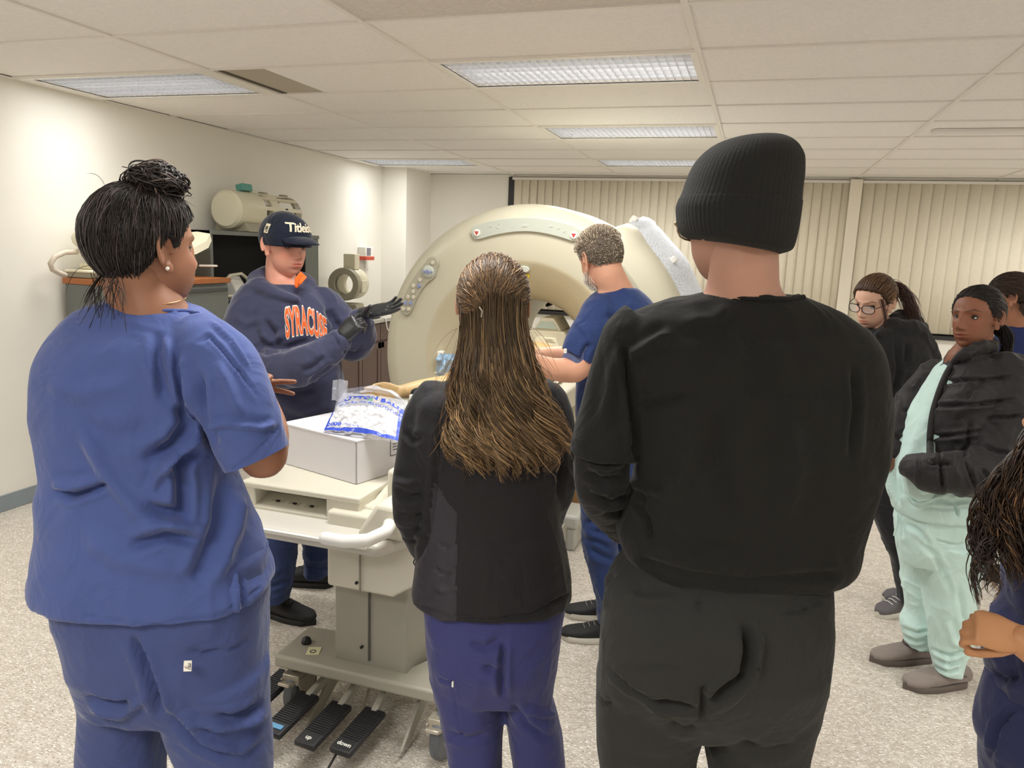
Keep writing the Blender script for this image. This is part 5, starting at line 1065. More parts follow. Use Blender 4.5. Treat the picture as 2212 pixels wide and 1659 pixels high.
hair_obj('hair_bun', [L1, L2, L3, L4], m_hair, A)
ep = hd.ear_pt(1); MB().ell(ep, (.0042,) * 3).build('earring', mat('pearl', (236, 232, 226), .12), A, smooth=True)
nk = at_h(322, 655, HA - .02); an = np.linspace(0, 2 * math.pi, 40); MB().tube([nk + RH * .078 * math.cos(a) + NH * .068 * math.sin(a) + UP * (.012 + .012 * math.sin(a)) for a in an], .0011, 5, False).build('necklace', mat('gold', (210, 160, 110), .25, metal=1), A, smooth=True)
for x in (255, 490): shoe(A, feet_at(x, 1900, HA - .03), NH * .95 + RH * .3, .26, .095, (m_blackshoe, m_blacksole))

# ---- B: long-haired woman in the dark jacket
B = thing('person', 'woman with long light-brown hair wearing a black jacket and navy scrub trousers', 'person', feet_at(1070, 1700, HB))
skB = skin('skin_light', (220, 172, 146)); m_jkB = fabric('black_softshell', (38, 37, 40), .8, .1, .5, 700); m_jkB2 = fabric('grey_nylon_panel', (54, 52, 59), .5, 0, .2, 400); m_pantB = fabric('navy_trousers', (64, 66, 118), .8, .2)
hb_ = Head(1066, 665, HB, 3, -4, 0, .99)
mb = MB(); trunk(mb, [(822, 1010, 1120, .12, 0), (880, 940, 1180, .17, 0), (1000, 940, 1185, .19, 0), (1200, 940, 1190, .2, 0), (1330, 945, 1185, .22, 0), (1440, 955, 1180, .2, 0)], HB); trunk(mb, [(1420, 970, 1060, .14, 0), (1600, 985, 1060, .11, 0), (1830, 1005, 1050, .08, 0)], HB); trunk(mb, [(1420, 1095, 1180, .14, 0), (1600, 1125, 1195, .11, 0), (1830, 1140, 1190, .08, 0)], HB)
neck(mb, hb_, at_h(1066, 812, HB))
limb(mb, [(915, 900, HB, .04), (895, 1060, HB - .02, .035), (930, 1190, HB + .08, .03), (980, 1200, HB + .2, .025)]); limb(mb, [(1205, 900, HB, .04), (1205, 1050, HB - .02, .035), (1170, 1140, HB + .12, .028)])
hands = [hand_mb(at_h(985, 1200, HB + .2), RH * .8 + NH * .4, UP, 1, (.4, .4, .4, .4), k=.85), hand_mb(at_h(1165, 1145, HB + .13), -RH * .8 + NH * .5, UP, -1, (.4, .4, .4, .4), k=.85)]
body(B, skB, mb, heads=[hb_, hb_.ear(1), hb_.ear(-1)], hands=hands)
mb = MB(); trunk(mb, [(816, 1000, 1128, .145, 0), (830, 965, 1160, .17, 0), (846, 928, 1192, .20, 0), (872, 897, 1222, .225, 0), (940, 888, 1228, .25, 0), (1000, 893, 1225, .26, 0), (1060, 905, 1216, .26, 0), (1120, 908, 1212, .27, 0), (1180, 900, 1222, .285, 0), (1230, 896, 1231, .30, 0), (1270, 892, 1233, .305, 0), (1287, 897, 1228, .30, 0)], HB, 2.5, 12)
limb(mb, [(935, 868, HB, .055), (915, 910, HB, .056), (905, 980, HB - .01, .055), (896, 1066, HB - .02, .056), (906, 1140, HB + .02, .051), (928, 1200, HB + .08, .042)], 24); limb(mb, [(1180, 868, HB, .055), (1195, 910, HB, .054), (1200, 1000, HB - .01, .051), (1198, 1060, HB, .05), (1182, 1115, HB + .06, .044)], 24)
me = fuse(mb, .0065, 4)
folds(me, [([(955, 880), (948, 960), (935, 1060), (925, 1150), (905, 1215)], 6, -.010), ([(860, 1062), (885, 1075), (915, 1070)], 7, -.012), ([(850, 1040), (880, 1045), (910, 1035)], 8, .008), ([(862, 1110), (890, 1120), (920, 1110)], 7, -.009), ([(870, 1150), (900, 1158), (925, 1150)], 7, .008), ([(870, 930), (890, 950), (915, 945)], 7, -.006), ([(936, 1030), (960, 1080), (985, 1110), (987, 1200), (985, 1330)], 3.5, -.004, 1), ([(1210, 900), (1212, 1000), (1208, 1090)], 6, -.010), ([(905, 1305), (980, 1335), (1060, 1340), (1150, 1325), (1225, 1285)], 4, -.005, 1),
  ([(940, 1170), (965, 1180), (985, 1175)], 4, -.005), ([(935, 1225), (960, 1240), (985, 1235)], 4, -.005), ([(925, 1270), (955, 1285), (980, 1280)], 4, -.005), ([(1010, 1150), (1100, 1180), (1200, 1150)], 25, -.004), ([(1222, 1010), (1235, 1040), (1240, 1060)], 8, .006)], .0038, (7, 7, 5), 31)
pj = project(getco(me)); pc = np.array([pj[list(p.vertices)].mean(0) for p in me.polygons]); yy = pc[:, 1]; xl = np.interp(yy, [1040, 1120, 1345], [932, 905, 880]); xr = np.interp(yy, [1030, 1075, 1110, 1345], [932, 962, 986, 985]); inn = (yy > 1035) & (pc[:, 0] > np.interp(yy, [1035, 1100, 1180, 1230, 1345], [936, 930, 925, 890, 880])) & (pc[:, 0] < xr)
o = cloth('jacket', me, m_jkB, B); me.materials.append(m_jkB2); me.polygons.foreach_set('material_index', inn.astype(np.int32))
mb = MB(); mb.tube([at_h(897, 1205, HB + .06), at_h(893, 1215, HB + .05), at_h(897, 1222, HB + .05)], .002, 6); mb.build('zip_pull', m_black, o, smooth=True)
mb = MB(); trunk(mb, [(1225, 915, 1215, .24, 0), (1300, 914, 1218, .27, 0), (1350, 918, 1212, .275, -.01), (1410, 924, 1204, .27, -.01), (1460, 932, 1198, .24, 0), (1490, 938, 1194, .2, 0)], HB, 2.5, 14)
trunk(mb, [(1420, 926, 1076, .21, 0), (1500, 940, 1085, .19, 0), (1560, 954, 1086, .17, 0), (1600, 962, 1083, .165, 0), (1659, 970, 1082, .16, 0), (1740, 985, 1072, .15, 0), (1842, 990, 1070, .15, 0)], HB); trunk(mb, [(1420, 1076, 1202, .21, 0), (1500, 1088, 1192, .19, 0), (1545, 1094, 1206, .18, 0), (1600, 1100, 1216, .17, 0), (1659, 1108, 1221, .16, 0), (1740, 1118, 1218, .15, 0), (1842, 1125, 1212, .15, 0)], HB)
me = fuse(mb, .0065, 4); folds(me, [([(1010, 1390), (1050, 1400), (1085, 1380)], 10, -.010), ([(1040, 1440), (1075, 1450), (1090, 1500)], 8, -.010), ([(945, 1465), (965, 1475), (978, 1474)], 3, -.006), ([(975, 1470), (988, 1550), (1000, 1590), (960, 1600)], 3, -.004), ([(1088, 1380), (1086, 1440), (1087, 1510)], 7, -.014), ([(1105, 1520), (1140, 1570), (1190, 1600)], 8, -.010), ([(1130, 1530), (1170, 1545), (1208, 1540)], 7, .008), ([(960, 1580), (1010, 1600), (1060, 1590)], 9, -.007)], .004, (6, 6, 4.5), 41)
tr_ = cloth('scrub_trousers', me, m_pantB, B); mb = MB(); c0 = at_h(978, 1478, HB - .145); mb.box(c0, (.004, .004, .014)); mb.build('pocket_tab', m_white, tr_)
for x in (1028, 1168): shoe(B, feet_at(x, 1820, HB - .03), NH, .25, .09, (m_blackshoe, m_blacksole))
# hair: smooth crown gathered at a clip, then a long wavy fall
ln = dict(front=.2, side=-.1, nape=-.7, temple=.2); brn = (100, 78, 56)
capB = hair_cap(hb_, .010, m_hairbase, B, 'hair', ln, colr=lin((72, 55, 38))[:3]); finish('hair', capB, B, smooth=True)
L1 = surf_strands(hb_, 2000, np.array([-.02, -.96, -.05]), .013, seed=7, line=dict(front=.2, side=-.05, nape=.05, temple=.2), cols=(brn, .3, 3, (160, 126, 90), .22), r=.0010, jit=.004, stopfrac=(.75, 1.))
rs = np.random.RandomState(9); n = 2900; K = 25; nc = 75; cl_u = rs.uniform(-1, 1, nc); cl_ph = rs.rand(nc) * 6.28; cl_amp = rs.uniform(.3, 1.6, nc); cl_len = rs.uniform(.86, 1.04, nc); cl_d = rs.uniform(0, 1, nc)
ci = rs.randint(0, nc, n); u = np.clip(cl_u[ci] + rs.randn(n) * .06, -1, 1); lay = np.clip(cl_d[ci] + rs.randn(n) * .12, 0, 1); t = np.linspace(0, 1, K)[None]
ys = [690, 730, 760, 800, 850, 900, 950, 990, 1018]; xl = [988, 988, 984, 978, 968, 958, 952, 958, 975]; xr = [1146, 1150, 1158, 1165, 1180, 1200, 1222, 1232, 1215]
topy = 680 + rs.uniform(-50, 40, (n, 1)); endy = 1018 - 25 * np.abs(u[:, None]) ** 2 + (cl_len[ci][:, None] - 1) * 330 + rs.randn(n, 1) * 9; Y_ = topy + (endy - topy) * t
c_ = (np.interp(Y_, ys, xl) + np.interp(Y_, ys, xr)) / 2; wd = (np.interp(Y_, ys, xr) - np.interp(Y_, ys, xl)) / 2
gather = np.clip((Y_ - 640) / 190, .35, 1) ; X_ = c_ + wd * (u[:, None] * (.80 + .2 * gather)); cx2 = c_ + wd * cl_u[ci][:, None]; pull = .75 * t ** 1.5; X_ = X_ * (1 - pull) + cx2 * pull + 5 * rs.randn(n, 1) * (1 - t) * .5
curl = .25 * t + np.clip((t - .35) / .65, 0, 1) ** 1.2; ph = cl_ph[ci][:, None] + rs.randn(n, 1) * .35; X_ = X_ + 20 * cl_amp[ci][:, None] * curl * np.sin(ph + t * 13.5) + 5 * np.sin(ph * 2 + t * 25) * curl
dep = (.112 + .022 * np.clip((Y_ - 740) / 120, 0, 1)) * np.sqrt(np.clip(1 - (u[:, None] * .92) ** 2, 0, 1)) + .012 * lay[:, None] + .024 * cl_amp[ci][:, None] * curl * np.cos(ph + t * 13.5) + .018 * np.clip((Y_ - 850) / 100, 0, 1)
dep = np.where(Y_ < 760, np.maximum(dep, .104 * np.sqrt(np.clip(1 - u[:, None] ** 2, 0, 1))), dep)
PX = np.stack([X_.ravel(), Y_.ravel()], 1); rays_ = np.stack([PX[:, 0] - CX, PX[:, 1] - CY, np.full(len(PX), FPX)], 1) @ R3.T; hh = HB - dep.ravel(); P = rays_ * (hh / (rays_ @ NH))[:, None] + [0, 0, CAM_H]; P = P.reshape(n, K, 3)
cc = hcols(n, (96, 76, 54), .3, 4, (160, 130, 92), .28) * (1 + .25 * np.sin(cl_ph[ci]))[:, None]
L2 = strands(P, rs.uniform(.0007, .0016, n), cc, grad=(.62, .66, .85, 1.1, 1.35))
PB = []
for k in range(70):
    x0 = rs.choice([-1, 1]); px0 = 1066 + x0 * rs.uniform(60, 82); y0_ = rs.uniform(700, 860); px1 = px0 + x0 * rs.uniform(0, 55) + (25 if x0 > 0 else -10); y1_ = y0_ + rs.uniform(60, 160); a_ = at_h(px0, y0_, HB - .05); b_ = at_h(px1, y1_, HB - .14); m_ = (a_ + b_) / 2 + rs.randn(3) * .015; tt = np.linspace(0, 1, K)[:, None]; PB.append((1 - tt) ** 2 * a_ + 2 * tt * (1 - tt) * m_ + tt * tt * b_)
L3 = strands(np.array(PB), rs.uniform(.0004, .0008, len(PB)), hcols(len(PB), (130, 95, 60), .3, 8))
bk_ = MB(); trunk(bk_, [(680, 1002, 1134, .16, -.02), (760, 1000, 1144, .17, -.02), (850, 988, 1160, .17, -.045), (950, 978, 1195, .16, -.055), (985, 995, 1195, .12, -.075)], HB); bv = np.concatenate(bk_.v); bm_ = fuse(bk_, .010, 3); V4 = getco(bm_); F4 = np.array([tuple(p.vertices) for p in bm_.polygons if len(p.vertices) == 4]); bpy.data.meshes.remove(bm_)
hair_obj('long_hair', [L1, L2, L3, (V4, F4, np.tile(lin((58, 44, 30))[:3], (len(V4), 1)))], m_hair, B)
MB().tube([at_h(1036, 664, HB - .118), at_h(1042, 672, HB - .122), at_h(1040, 684, HB - .118)], .002, 6).build('hair_clip', m_brush, B, smooth=True)

# ---- C: man in black scrubs and a black knit beanie
Cp = thing('person', 'tall man in black scrubs and a black ribbed beanie, back turned, nearest the viewer', 'person', feet_at(1560, 1700, HC))
skC = skin('skin_pink', (188, 142, 122)); m_blk = fabric('black_scrub', (28, 28, 27), .9, .08, .5, 800, .04); m_blk2 = fabric('charcoal_trousers', (46, 46, 45), .9, .08, .5, 800); m_under = fabric('black_undershirt', (25, 25, 25), .8, .15, .4); 
m_knit = mat('black_knit', (24, 24, 24), .95, bump=.9, bscale=420, bdist=.0015, sheen=.04, stretch=(1, 1, .35))
hc_ = Head(1590, 480, HC, -32, -3, 0, 1.03)
mb = MB(); trunk(mb, [(640, 1545, 1700, .13, 0), (700, 1420, 1830, .18, .01), (800, 1410, 1845, .18, .01), (1000, 1420, 1845, .18, .01), (1180, 1390, 1790, .2, 0), (1400, 1330, 1740, .22, 0), (1500, 1330, 1740, .18, 0)], HC); trunk(mb, [(1480, 1330, 1480, .15, 0), (1700, 1360, 1450, .11, 0), (2100, 1380, 1440, .08, 0)], HC); trunk(mb, [(1480, 1560, 1730, .15, 0), (1700, 1570, 1690, .11, 0), (2100, 1590, 1660, .08, 0)], HC)
neck(mb, hc_, at_h(1603, 640, HC - .005), .062, .066)
limb(mb, [(1420, 770, HC, .028), (1312, 950, HC - .02, .028), (1304, 1050, HC + .01, .028), (1345, 1130, HC + .16, .027), (1400, 1150, HC + .25, .026)]); limb(mb, [(1830, 790, HC, .035), (1862, 950, HC - .0, .034), (1860, 1040, HC + .0, .038), (1790, 1110, HC + .2, .03)])
hands = [hand_mb(at_h(1345, 1146, HC + .16), RH * .9 + NH * .3 - UP * .1, UP * .3 + NH, 1, (.4, .45, .5, .5)), hand_mb(at_h(1785, 1112, HC + .21), -RH * .9 + NH * .3, UP * .3 + NH, -1, (.4, .4, .4, .4))]
body(Cp, skC, mb, heads=[hc_, hc_.ear(1), hc_.ear(-1)], hands=hands, headkw=dict(stubble=.3))
mb = MB(); trunk(mb, [(630, 1535, 1718, .15, .01), (642, 1490, 1752, .18, .01), (660, 1428, 1800, .205, .01), (682, 1375, 1848, .225, .01), (706, 1345, 1880, .24, .01), (745, 1338, 1903, .26, 0), (800, 1345, 1914, .27, 0), (860, 1358, 1916, .28, 0), (950, 1368, 1913, .28, 0), (1010, 1374, 1900, .275, 0), (1060, 1368, 1882, .27, 0), (1110, 1345, 1862, .28, 0), (1150, 1332, 1848, .29, 0), (1180, 1338, 1843, .29, 0), (1205, 1352, 1836, .28, 0), (1222, 1375, 1822, .26, 0)], HC, 2.5, 12)
limb(mb, [(1395, 705, HC, .055), (1366, 735, HC, .058), (1340, 800, HC - .01, .056), (1322, 880, HC - .02, .059), (1308, 955, HC - .03, .062), (1303, 988, HC - .03, .0625)], 28, 4, False); limb(mb, [(1835, 770, HC, .05), (1862, 830, HC, .05), (1870, 900, HC - .01, .05), (1865, 1000, HC, .046), (1840, 1060, HC + .06, .042)], 24)
me = fuse(mb, .0058, 3)
folds(me, [([(1347, 735), (1352, 768), (1366, 850), (1373, 930), (1378, 1010)], 8, -.013), ([(1359, 768), (1400, 750), (1456, 715)], 12, .010), ([(1389, 849), (1500, 846), (1620, 852), (1720, 857), (1890, 852)], 1.6, -.0022, 1), ([(1372, 880), (1430, 870), (1500, 850)], 9, -.006), ([(1500, 900), (1490, 1000), (1440, 1100)], 22, .007), ([(1560, 870), (1550, 1000), (1590, 1130)], 22, -.008), ([(1700, 900), (1720, 1010), (1690, 1120)], 24, .007), ([(1370, 1080), (1400, 1120), (1410, 1180)], 6, -.008), ([(1385, 1060), (1395, 1100)], 5, -.006), ([(1330, 760), (1318, 850), (1300, 930)], 14, .007), ([(1460, 700), (1540, 690), (1580, 660)], 14, .006), ([(1240, 955), (1290, 985), (1345, 1000)], 2.5, -.002, 1),
  ([(1845, 780), (1850, 880), (1835, 1000)], 9, -.007), ([(1517, 617), (1600, 637), (1700, 645), (1735, 633)], 3, .004, 1), ([(1520, 626), (1600, 648), (1700, 656), (1737, 645)], 2, -.0025, 1), ([(1390, 1215), (1500, 1240), (1620, 1255), (1800, 1240)], 10, -.006, 1), ([(1420, 1150), (1500, 1180), (1640, 1190)], 20, -.006), ([(1345, 1030), (1400, 1060), (1440, 1070)], 8, .006), ([(1600, 700), (1640, 800), (1630, 850)], 26, -.005)], .0042, (6, 6, 3.2), 51)
cloth('scrub_top', me, m_blk, Cp); surf_line('neckband', [(1512, 618), (1540, 630), (1580, 640), (1630, 646), (1690, 648), (1742, 640)], .0045, [me], m_blk, Cp)
for pts_ in ([(1312, 930, HC - .03, .052), (1300, 990, HC - .02, .053), (1302, 1050, HC + .0, .052), (1325, 1105, HC + .09, .044), (1345, 1140, HC + .15, .036)], [(1862, 980, HC, .044), (1848, 1060, HC + .06, .042), (1790, 1110, HC + .19, .036)]):
    mb = MB(); limb(mb, pts_, 26); me = fuse(mb, .005, 3); folds(me, [([(1262, 1020), (1300, 1040), (1350, 1030)], 7, -.010), ([(1265, 1000), (1310, 1012), (1350, 1000)], 7, .008), ([(1280, 1075), (1320, 1085), (1360, 1070)], 6, -.008), ([(1275, 1055), (1320, 1062)], 6, .008), ([(1300, 1110), (1330, 1108), (1360, 1095)], 5, -.006)], .003, (14, 14, 14), 61); cloth('undershirt_sleeve', me, m_under, Cp)
mb = MB(); trunk(mb, [(1175, 1375, 1790, .23, 0), (1210, 1348, 1788, .25, 0), (1240, 1325, 1787, .27, -.01), (1270, 1310, 1787, .285, -.02), (1320, 1302, 1784, .30, -.03), (1400, 1294, 1778, .31, -.03), (1450, 1291, 1773, .29, -.02), (1500, 1290, 1766, .26, 0), (1540, 1289, 1760, .22, .02)], HC, 2.5, 14)
trunk(mb, [(1450, 1291, 1520, .25, 0), (1520, 1289, 1519, .22, 0), (1570, 1289, 1512, .2, 0), (1610, 1289, 1501, .19, 0), (1659, 1296, 1497, .18, 0), (1800, 1315, 1485, .16, 0), (2000, 1335, 1475, .15, 0), (2185, 1345, 1465, .14, 0)], HC, 2.3); trunk(mb, [(1450, 1518, 1772, .25, 0), (1520, 1519, 1762, .22, 0), (1570, 1520, 1752, .2, 0), (1610, 1524, 1745, .19, 0), (1659, 1530, 1739, .18, 0), (1800, 1545, 1725, .16, 0), (2000, 1560, 1705, .15, 0), (2185, 1568, 1695, .14, 0)], HC, 2.3)
me = fuse(mb, .0080, 3); folds(me, [([(1605, 1330), (1620, 1400), (1610, 1460), (1560, 1500), (1520, 1530)], 11, -.022), ([(1640, 1360), (1632, 1430), (1610, 1480)], 8, .012), ([(1310, 1440), (1360, 1490), (1420, 1520), (1480, 1540)], 5, -.012), ([(1400, 1515), (1450, 1520), (1510, 1535)], 8, -.016), ([(1325, 1240), (1302, 1280), (1298, 1320)], 5, -.016), ([(1515, 1280), (1508, 1318)], 3, -.008), ([(1668, 1325), (1730, 1322), (1782, 1295)], 3, -.006), ([(1290, 1495), (1305, 1515), (1325, 1522)], 3, -.006), ([(1440, 1560), (1480, 1580), (1505, 1570)], 8, -.008), ([(1590, 1600), (1650, 1625), (1720, 1610)], 12, -.008), ([(1350, 1280), (1400, 1300), (1460, 1290)], 10, .006), ([(1345, 1450), (1420, 1440), (1490, 1450)], 7, -.004), ([(1518, 1480), (1518, 1560)], 8, -.015)], .004, (6, 6, 4), 71)
cloth('scrub_trousers', me, m_blk2, Cp)
for x in (1405, 1632): shoe(Cp, feet_at(x, 2100, HC - .04), NH, .29, .105, (m_blackshoe, m_blacksole))
bn = [((1500, 517), (1672, 549), .22), ((1479, 506), (1695, 540), .252), ((1470, 485), (1707, 500), .268), ((1467, 450), (1713, 462), .272), ((1473, 428), (1716, 440), .266), ((1480, 412), (1718, 412), .262), ((1491, 380), (1722, 382), .258), ((1506, 350), (1723, 350), .245), ((1528, 325), (1716, 326), .215), ((1555, 308), (1703, 309), .175), ((1590, 298), (1682, 298), .12), ((1620, 294), (1655, 294), .05)]
A_ = np.array([[i, a[0], a[1], b[0], b[1], t_] for i, (a, b, t_) in enumerate(bn)], float); A_ = cat_rows(A_, .18); rings = [ring_at((r_[1], r_[2]), (r_[3], r_[4]), HC, r_[5], 0, 2.2, 240) for r_ in A_]
def ribbed(rings, amp, frac=1., nr=60):
    out = []
    for r_ in rings: c = r_.mean(0); d = r_ - c; n_ = np.linalg.norm(d, axis=1, keepdims=True); a = np.arange(len(r_)) / len(r_) * 2 * math.pi * nr; out.append(c + d * (1 + (amp * np.cos(a))[:, None] / np.maximum(n_, .03)))
    return out
mb = MB(); mb.loft(ribbed(rings[int(3.2 / .18):], .0006, nr=72)); bo = mb.build('beanie', m_knit, Cp, smooth=True)
lo_ = rings[:int(4.15 / .18)]; cuff = [r_.mean(0) + (r_ - r_.mean(0)) * .965 for r_ in lo_[:1]] + [r_.mean(0) + (r_ - r_.mean(0)) * 1.008 for r_ in lo_] + [lo_[-1].mean(0) + (lo_[-1] - lo_[-1].mean(0)) * .985 + UP * .004]
mb = MB(); mb.loft(ribbed(cuff, .0008, nr=72)); mb.build('beanie_cuff', m_knit, bo, smooth=True)
gl = MB(); g0 = at_h(1466, 489, HC + .10); pts = [at_h(x, y, HC + .10) for x, y in [(1463, 487), (1464, 500), (1469, 511), (1480, 517), (1492, 520)]]; gl.tube(pts, .0019, 8); gl.tube([at_h(1463, 487, HC + .10), at_h(1459, 483, HC + .10)], .003, 8); gl.tube([at_h(1463, 487, HC + .10), at_h(1500, 478, HC + .02), at_h(1540, 482, HC - .02)], .0012, 6); gl.tube([at_h(1463, 487, HC + .10), at_h(1492, 485, HC + .12)], .0012, 6)
go = gl.build('glasses', mat('gold_wire', (176, 150, 120), .3, metal=1), Cp, smooth=True); gl = MB(); gl.add([at_h(x, y, HC + .101) for x, y in [(1464, 488), (1470, 510), (1482, 516), (1494, 518), (1494, 486)]], [(0, 1, 2, 3, 4)]); gl.build('lens', mat('lens', (240, 244, 250), .05, alpha=.25), go, fix=False)
# short nape hair under the beanie
D = sphere_dirs(9000, 3); D = D[(D[:, 2] < -.33) & (D[:, 2] > -.62) & (D[:, 1] < -.45)]; P0 = hc_.scalp(D, 0.0); P1 = hc_.scalp(D + [0, 0, -.05], .003); hair_obj('nape_hair', [strands(np.stack([P0, (P0 + P1) / 2, P1], 1), np.full(len(P0), .0004), hcols(len(P0), (150, 112, 92), .2))], m_hair, Cp)
# ---- D: instructor in a cap and navy hooded sweatshirt
HD = 3.02
Dp = thing('person', 'man in a navy cap and navy hooded sweatshirt with orange letters, gesturing in black gloves', 'person', feet_at(640, 1345, HD))
skD = skin('skin_ruddy', (214, 152, 130)); m_hood = fabric('navy_fleece', (62, 64, 88), .9, .35, .5, 500, .06); m_jean = fabric('blue_work_trousers', (52, 66, 108), .8, .1); m_glove = mat('black_nitrile', (34, 36, 38), .32, bump=.4, bscale=80, bdist=.002, spec=.6); m_orange = mat('orange_print', (232, 104, 42), .7); m_orange2 = fabric('orange_lining', (236, 110, 44))
hD = Head(616, 533, HD, 128, -8, 0, 1.04, jaw=1.06, nose=.95)
mb = MB(); trunk(mb, [(610, 580, 660, .14, 0), (650, 560, 680, .15, 0), (760, 570, 695, .18, 0), (900, 575, 725, .2, 0), (1020, 590, 715, .2, 0), (1100, 590, 710, .17, 0)], HD); trunk(mb, [(1090, 585, 640, .10, 0), (1300, 585, 615, .07, 0)], HD); trunk(mb, [(1090, 665, 710, .08, .17), (1230, 672, 700, .06, .24)], HD)
neck(mb, hD, at_h(607, 625, HD + .01), .058, .064)
limb(mb, [(540, 665, HD - .03, .055), (565, 785, HD - .15, .045), (700, 765, HD - .28, .034), (742, 730, HD - .26, .028)]); limb(mb, [(700, 668, HD + .06, .035), (738, 715, HD + .04, .032), (760, 742, HD, .032), (774, 700, HD - .11, .028), (776, 682, HD - .13, .028)])
body(Dp, skD, mb, .012, heads=[hD, hD.ear(1, 1.05), hD.ear(-1, 1.05)], headkw=dict(browcol=(.5, .36, .28), lipcol=(.92, .62, .60), stubble=.15, na=128, npz=120))
hD.eyes(Dp, skin=skD, open_=.0035)
mb = MB(); trunk(mb, [(612, 575, 662, .16, 0), (624, 552, 682, .20, 0), (640, 530, 702, .23, 0), (665, 520, 716, .27, 0), (720, 530, 728, .30, 0), (790, 550, 736, .31, 0), (860, 562, 743, .32, 0), (925, 568, 750, .33, 0), (960, 570, 752, .33, 0), (985, 574, 748, .32, 0)], HD, 2.4, 10)
limb(mb, [(548, 655, HD - .03, .085), (532, 700, HD - .06, .090), (535, 755, HD - .10, .088), (562, 795, HD - .15, .083), (620, 796, HD - .22, .078), (685, 776, HD - .27, .066), (722, 748, HD - .27, .054), (732, 738, HD - .27, .048)], 26); limb(mb, [(700, 656, HD + .04, .072), (738, 702, HD + .04, .070), (762, 748, HD - .01, .070), (776, 728, HD - .07, .062), (778, 700, HD - .11, .052), (777, 690, HD - .12, .046)], 24)
# hood lying on the shoulders
hp_ = [(556, 640), (545, 612), (556, 590), (590, 584), (632, 606), (668, 622)]
limb(mb, [(575, 592, HD + .07, .035), (556, 606, HD + .0, .040), (572, 624, HD - .08, .034), (610, 638, HD - .11, .024), (640, 646, HD - .12, .018)], 18); limb(mb, [(575, 596, HD + .07, .040), (620, 600, HD + .12, .045), (664, 610, HD + .04, .034), (662, 626, HD - .05, .016)], 18)
me = fuse(mb, .0075, 3)
folds(me, [([(545, 745), (575, 760), (610, 750)], 8, -.014), ([(560, 720), (590, 735), (620, 720)], 8, .010), ([(600, 760), (640, 745), (670, 735)], 7, -.010), ([(570, 690), (590, 720), (600, 750)], 8, -.012), ([(650, 800), (680, 790), (700, 770)], 6, -.008), ([(660, 830), (700, 810), (730, 790)], 9, -.016), ([(575, 830), (640, 850), (700, 830)], 10, -.012), ([(600, 870), (660, 890), (720, 870)], 10, .010), ([(620, 905), (680, 912), (740, 890)], 8, -.010), ([(700, 660), (725, 700), (745, 730)], 7, -.010), ([(505, 680), (530, 700), (560, 690)], 8, .006), ([(720, 720), (726, 735), (735, 752)], 3, -.006), ([(740, 760), (765, 765), (785, 750)], 6, -.010), ([(765, 700), (780, 708), (792, 700)], 4, -.006)], .006, (7, 7, 6), 81, .0012, 18)
hsrc = me; cloth('hoodie', me, m_hood, Dp)
# lettering on the chest, arched, white edge under orange
cn = NH * math.cos(math.radians(128)) + RH * math.sin(math.radians(128)); cn = NH * -.87 + RH * .50; cu_r = np.cross(UP, cn) ; cu_r = -cu_r if cu_r @ RH < 0 else cu_r
lo = at_h(668, 712, HD - .15) + cn * .35; tdir = -cn
cu_r = RH * .87 + NH * .50
geo_w = text_geo('SYRACUSE', .032, .0022, 0, .004, 1.06, 0); geo_o = text_geo('SYRACUSE', .032, .0010, 0, .004, 1.06, 0)
for g_ in (geo_w, geo_o): x_ = g_[0][:, 0].copy(); g_[0][:, 1] = (g_[0][:, 1] - .012) * 4.3 * (1.0 - 1.2 * x_) + .055 - 4.5 * x_ ** 2 - .02 * (x_ / .1)
print_on(hsrc, 'letter_edging', geo_w, lo - UP * .02, cu_r, UP, tdir, mat('letter_white', (232, 222, 214), .8), Dp, .0025, (.26, .75)); print_on(hsrc, 'chest_lettering', geo_o, lo - UP * .02, cu_r, UP, tdir, m_orange, Dp, .0045, (.26, .75))
mb = MB(); q0 = at_h(646, 600, HD - .07); mb.tube([at_h(641, 618, HD - .12), at_h(643, 604, HD - .11), at_h(652, 592, HD - .10), at_h(657, 598, HD - .10), at_h(648, 612, HD - .13)], [.008, .012, .012, .010, .006], 12); mb.build('orange_lining', m_orange2, Dp, smooth=True)
# gloves
h1 = fuse(hand_mb(at_h(734, 735, HD - .27), RH * .55 + UP * .65 - NH * .1, RH * .4 - UP * .3 + NH * .8, 1, (.9, .9, .9, .9), thumb=(.8, .6), k=.98), .003, 2); h1.materials.append(m_glove); g1 = finish('glove', h1, Dp, smooth=True); g1['label'] = 'black glove of the hand holding the other wrist'
h2 = fuse(hand_mb(at_h(786, 676, HD - .15), RH * .93 + UP * .22 - NH * .2, UP * .75 - NH * .45, 1, (.12, .14, .18, .22), thumb=(.75, .65), spread=.07, k=1.0, tc=.1), .003, 2); h2.materials.append(m_glove); g2 = finish('glove', h2, Dp, smooth=True); g2['label'] = 'black glove held out with the palm open'
# cap
m_cap = fabric('cap_navy', (24, 30, 46), .85, .2, .3, 700); 
def capshell(D): return np.interp(D[:, 2], [-.2, .3, 1], [.010, .014, .016])
az = np.linspace(0, 2 * math.pi, 72, endpoint=False); po = np.linspace(.01, 1.52, 30); rings = []
for b_ in po: D = np.stack([np.sin(b_) * np.cos(az), np.sin(b_) * np.sin(az), np.full(72, math.cos(b_))], 1); D[:, 2] += .10 * np.sin(az) * math.sin(b_) * .8 + (.10 if b_ > .01 else 0) * 0; r_ = hD.scalp(D, capshell(D) + .012 * np.exp(-((D[:, 1] - .6) / .4) ** 2) * math.sin(b_)); rings.append(r_)
mb = MB(); mb.loft(rings, cap=True); co = mb.build('cap', m_cap, Dp, smooth=True); s_ = co.modifiers.new('t', 'SOLIDIFY'); s_.thickness = .002
capme = co.data
mb = MB(); nb = 26; V = []
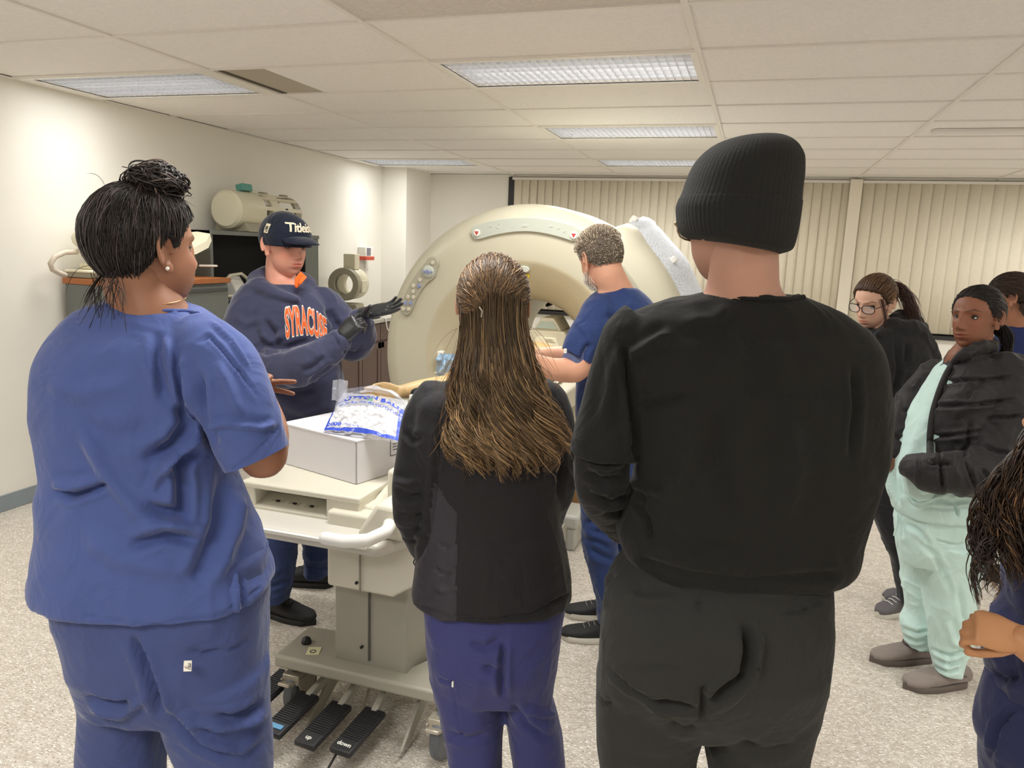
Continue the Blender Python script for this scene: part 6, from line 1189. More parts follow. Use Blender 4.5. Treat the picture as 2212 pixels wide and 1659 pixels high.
for j in range(8):
    for i in range(nb):
        a = math.radians(-62 + 124 * i / (nb - 1)); t = j / 7; base = np.array([.080 * math.sin(a) , .092 * math.cos(a) + .006, .052]); out_ = np.array([.074 * math.sin(a), .092 * math.cos(a) + .010 + .075 * math.cos(a) ** .8, .036 + .0]); p = base * (1 - t) + out_ * t; p[2] += -.010 * (p[0] / .08) ** 2 * 1.5 + .004 * math.sin(t * 3); V.append(p)
mb.add(hD.w(np.array(V)), [(j * nb + i, j * nb + i + 1, (j + 1) * nb + i + 1, (j + 1) * nb + i) for j in range(7) for i in range(nb - 1)]); br = mb.build('brim', m_cap, co, smooth=True, fix=False); s_ = br.modifiers.new('t', 'SOLIDIFY'); s_.thickness = .004; s_.offset = 0
m_cream = mat('cap_embroidery', (222, 212, 186), .8)
tg_ = text_geo('Titleist', .048, .0012, .22, .008, .92); tg_[0][:, 0] *= .95; Rm = hD.R; oc = hD.w(np.array([[0.0, .24, .085]]))[0]
print_on(capme, 'cap_lettering', tg_, oc + Rm[:, 2] * .0, Rm[:, 0] * -1 if (Rm[:, 0] @ RH) < 0 else Rm[:, 0], Rm[:, 2], -Rm[:, 1] - Rm[:, 2] * .1, m_cream, co, .0025)
pf = hD.w(np.array([[.25, -.002, .066]]))[0]; sq = np.array([(x, y, 0) for x in np.linspace(-.013, .013, 6) for y in np.linspace(-.018, .018, 6)]); sqf = [(i * 6 + j, (i + 1) * 6 + j, (i + 1) * 6 + j + 1, i * 6 + j + 1) for i in range(5) for j in range(5)]
U_ = Rm[:, 1]; print_on(capme, 'cap_badge', (sq, sqf), pf, U_, Rm[:, 2], -Rm[:, 0], m_cream, co, .002); print_on(capme, 'badge_letter', text_geo('FJ', .022, .001, 0, .006), pf - Rm[:, 2] * .008, U_, Rm[:, 2], -Rm[:, 0], m_ink, co, .003)
MB().ell(hD.w(np.array([[0, -.005, .139]]))[0], (.006, .006, .003)).build('cap_button', m_cap, co, smooth=True)
D = sphere_dirs(6000, 3); D = D[(D[:, 2] < .22) & (D[:, 2] > -.45) & (D[:, 1] < -.02) & hairline(D, nape=-.5, side=-.1)]; P0 = hD.scalp(D, .001); P1 = hD.scalp(D + [0, -.03, -.10], .005); hair_obj('hair', [strands(np.stack([P0, (P0 + P1) / 2, P1], 1), np.full(len(P0), .0008), hcols(len(P0), (110, 80, 62), .2))], m_hair, Dp)
mb = MB(); trunk(mb, [(945, 578, 742, .27, 0), (1020, 574, 740, .27, 0), (1090, 570, 735, .25, .03)], HD); trunk(mb, [(1070, 568, 652, .2, 0), (1130, 566, 645, .19, 0), (1200, 567, 637, .18, 0), (1250, 568, 632, .17, 0), (1292, 570, 622, .16, 0)], HD); trunk(mb, [(1070, 650, 735, .2, .10), (1190, 657, 718, .17, .22), (1240, 659, 712, .16, .24)], HD)
me = fuse(mb, .0075, 3); folds(me, [([(575, 1270), (600, 1262), (625, 1250)], 5, -.008), ([(575, 1240), (605, 1235)], 6, .007), ([(660, 1225), (690, 1232), (712, 1228)], 5, -.008), ([(662, 1205), (690, 1210), (712, 1200)], 6, .008)], .006, (8, 8, 8), 91); cloth('trousers', me, m_jean, Dp)
fh_ = feet_at(560, 1300, HD - .02); shoe(Dp, at_z(556, 1318, 0), at_z(655, 1343, 0) - at_z(556, 1318, 0), .31, .115, (m_blackshoe, m_blacksole), h0=.085); shoe(Dp, at_z(715, 1268, 0), at_z(660, 1262, 0) - at_z(715, 1268, 0), .29, .11, (m_blackshoe, m_blacksole), h0=.085)

# ---- E: grey-haired man in blue scrubs leaning over the table
HE = 3.05
E_ = thing('person', 'grey-haired bearded man in blue scrubs bending towards the scanner table', 'person', feet_at(1300, 1380, HE - .1))
skE = skin('skin_pinkish', (222, 166, 138)); m_scrubE = fabric('scrub_deep_blue', (43, 60, 106), .8, .2); m_sleeveE = fabric('slate_undersleeve', (92, 98, 132), .85)
hE = Head(1296, 562, HE + .03, -32, -22, 8, 1.03, jaw=1.06)
mb = MB(); trunk(mb, [(640, 1285, 1385, .14, 0), (700, 1265, 1420, .18, 0), (850, 1265, 1420, .2, 0), (1000, 1268, 1400, .2, 0), (1100, 1268, 1390, .17, 0)], HE); trunk(mb, [(1090, 1268, 1330, .11, 0), (1330, 1295, 1325, .07, 0)], HE - .06); trunk(mb, [(1090, 1330, 1390, .11, .1), (1300, 1305, 1340, .07, .12)], HE)
neck(mb, hE, at_h(1335, 636, HE + .01), .062, .068, -.022)
limb(mb, [(1290, 700, HE - .08, .055), (1262, 770, HE - .13, .056), (1238, 800, HE - .15, .052), (1200, 798, HE - .18, .046), (1150, 780, HE - .22, .034), (1130, 772, HE - .24, .030)], 22); limb(mb, [(1380, 690, HE + .1, .05), (1290, 770, HE + .2, .045), (1215, 764, HE + .2, .036), (1160, 764, HE + .18, .028)])
body(E_, skE, mb, .012, heads=[hE, hE.ear(1, 1.1), hE.ear(-1, 1.1)], hands=[hand_mb(at_h(1132, 773, HE - .24), -RH, -UP, 1, (.3, .3, .3, .3)), hand_mb(at_h(1162, 764, HE + .18), -RH, -UP, -1, (.3, .3, .3, .3))])
mb = MB(); trunk(mb, [(622, 1312, 1376, .16, .02), (634, 1285, 1392, .20, .02), (655, 1262, 1412, .24, .01), (690, 1250, 1430, .27, .0), (760, 1248, 1438, .29, 0), (850, 1246, 1440, .30, 0), (900, 1246, 1438, .30, 0), (960, 1250, 1432, .31, 0), (1010, 1250, 1428, .31, 0), (1030, 1252, 1426, .31, 0)], HE, 2.4, 10)
limb(mb, [(1300, 680, HE - .05, .085), (1278, 715, HE - .09, .082), (1256, 752, HE - .12, .074), (1244, 782, HE - .13, .068)], 26)
me = fuse(mb, .0065, 3); cut_open(me, [(at_h(1246, 771, HE - .13), at_h(1236, 795, HE - .13) - at_h(1262, 735, HE - .11) + RH * -.02, .075)])
folds(me, [([(1252, 800), (1262, 760), (1275, 740)], 6, -.010), ([(1262, 830), (1258, 900), (1252, 960)], 8, -.010), ([(1290, 850), (1285, 920), (1300, 980)], 10, .008), ([(1300, 680), (1330, 690), (1370, 670)], 8, -.006), ([(1240, 690), (1270, 720), (1290, 760)], 8, .005), ([(1290, 662), (1265, 690), (1245, 710)], 3, -.003)], .005, (7, 7, 5), 101)
cloth('scrub_top', me, m_scrubE, E_)
mb = MB(); limb(mb, [(1262, 745, HE - .12, .060), (1248, 776, HE - .13, .0605), (1240, 792, HE - .135, .059)], 24); me = fuse(mb, .005, 2); cut_open(me, [(at_h(1242, 788, HE - .135), at_h(1240, 792, HE - .135) - at_h(1262, 745, HE - .12), .06)]); cloth('undersleeve', me, m_sleeveE, E_)
mb = MB(); mb.box(at_h(1221, 758, HE - .20), (.012, .004, .018), np.stack([RH, NH, UP], 1)); mb.build('sleeve_tag', m_white, E_, bevel=.001)
mb = MB(); trunk(mb, [(1010, 1255, 1415, .27, 0), (1080, 1253, 1405, .27, 0), (1120, 1255, 1395, .24, 0)], HE); trunk(mb, [(1100, 1255, 1335, .2, 0), (1180, 1258, 1335, .19, 0), (1230, 1272, 1335, .18, 0), (1290, 1287, 1335, .17, 0), (1345, 1292, 1338, .16, 0)], HE - .06); trunk(mb, [(1100, 1320, 1395, .2, .08), (1300, 1303, 1352, .16, .12)], HE)
me = fuse(mb, .0075, 3); folds(me, [([(1262, 1130), (1290, 1125), (1320, 1135)], 6, -.010), ([(1262, 1150), (1295, 1160), (1325, 1175)], 6, .008), ([(1268, 1180), (1300, 1200), (1330, 1210)], 7, -.008)], .006, (8, 8, 7), 111); cloth('scrub_trousers', me, m_scrubE, E_)
lc = mat('lace_grey', (120, 118, 112), .7)
shoe(E_, at_z(1352, 1385, 0), at_z(1228, 1378, 0) - at_z(1352, 1385, 0), .285, .11, (m_blackshoe, m_whitesole), h0=.072, laces=lc); shoe(E_, at_z(1352, 1336, 0), at_z(1250, 1330, 0) - at_z(1352, 1336, 0), .285, .11, (m_blackshoe, m_whitesole), h0=.072, laces=lc)
ln = dict(front=.26, side=.02, nape=-.46, temple=.2); finish('hair', hair_cap(hE, .006, m_hairbase, E_, 'hair', ln, colr=lin((112, 100, 88))[:3]), E_, smooth=True)
D = sphere_dirs(16000, 2); D = D[hairline(D, **ln)]; rs = np.random.RandomState(3); D = D[rs.permutation(len(D))[:3000]]; fl = rs.randn(len(D), 3) * .22 + np.array([.1, -.2, -.35]); fl[D[:, 2] > .6] += np.array([.2, .3, .55]); lg = np.where(D[:, 2] > .55, .022, .012); T_ = np.linspace(0, 1, 6)[None, :, None]; P = hE.scalp(D[:, None] + fl[:, None] * T_ * .12, (lg[:, None] * (.3 + .7 * np.sin(T_[..., 0] * 2.6))))
gcol = hcols(len(D), (140, 126, 110), .3, 3, (205, 192, 172), .35); top = np.clip((D[:, 2] - .35) * 2, 0, 1)[:, None]; gcol = gcol * (1 + top * .7)
beard = sphere_dirs(9000, 5); beard = beard[(beard[:, 2] < -.42) & (beard[:, 2] > -.95) & (beard[:, 1] > .2)]; rs = np.random.RandomState(8); beard = beard[::3]; bp0 = hE.scalp(beard, 0.0); bp1 = hE.scalp(beard + [0, .05, -.16] + rs.randn(len(beard), 3) * .16, .018)
hair_obj('hair_strands', [strands(P, rs.uniform(.0006, .0012, len(P)), gcol)], m_hair, E_); hair_obj('beard', [strands(np.stack([bp0, (bp0 + bp1) / 2, bp1], 1), np.full(len(bp0), .0010), hcols(len(bp0), (236, 230, 220), .15))], m_hair, E_)

# ---- F: young woman with glasses and a ponytail
HF = 3.30
Fp = thing('person', 'woman with dark-rimmed glasses and a ponytail in a black hoodie, looking down', 'person', feet_at(1935, 1320, HF))
skF = skin('skin_fair', (222, 178, 154)); m_hoodF = fabric('black_hoodie', (44, 44, 46), .9, .2, .4, 500); m_legF = fabric('black_leggings', (38, 38, 42), .8)
hF = Head(1887, 655, HF, -124, -20, 4, .98, jaw=.97)
mb = MB(); trunk(mb, [(712, 1880, 1950, .12, 0), (760, 1850, 1985, .16, 0), (1000, 1860, 1975, .17, 0), (1060, 1880, 1960, .15, 0)], HF); trunk(mb, [(1040, 1885, 1930, .10, 0), (1200, 1932, 1960, .08, 0), (1285, 1945, 1967, .07, 0)], HF)
neck(mb, hF, at_h(1908, 722, HF), .048, .055); limb(mb, [(1860, 750, HF - .05, .04), (1845, 850, HF - .1, .035), (1880, 900, HF - .25, .03)]); limb(mb, [(1990, 760, HF, .045), (1985, 870, HF - .02, .04), (1930, 930, HF - .14, .03)])
body(Fp, skF, mb, .012, heads=[hF, hF.ear(1), hF.ear(-1)], hands=[hand_mb(at_h(1882, 902, HF - .25), RH * .5 - NH * .5, UP, 1, k=.85), hand_mb(at_h(1930, 932, HF - .14), -RH, UP, -1, k=.85)], headkw=dict(browcol=(.35, .26, .2), lipcol=(.95, .62, .6), na=128, npz=120))
hF.eyes(Fp, (60, 44, 34), .0030, skF, (0, -.5))
mb = MB(); trunk(mb, [(700, 1895, 1960, .14, .02), (716, 1860, 1985, .19, .01), (735, 1832, 2003, .22, 0), (780, 1820, 2018, .25, 0), (880, 1822, 2015, .27, 0), (980, 1835, 2005, .27, 0), (1020, 1845, 1995, .27, 0)], HF, 2.4, 12)
limb(mb, [(1978, 725, HF - .02, .06), (2000, 790, HF - .03, .062), (1995, 870, HF - .05, .06), (1950, 925, HF - .12, .052)], 22); limb(mb, [(1855, 735, HF - .04, .06), (1842, 830, HF - .08, .06), (1875, 895, HF - .2, .05)], 22)
limb(mb, [(1895, 722, HF - .10, .014), (1925, 712, HF - .03, .042), (1950, 690, HF + .03, .050), (1975, 700, HF + .06, .045)], 18); limb(mb, [(1925, 706, HF - .04, .04), (1960, 712, HF - .05, .045), (1990, 708, HF - .0, .035)], 18)
me = fuse(mb, .0075, 3); folds(me, [([(1935, 735), (1940, 800), (1930, 880)], 6, -.010), ([(1985, 790), (1975, 860), (1960, 900)], 7, -.008), ([(1960, 740), (1955, 790)], 6, -.008)], .007, (8, 8, 7), 121); cloth('hoodie', me, m_hoodF, Fp)
mb = MB(); trunk(mb, [(990, 1858, 1975, .24, 0), (1040, 1862, 1968, .22, 0), (1080, 1872, 1962, .18, 0)], HF); trunk(mb, [(1050, 1872, 1945, .17, 0), (1110, 1888, 1950, .15, 0), (1160, 1905, 1957, .13, 0), (1215, 1928, 1966, .11, 0), (1278, 1941, 1972, .10, 0), (1300, 1943, 1972, .10, 0)], HF); trunk(mb, [(1060, 1915, 1965, .16, .1), (1290, 1960, 1990, .10, .2)], HF)
me = fuse(mb, .0075, 3); folds(me, (), .006, (9, 9, 6), 131); cloth('leggings', me, m_legF, Fp)
m_gsh = mat('grey_knit_shoe', (96, 92, 94), .85, bump=.4, bscale=400); shoe(Fp, at_z(1978, 1318, 0), at_z(1900, 1332, 0) - at_z(1978, 1318, 0), .25, .095, (m_gsh, m_whitesole), laces=m_white); shoe(Fp, at_z(2010, 1300, 0), at_z(1960, 1300, 0) - at_z(2010, 1300, 0), .25, .095, (m_gsh, m_whitesole), laces=m_white)
ln = dict(front=.34, side=-.05, nape=-.6, temple=.25); finish('hair', hair_cap(hF, .010, m_hairbase, Fp, 'hair', ln, colr=lin((70, 50, 36))[:3]), Fp, smooth=True)
L1 = surf_strands(hF, 1000, np.array([0, -.95, .25]), .0125, seed=3, line=ln, cols=((92, 68, 48), .25, 3, (130, 98, 70), .2), r=.0013, stopfrac=(.8, 1)); rs = np.random.RandomState(2); s_ = hF.w(np.array([[0, -.115, .035]]))[0]; PB = []
for i in range(420): o_ = rs.randn(3) * .010; t = np.linspace(0, 1, 16)[:, None]; e = at_h(1975 + rs.randn() * 7, 700 + rs.randn() * 16, HF - .02); m_ = at_h(1962, 612, HF - .01) + o_; PB.append((1 - t) ** 2 * (s_ + o_) + 2 * t * (1 - t) * m_ + t * t * (e + o_))
for i in range(24): t = np.linspace(0, 1, 16)[:, None]; a_ = hF.w(np.array([[-.07 + rs.randn() * .004, .055, .05]]))[0]; e = hF.w(np.array([[-.085, .06, -.12 + rs.randn() * .02]]))[0]; PB.append((1 - t) * a_ + t * e + hF.R[:, 0] * -.012 * np.sin(t * 3))
L2 = strands(np.array(PB), rs.uniform(.0008, .0015, len(PB)), hcols(len(PB), (78, 52, 44), .3, 6)); hair_obj('ponytail', [L1, L2], m_hair, Fp)
def spectacles(head, parent, material, w_=.027, hh_=.019, zc=.010, r=.0019):
    m = MB()
    for sd in (1, -1):
        an = np.linspace(0, 2 * math.pi, 30); m.tube(head.w(np.array([[.033 * sd + w_ * math.copysign(abs(math.cos(a)) ** .7, math.cos(a)), .098 - .25 * max(0, abs(.033 * sd + w_ * math.cos(a)) - .03), zc + hh_ * math.copysign(abs(math.sin(a)) ** .8, math.sin(a))] for a in an])), r, 6, False)
        m.tube(head.w(np.array([[.060 * sd, .090, zc + .006], [.078 * sd, .05, zc + .008], [.083 * sd, .0, zc + .008], [.082 * sd, -.02, zc - .01]])), r, 6)
    m.tube(head.w(np.array([[-.007, .100, zc + .004], [0, .102, zc + .007], [.007, .100, zc + .004]])), r, 6); g = m.build('glasses', material, parent, smooth=True)
    m = MB()
    for sd in (1, -1): an = np.linspace(0, 2 * math.pi, 24, endpoint=False); m.add(head.w(np.array([[.033 * sd + w_ * .97 * math.cos(a), .098 - .25 * max(0, abs(.033 * sd + w_ * math.cos(a)) - .03), zc + hh_ * .97 * math.sin(a)] for a in an])), [tuple(range(24))])
    m.build('lenses', mat('lens', (240, 244, 250), .05, alpha=.25), g, fix=False)
spectacles(hF, Fp, mat('dark_rim', (44, 30, 28), .3))

# ---- G: woman in mint scrubs and a black puffer jacket
HG = 2.75
G = thing('person', 'woman in pale mint scrubs and open black puffer jacket with hands in her pockets', 'person', feet_at(2020, 1490, HG))
skG = skin('skin_deep', (138, 90, 68)); m_mint = fabric('mint_scrub', (204, 232, 226), .8, .2, .3); m_puff = fabric('black_puffer', (44, 42, 44), .6, .1, .3, 300)
hG = Head(2108, 690, HG, -118, -2, -3, 1.0, nose=1.15, lips=1.5)
mb = MB(); trunk(mb, [(770, 2062, 2130, .10, 0), (805, 2052, 2150, .14, 0), (900, 2000, 2125, .18, 0), (1050, 1975, 2125, .2, 0), (1140, 1965, 2120, .2, 0)], HG); trunk(mb, [(1120, 2015, 2115, .13, -.03), (1300, 2035, 2080, .08, -.03), (1455, 2042, 2060, .05, -.02)], HG); trunk(mb, [(1120, 1960, 2030, .13, .12), (1300, 1975, 2010, .09, .12), (1400, 1975, 1998, .07, .12)], HG)
neck(mb, hG, at_h(2082, 775, HG), .050, .058); limb(mb, [(2010, 830, HG + .12, .04), (1965, 910, HG + .10, .036), (1926, 975, HG + .05, .030), (1918, 1005, HG + .02, .028)], 18); limb(mb, [(2160, 870, HG - .12, .032), (2155, 980, HG - .18, .034), (2040, 1020, HG - .22, .030), (1978, 1014, HG - .17, .027), (1968, 1024, HG - .14, .026)], 18)
body(G, skG, mb, .012, heads=[hG, hG.ear(1), hG.ear(-1)], hands=[hand_mb(at_h(1924, 998, HG + .03), -UP * .9 + RH * .5, RH, 1, (1.2, 1.2, 1.2, 1.2), thumb=(.2, .1), k=.42), hand_mb(at_h(1974, 1018, HG - .11), -RH * .1 - UP * .6 + NH * .75, RH, -1, (1.1, 1.1, 1.1, 1.1), k=.62)], headkw=dict(browcol=(.30, .25, .22), lipcol=(.92, .62, .6), na=128, npz=120))
hG.eyes(G, (34, 22, 16), .0042, skG, (-.1, .05))
MB().ell(hG.ear_pt(1), (.0042,) * 3).build('earring', mat('pearl', (236, 232, 226), .12), G, smooth=True); MB().ell(hG.ear_pt(1, (.002, 0, -.013)), (.0055,) * 3).build('earring', mat('pearl', (236, 232, 226), .12), G, smooth=True)
mb = MB(); trunk(mb, [(778, 2056, 2120, .13, 0), (800, 2030, 2150, .19, 0), (850, 1998, 2160, .23, 0), (900, 1970, 2150, .25, 0), (950, 1952, 2145, .27, 0), (1000, 1936, 2145, .28, 0), (1050, 1928, 2145, .29, 0), (1092, 1932, 2146, .30, 0), (1108, 1936, 2146, .30, 0)], HG, 2.4, 12)
limb(mb, [(1930, 1018, HG + .03, .030), (1934, 1050, HG + .03, .036), (1944, 1082, HG + .02, .03)], 14); limb(mb, [(1975, 1028, HG - .12, .036), (1985, 1055, HG - .11, .040)], 14)
me = fuse(mb, .0060, 3); folds(me, [([(1952, 1020), (1958, 1060), (1975, 1085), (2010, 1078), (2060, 1062)], 4, .010), ([(1930, 1020), (1935, 1060), (1945, 1095)], 4, -.008), ([(1965, 1010), (1985, 1035), (2010, 1045)], 5, -.010), ([(2000, 1075), (2060, 1085), (2100, 1080)], 5, -.006), ([(1975, 1095), (2040, 1100), (2100, 1095)], 3, -.005), ([(2062, 1085), (2070, 1118)], 3, -.010), ([(2048, 800), (2038, 840), (2030, 870)], 3, -.008), ([(2010, 880), (1975, 960), (1950, 1010)], 12, .004)], .0045, (8, 8, 5), 141); mintG = me; cloth('scrub_top', me, m_mint, G)
mb = MB(); an = np.array([[at_h(x, y, HG - .158 + .0004 * (x - 1955))] for x, y in [(1952, 1012), (1962, 1070), (1985, 1084), (2055, 1076), (2052, 1030), (1990, 1032), (1968, 1015)]])[:, 0]; mb.add(np.concatenate([an, an + NH * .02]), [tuple(range(7))] + [(i, (i + 1) % 7, (i + 1) % 7 + 7, i + 7) for i in range(7)]); mb.build('pocket', m_mint, G, bevel=.006, seg=3)
mb = MB(); trunk(mb, [(1085, 1942, 2142, .26, 0), (1140, 1940, 2140, .27, 0), (1185, 1944, 2125, .25, 0), (1215, 1950, 2112, .2, 0)], HG, 2.4, 12)
trunk(mb, [(1170, 1988, 2125, .24, -.03), (1250, 2000, 2104, .2, -.03), (1340, 2008, 2099, .17, -.03), (1380, 2012, 2093, .15, -.03), (1420, 2016, 2082, .13, -.02), (1450, 2022, 2072, .12, -.02)], HG, 2.3, 12); trunk(mb, [(1170, 1944, 2050, .22, .12), (1250, 1954, 2035, .18, .12), (1320, 1960, 2022, .15, .12), (1345, 1948, 2016, .155, .12), (1370, 1955, 2008, .13, .12), (1394, 1960, 2004, .12, .12)], HG, 2.3, 10)
me = fuse(mb, .0062, 3); folds(me, [([(1975, 1160), (2020, 1200), (2060, 1290)], 6, -.006), ([(2015, 1165), (2060, 1178), (2100, 1172)], 2.5, -.005), ([(2010, 1400), (2050, 1418), (2090, 1408)], 4, -.010), ([(2015, 1420), (2050, 1436), (2085, 1425)], 4, -.009), ([(2012, 1440), (2050, 1452), (2078, 1445)], 4, -.008), ([(2040, 1330), (2060, 1390), (2095, 1400)], 7, .007), ([(2070, 1260), (2080, 1330), (2096, 1370)], 6, -.006), ([(1948, 1355), (1980, 1368), (2010, 1362)], 4, -.009), ([(1950, 1372), (1980, 1385), (2005, 1380)], 4, -.008), ([(1955, 1392), (1980, 1400), (2003, 1396)], 4, -.007), ([(1955, 1130), (1990, 1150), (2010, 1180)], 5, -.008)], .006, (8, 8, 6), 151); cloth('scrub_trousers', me, m_mint, G)
MB().tube([at_h(1938, 1112, HG - .02), at_h(1937, 1135, HG - .03), at_h(1932, 1156, HG - .03)], .0045, 8).build('drawstring', m_mint, G, smooth=True)
# puffer: near half with the large sleeve, far half and collar
mb = MB(); trunk(mb, [(766, 2070, 2136, .17, -.02), (784, 2060, 2172, .22, -.03), (812, 2044, 2195, .27, -.04), (850, 2024, 2205, .30, -.05), (900, 2008, 2206, .31, -.05), (950, 2002, 2206, .32, -.05), (1000, 2003, 2204, .32, -.05), (1035, 2008, 2200, .32, -.05), (1046, 2016, 2194, .33, -.04)], HG, 3.2, 10)
limb(mb, [(2172, 812, HG - .10, .085), (2190, 870, HG - .15, .095), (2178, 940, HG - .19, .098), (2150, 1000, HG - .22, .092), (2090, 1024, HG - .25, .078), (2030, 1022, HG - .24, .068), (1990, 1016, HG - .20, .056), (1978, 1012, HG - .18, .048)], 26)
limb(mb, [(2072, 772, HG - .085, .014), (2086, 764, HG - .09, .022), (2112, 754, HG - .07, .028), (2140, 748, HG + .0, .034), (2115, 746, HG + .08, .032)], 18)
me = fuse(mb, .0068, 3)
q_ = []
for (a, b) in [((2010, 880), (2200, 862)), ((2003, 945), (2120, 930)), ((2025, 825), (2190, 815)), ((2130, 905), (2212, 895)), ((2120, 960), (2200, 985)), ((2085, 985), (2110, 1060)), ((2030, 975), (2035, 1065)), ((2120, 1010), (2150, 1050)), ((2005, 1000), (2060, 1000))]: q_.append(([a, ((a[0] + b[0]) / 2, (a[1] + b[1]) / 2 + 3), b], 4, -.013))
q_ += [([(2095, 905), (2090, 960), (2080, 990)], 6, -.012), ([(2060, 800), (2035, 850), (2015, 900), (2010, 960)], 3, -.006, 1), ([(1985, 990), (1990, 1040)], 4, -.008), ([(2085, 865), (2100, 840), (2130, 820)], 6, -.010), ([(2060, 900), (2090, 880), (2120, 870)], 10, .008), ([(2050, 950), (2080, 940), (2110, 930)], 8, .006)]
folds(me, q_, .009, (9, 9, 9), 161, .0015, 16); jkG = me; cloth('puffer_jacket', me, m_puff, G)
mb = MB(); trunk(mb, [(782, 2035, 2090, .14, .10), (810, 2005, 2075, .16, .11), (850, 1978, 2050, .16, .12), (900, 1955, 2020, .15, .12), (935, 1948, 2000, .14, .12)], HG, 2.4, 10); limb(mb, [(2020, 815, HG + .12, .07), (1985, 860, HG + .12, .074), (1958, 905, HG + .10, .074), (1940, 945, HG + .07, .064), (1930, 966, HG + .05, .052)], 24); limb(mb, [(2048, 790, HG + .06, .024), (2060, 770, HG + .05, .026), (2080, 758, HG + .07, .028)], 14)
me = fuse(mb, .0068, 3); folds(me, [([(1990, 850), (2010, 880), (2000, 910)], 5, -.008), ([(1950, 880), (1975, 895), (1985, 925)], 5, -.010), ([(1925, 935), (1945, 950), (1960, 948)], 4, -.008)], .009, (9, 9, 9), 171, .0015, 16); o = cloth('jacket_front', me, m_puff, G)
surf_line('jacket_edge', [(2068, 772), (2054, 792), (2040, 818), (2026, 855), (2014, 900), (2009, 950), (2009, 1000)], .012, [jkG, mintG], m_puff, G)
for hl, tl in (((2083, 1478), (1932, 1488)), ((2010, 1425), (1870, 1428))):
    a_, b_ = at_z(*hl, 0), at_z(*tl, 0); sl = shoe(G, a_, b_ - a_, .27, .115, (mat('grey_suede', (136, 124, 118), .95, sheen=.4, bump=.3, bscale=300, var=.05), mat('slipper_sole', (104, 94, 88), .7)), h0=.062, name='slipper', laces=None)
    d_ = (b_ - a_); d_ /= np.linalg.norm(d_); s_ = np.cross(d_, UP); an = np.linspace(0, 2 * math.pi, 28); MB().tube([a_ + d_ * (.065 + .062 * math.cos(a)) + s_ * .040 * math.sin(a) + UP * (.066 + .016 * math.cos(a)) for a in an], .0065, 8, False).build('slipper_rim', mat('slipper_knit', (98, 90, 88), .95, bump=.8, bscale=150, bdist=.003), sl, smooth=True)
ln = dict(front=.36, side=.02, nape=-.55, temple=.22); blk = (34, 27, 26); finish('hair', hair_cap(hG, .008, m_hairbase, G, 'hair', ln, noise=.0015, colr=lin((30, 25, 24))[:3]), G, smooth=True)
L1 = surf_strands(hG, 1300, np.array([0, -.8, -.5]), .009, seed=3, line=ln, cols=(blk, .25, 3, (84, 70, 64), .10), r=.0011, jit=.0015, stopfrac=(.8, 1)); rs = np.random.RandomState(2); PB = []
for i in range(420):   # low bunch at the nape
    o_ = rs.randn(3) * np.array([.012, .012, .016]); t = np.linspace(0, 1, 14)[:, None]; s_ = hG.w(np.array([[rs.uniform(-.05, .05), -.09, -.02]]))[0]; e = at_h(2168 + rs.randn() * 6, 775 + rs.randn() * 12, HG + .02); m_ = at_h(2196, 725, HG) + o_; PB.append((1 - t) ** 2 * s_ + 2 * t * (1 - t) * m_ + t * t * e)
hair_obj('hair_strands', [L1, strands(np.array(PB), rs.uniform(.001, .0018, len(PB)), hcols(len(PB), blk, .25, 6))], m_hair, G)

# ---- H: dark-haired person in blue half hidden behind
HH = 3.75
Hp = thing('person', 'dark-haired woman in a blue jacket half hidden behind the puffer jacket', 'person', feet_at(2230, 1250, HH))
skH = skin('skin_tan', (178, 124, 98)); hH = Head(2180, 646, HH, -62, -12, 0, 1.0); m_blH = fabric('navy_fleece_jacket', (44, 54, 100), .9)
mb = MB(); trunk(mb, [(710, 2200, 2270, .12, 0), (760, 2185, 2300, .17, 0), (1000, 2195, 2290, .18, 0)], HH); trunk(mb, [(980, 2200, 2240, .1, 0), (1240, 2210, 2235, .07, 0)], HH); trunk(mb, [(980, 2245, 2285, .1, 0), (1240, 2250, 2275, .07, 0)], HH); neck(mb, hH, at_h(2205, 715, HH)); limb(mb, [(2180, 760, HH, .04), (2170, 900, HH, .035), (2165, 1000, HH - .05, .028)])
body(Hp, skH, mb, .010, heads=[hH, hH.ear(1), hH.ear(-1)], hands=[hand_mb(at_h(2165, 1002, HH - .05), -UP, RH, 1, k=.85)])
hH.eyes(Hp, skin=skH)
mb = MB(); trunk(mb, [(705, 2175, 2290, .15, 0), (730, 2155, 2320, .22, 0), (800, 2150, 2330, .25, 0), (1030, 2160, 2320, .27, 0)], HH, 2.4, 12); limb(mb, [(2175, 745, HH, .06), (2160, 850, HH - .02, .058), (2160, 990, HH - .05, .045)], 22); me = fuse(mb, .008, 3); folds(me, (), .007, (7, 7, 6), 181); cloth('jacket', me, m_blH, Hp)
mb = MB(); trunk(mb, [(1010, 2175, 2300, .24, 0), (1070, 2178, 2298, .2, 0)], HH); trunk(mb, [(1040, 2180, 2238, .15, 0), (1265, 2195, 2240, .13, 0)], HH); trunk(mb, [(1040, 2240, 2298, .15, 0), (1265, 2245, 2290, .13, 0)], HH); me = fuse(mb, .008, 2); folds(me, (), .006, (8, 8, 6), 183); cloth('trousers', me, m_pantB, Hp)
for x in (2215, 2265): shoe(Hp, feet_at(x, 1240, HH), -RH * .7 + NH * .2, .25, .09, (m_blackshoe, m_blacksole))
ln = dict(front=.2, side=-.02, nape=-.6, temple=.2); finish('hair', hair_cap(hH, .013, m_hairbase, Hp, 'hair', ln, colr=lin((52, 38, 32))[:3]), Hp, smooth=True)
PB = []; rs = np.random.RandomState(12)
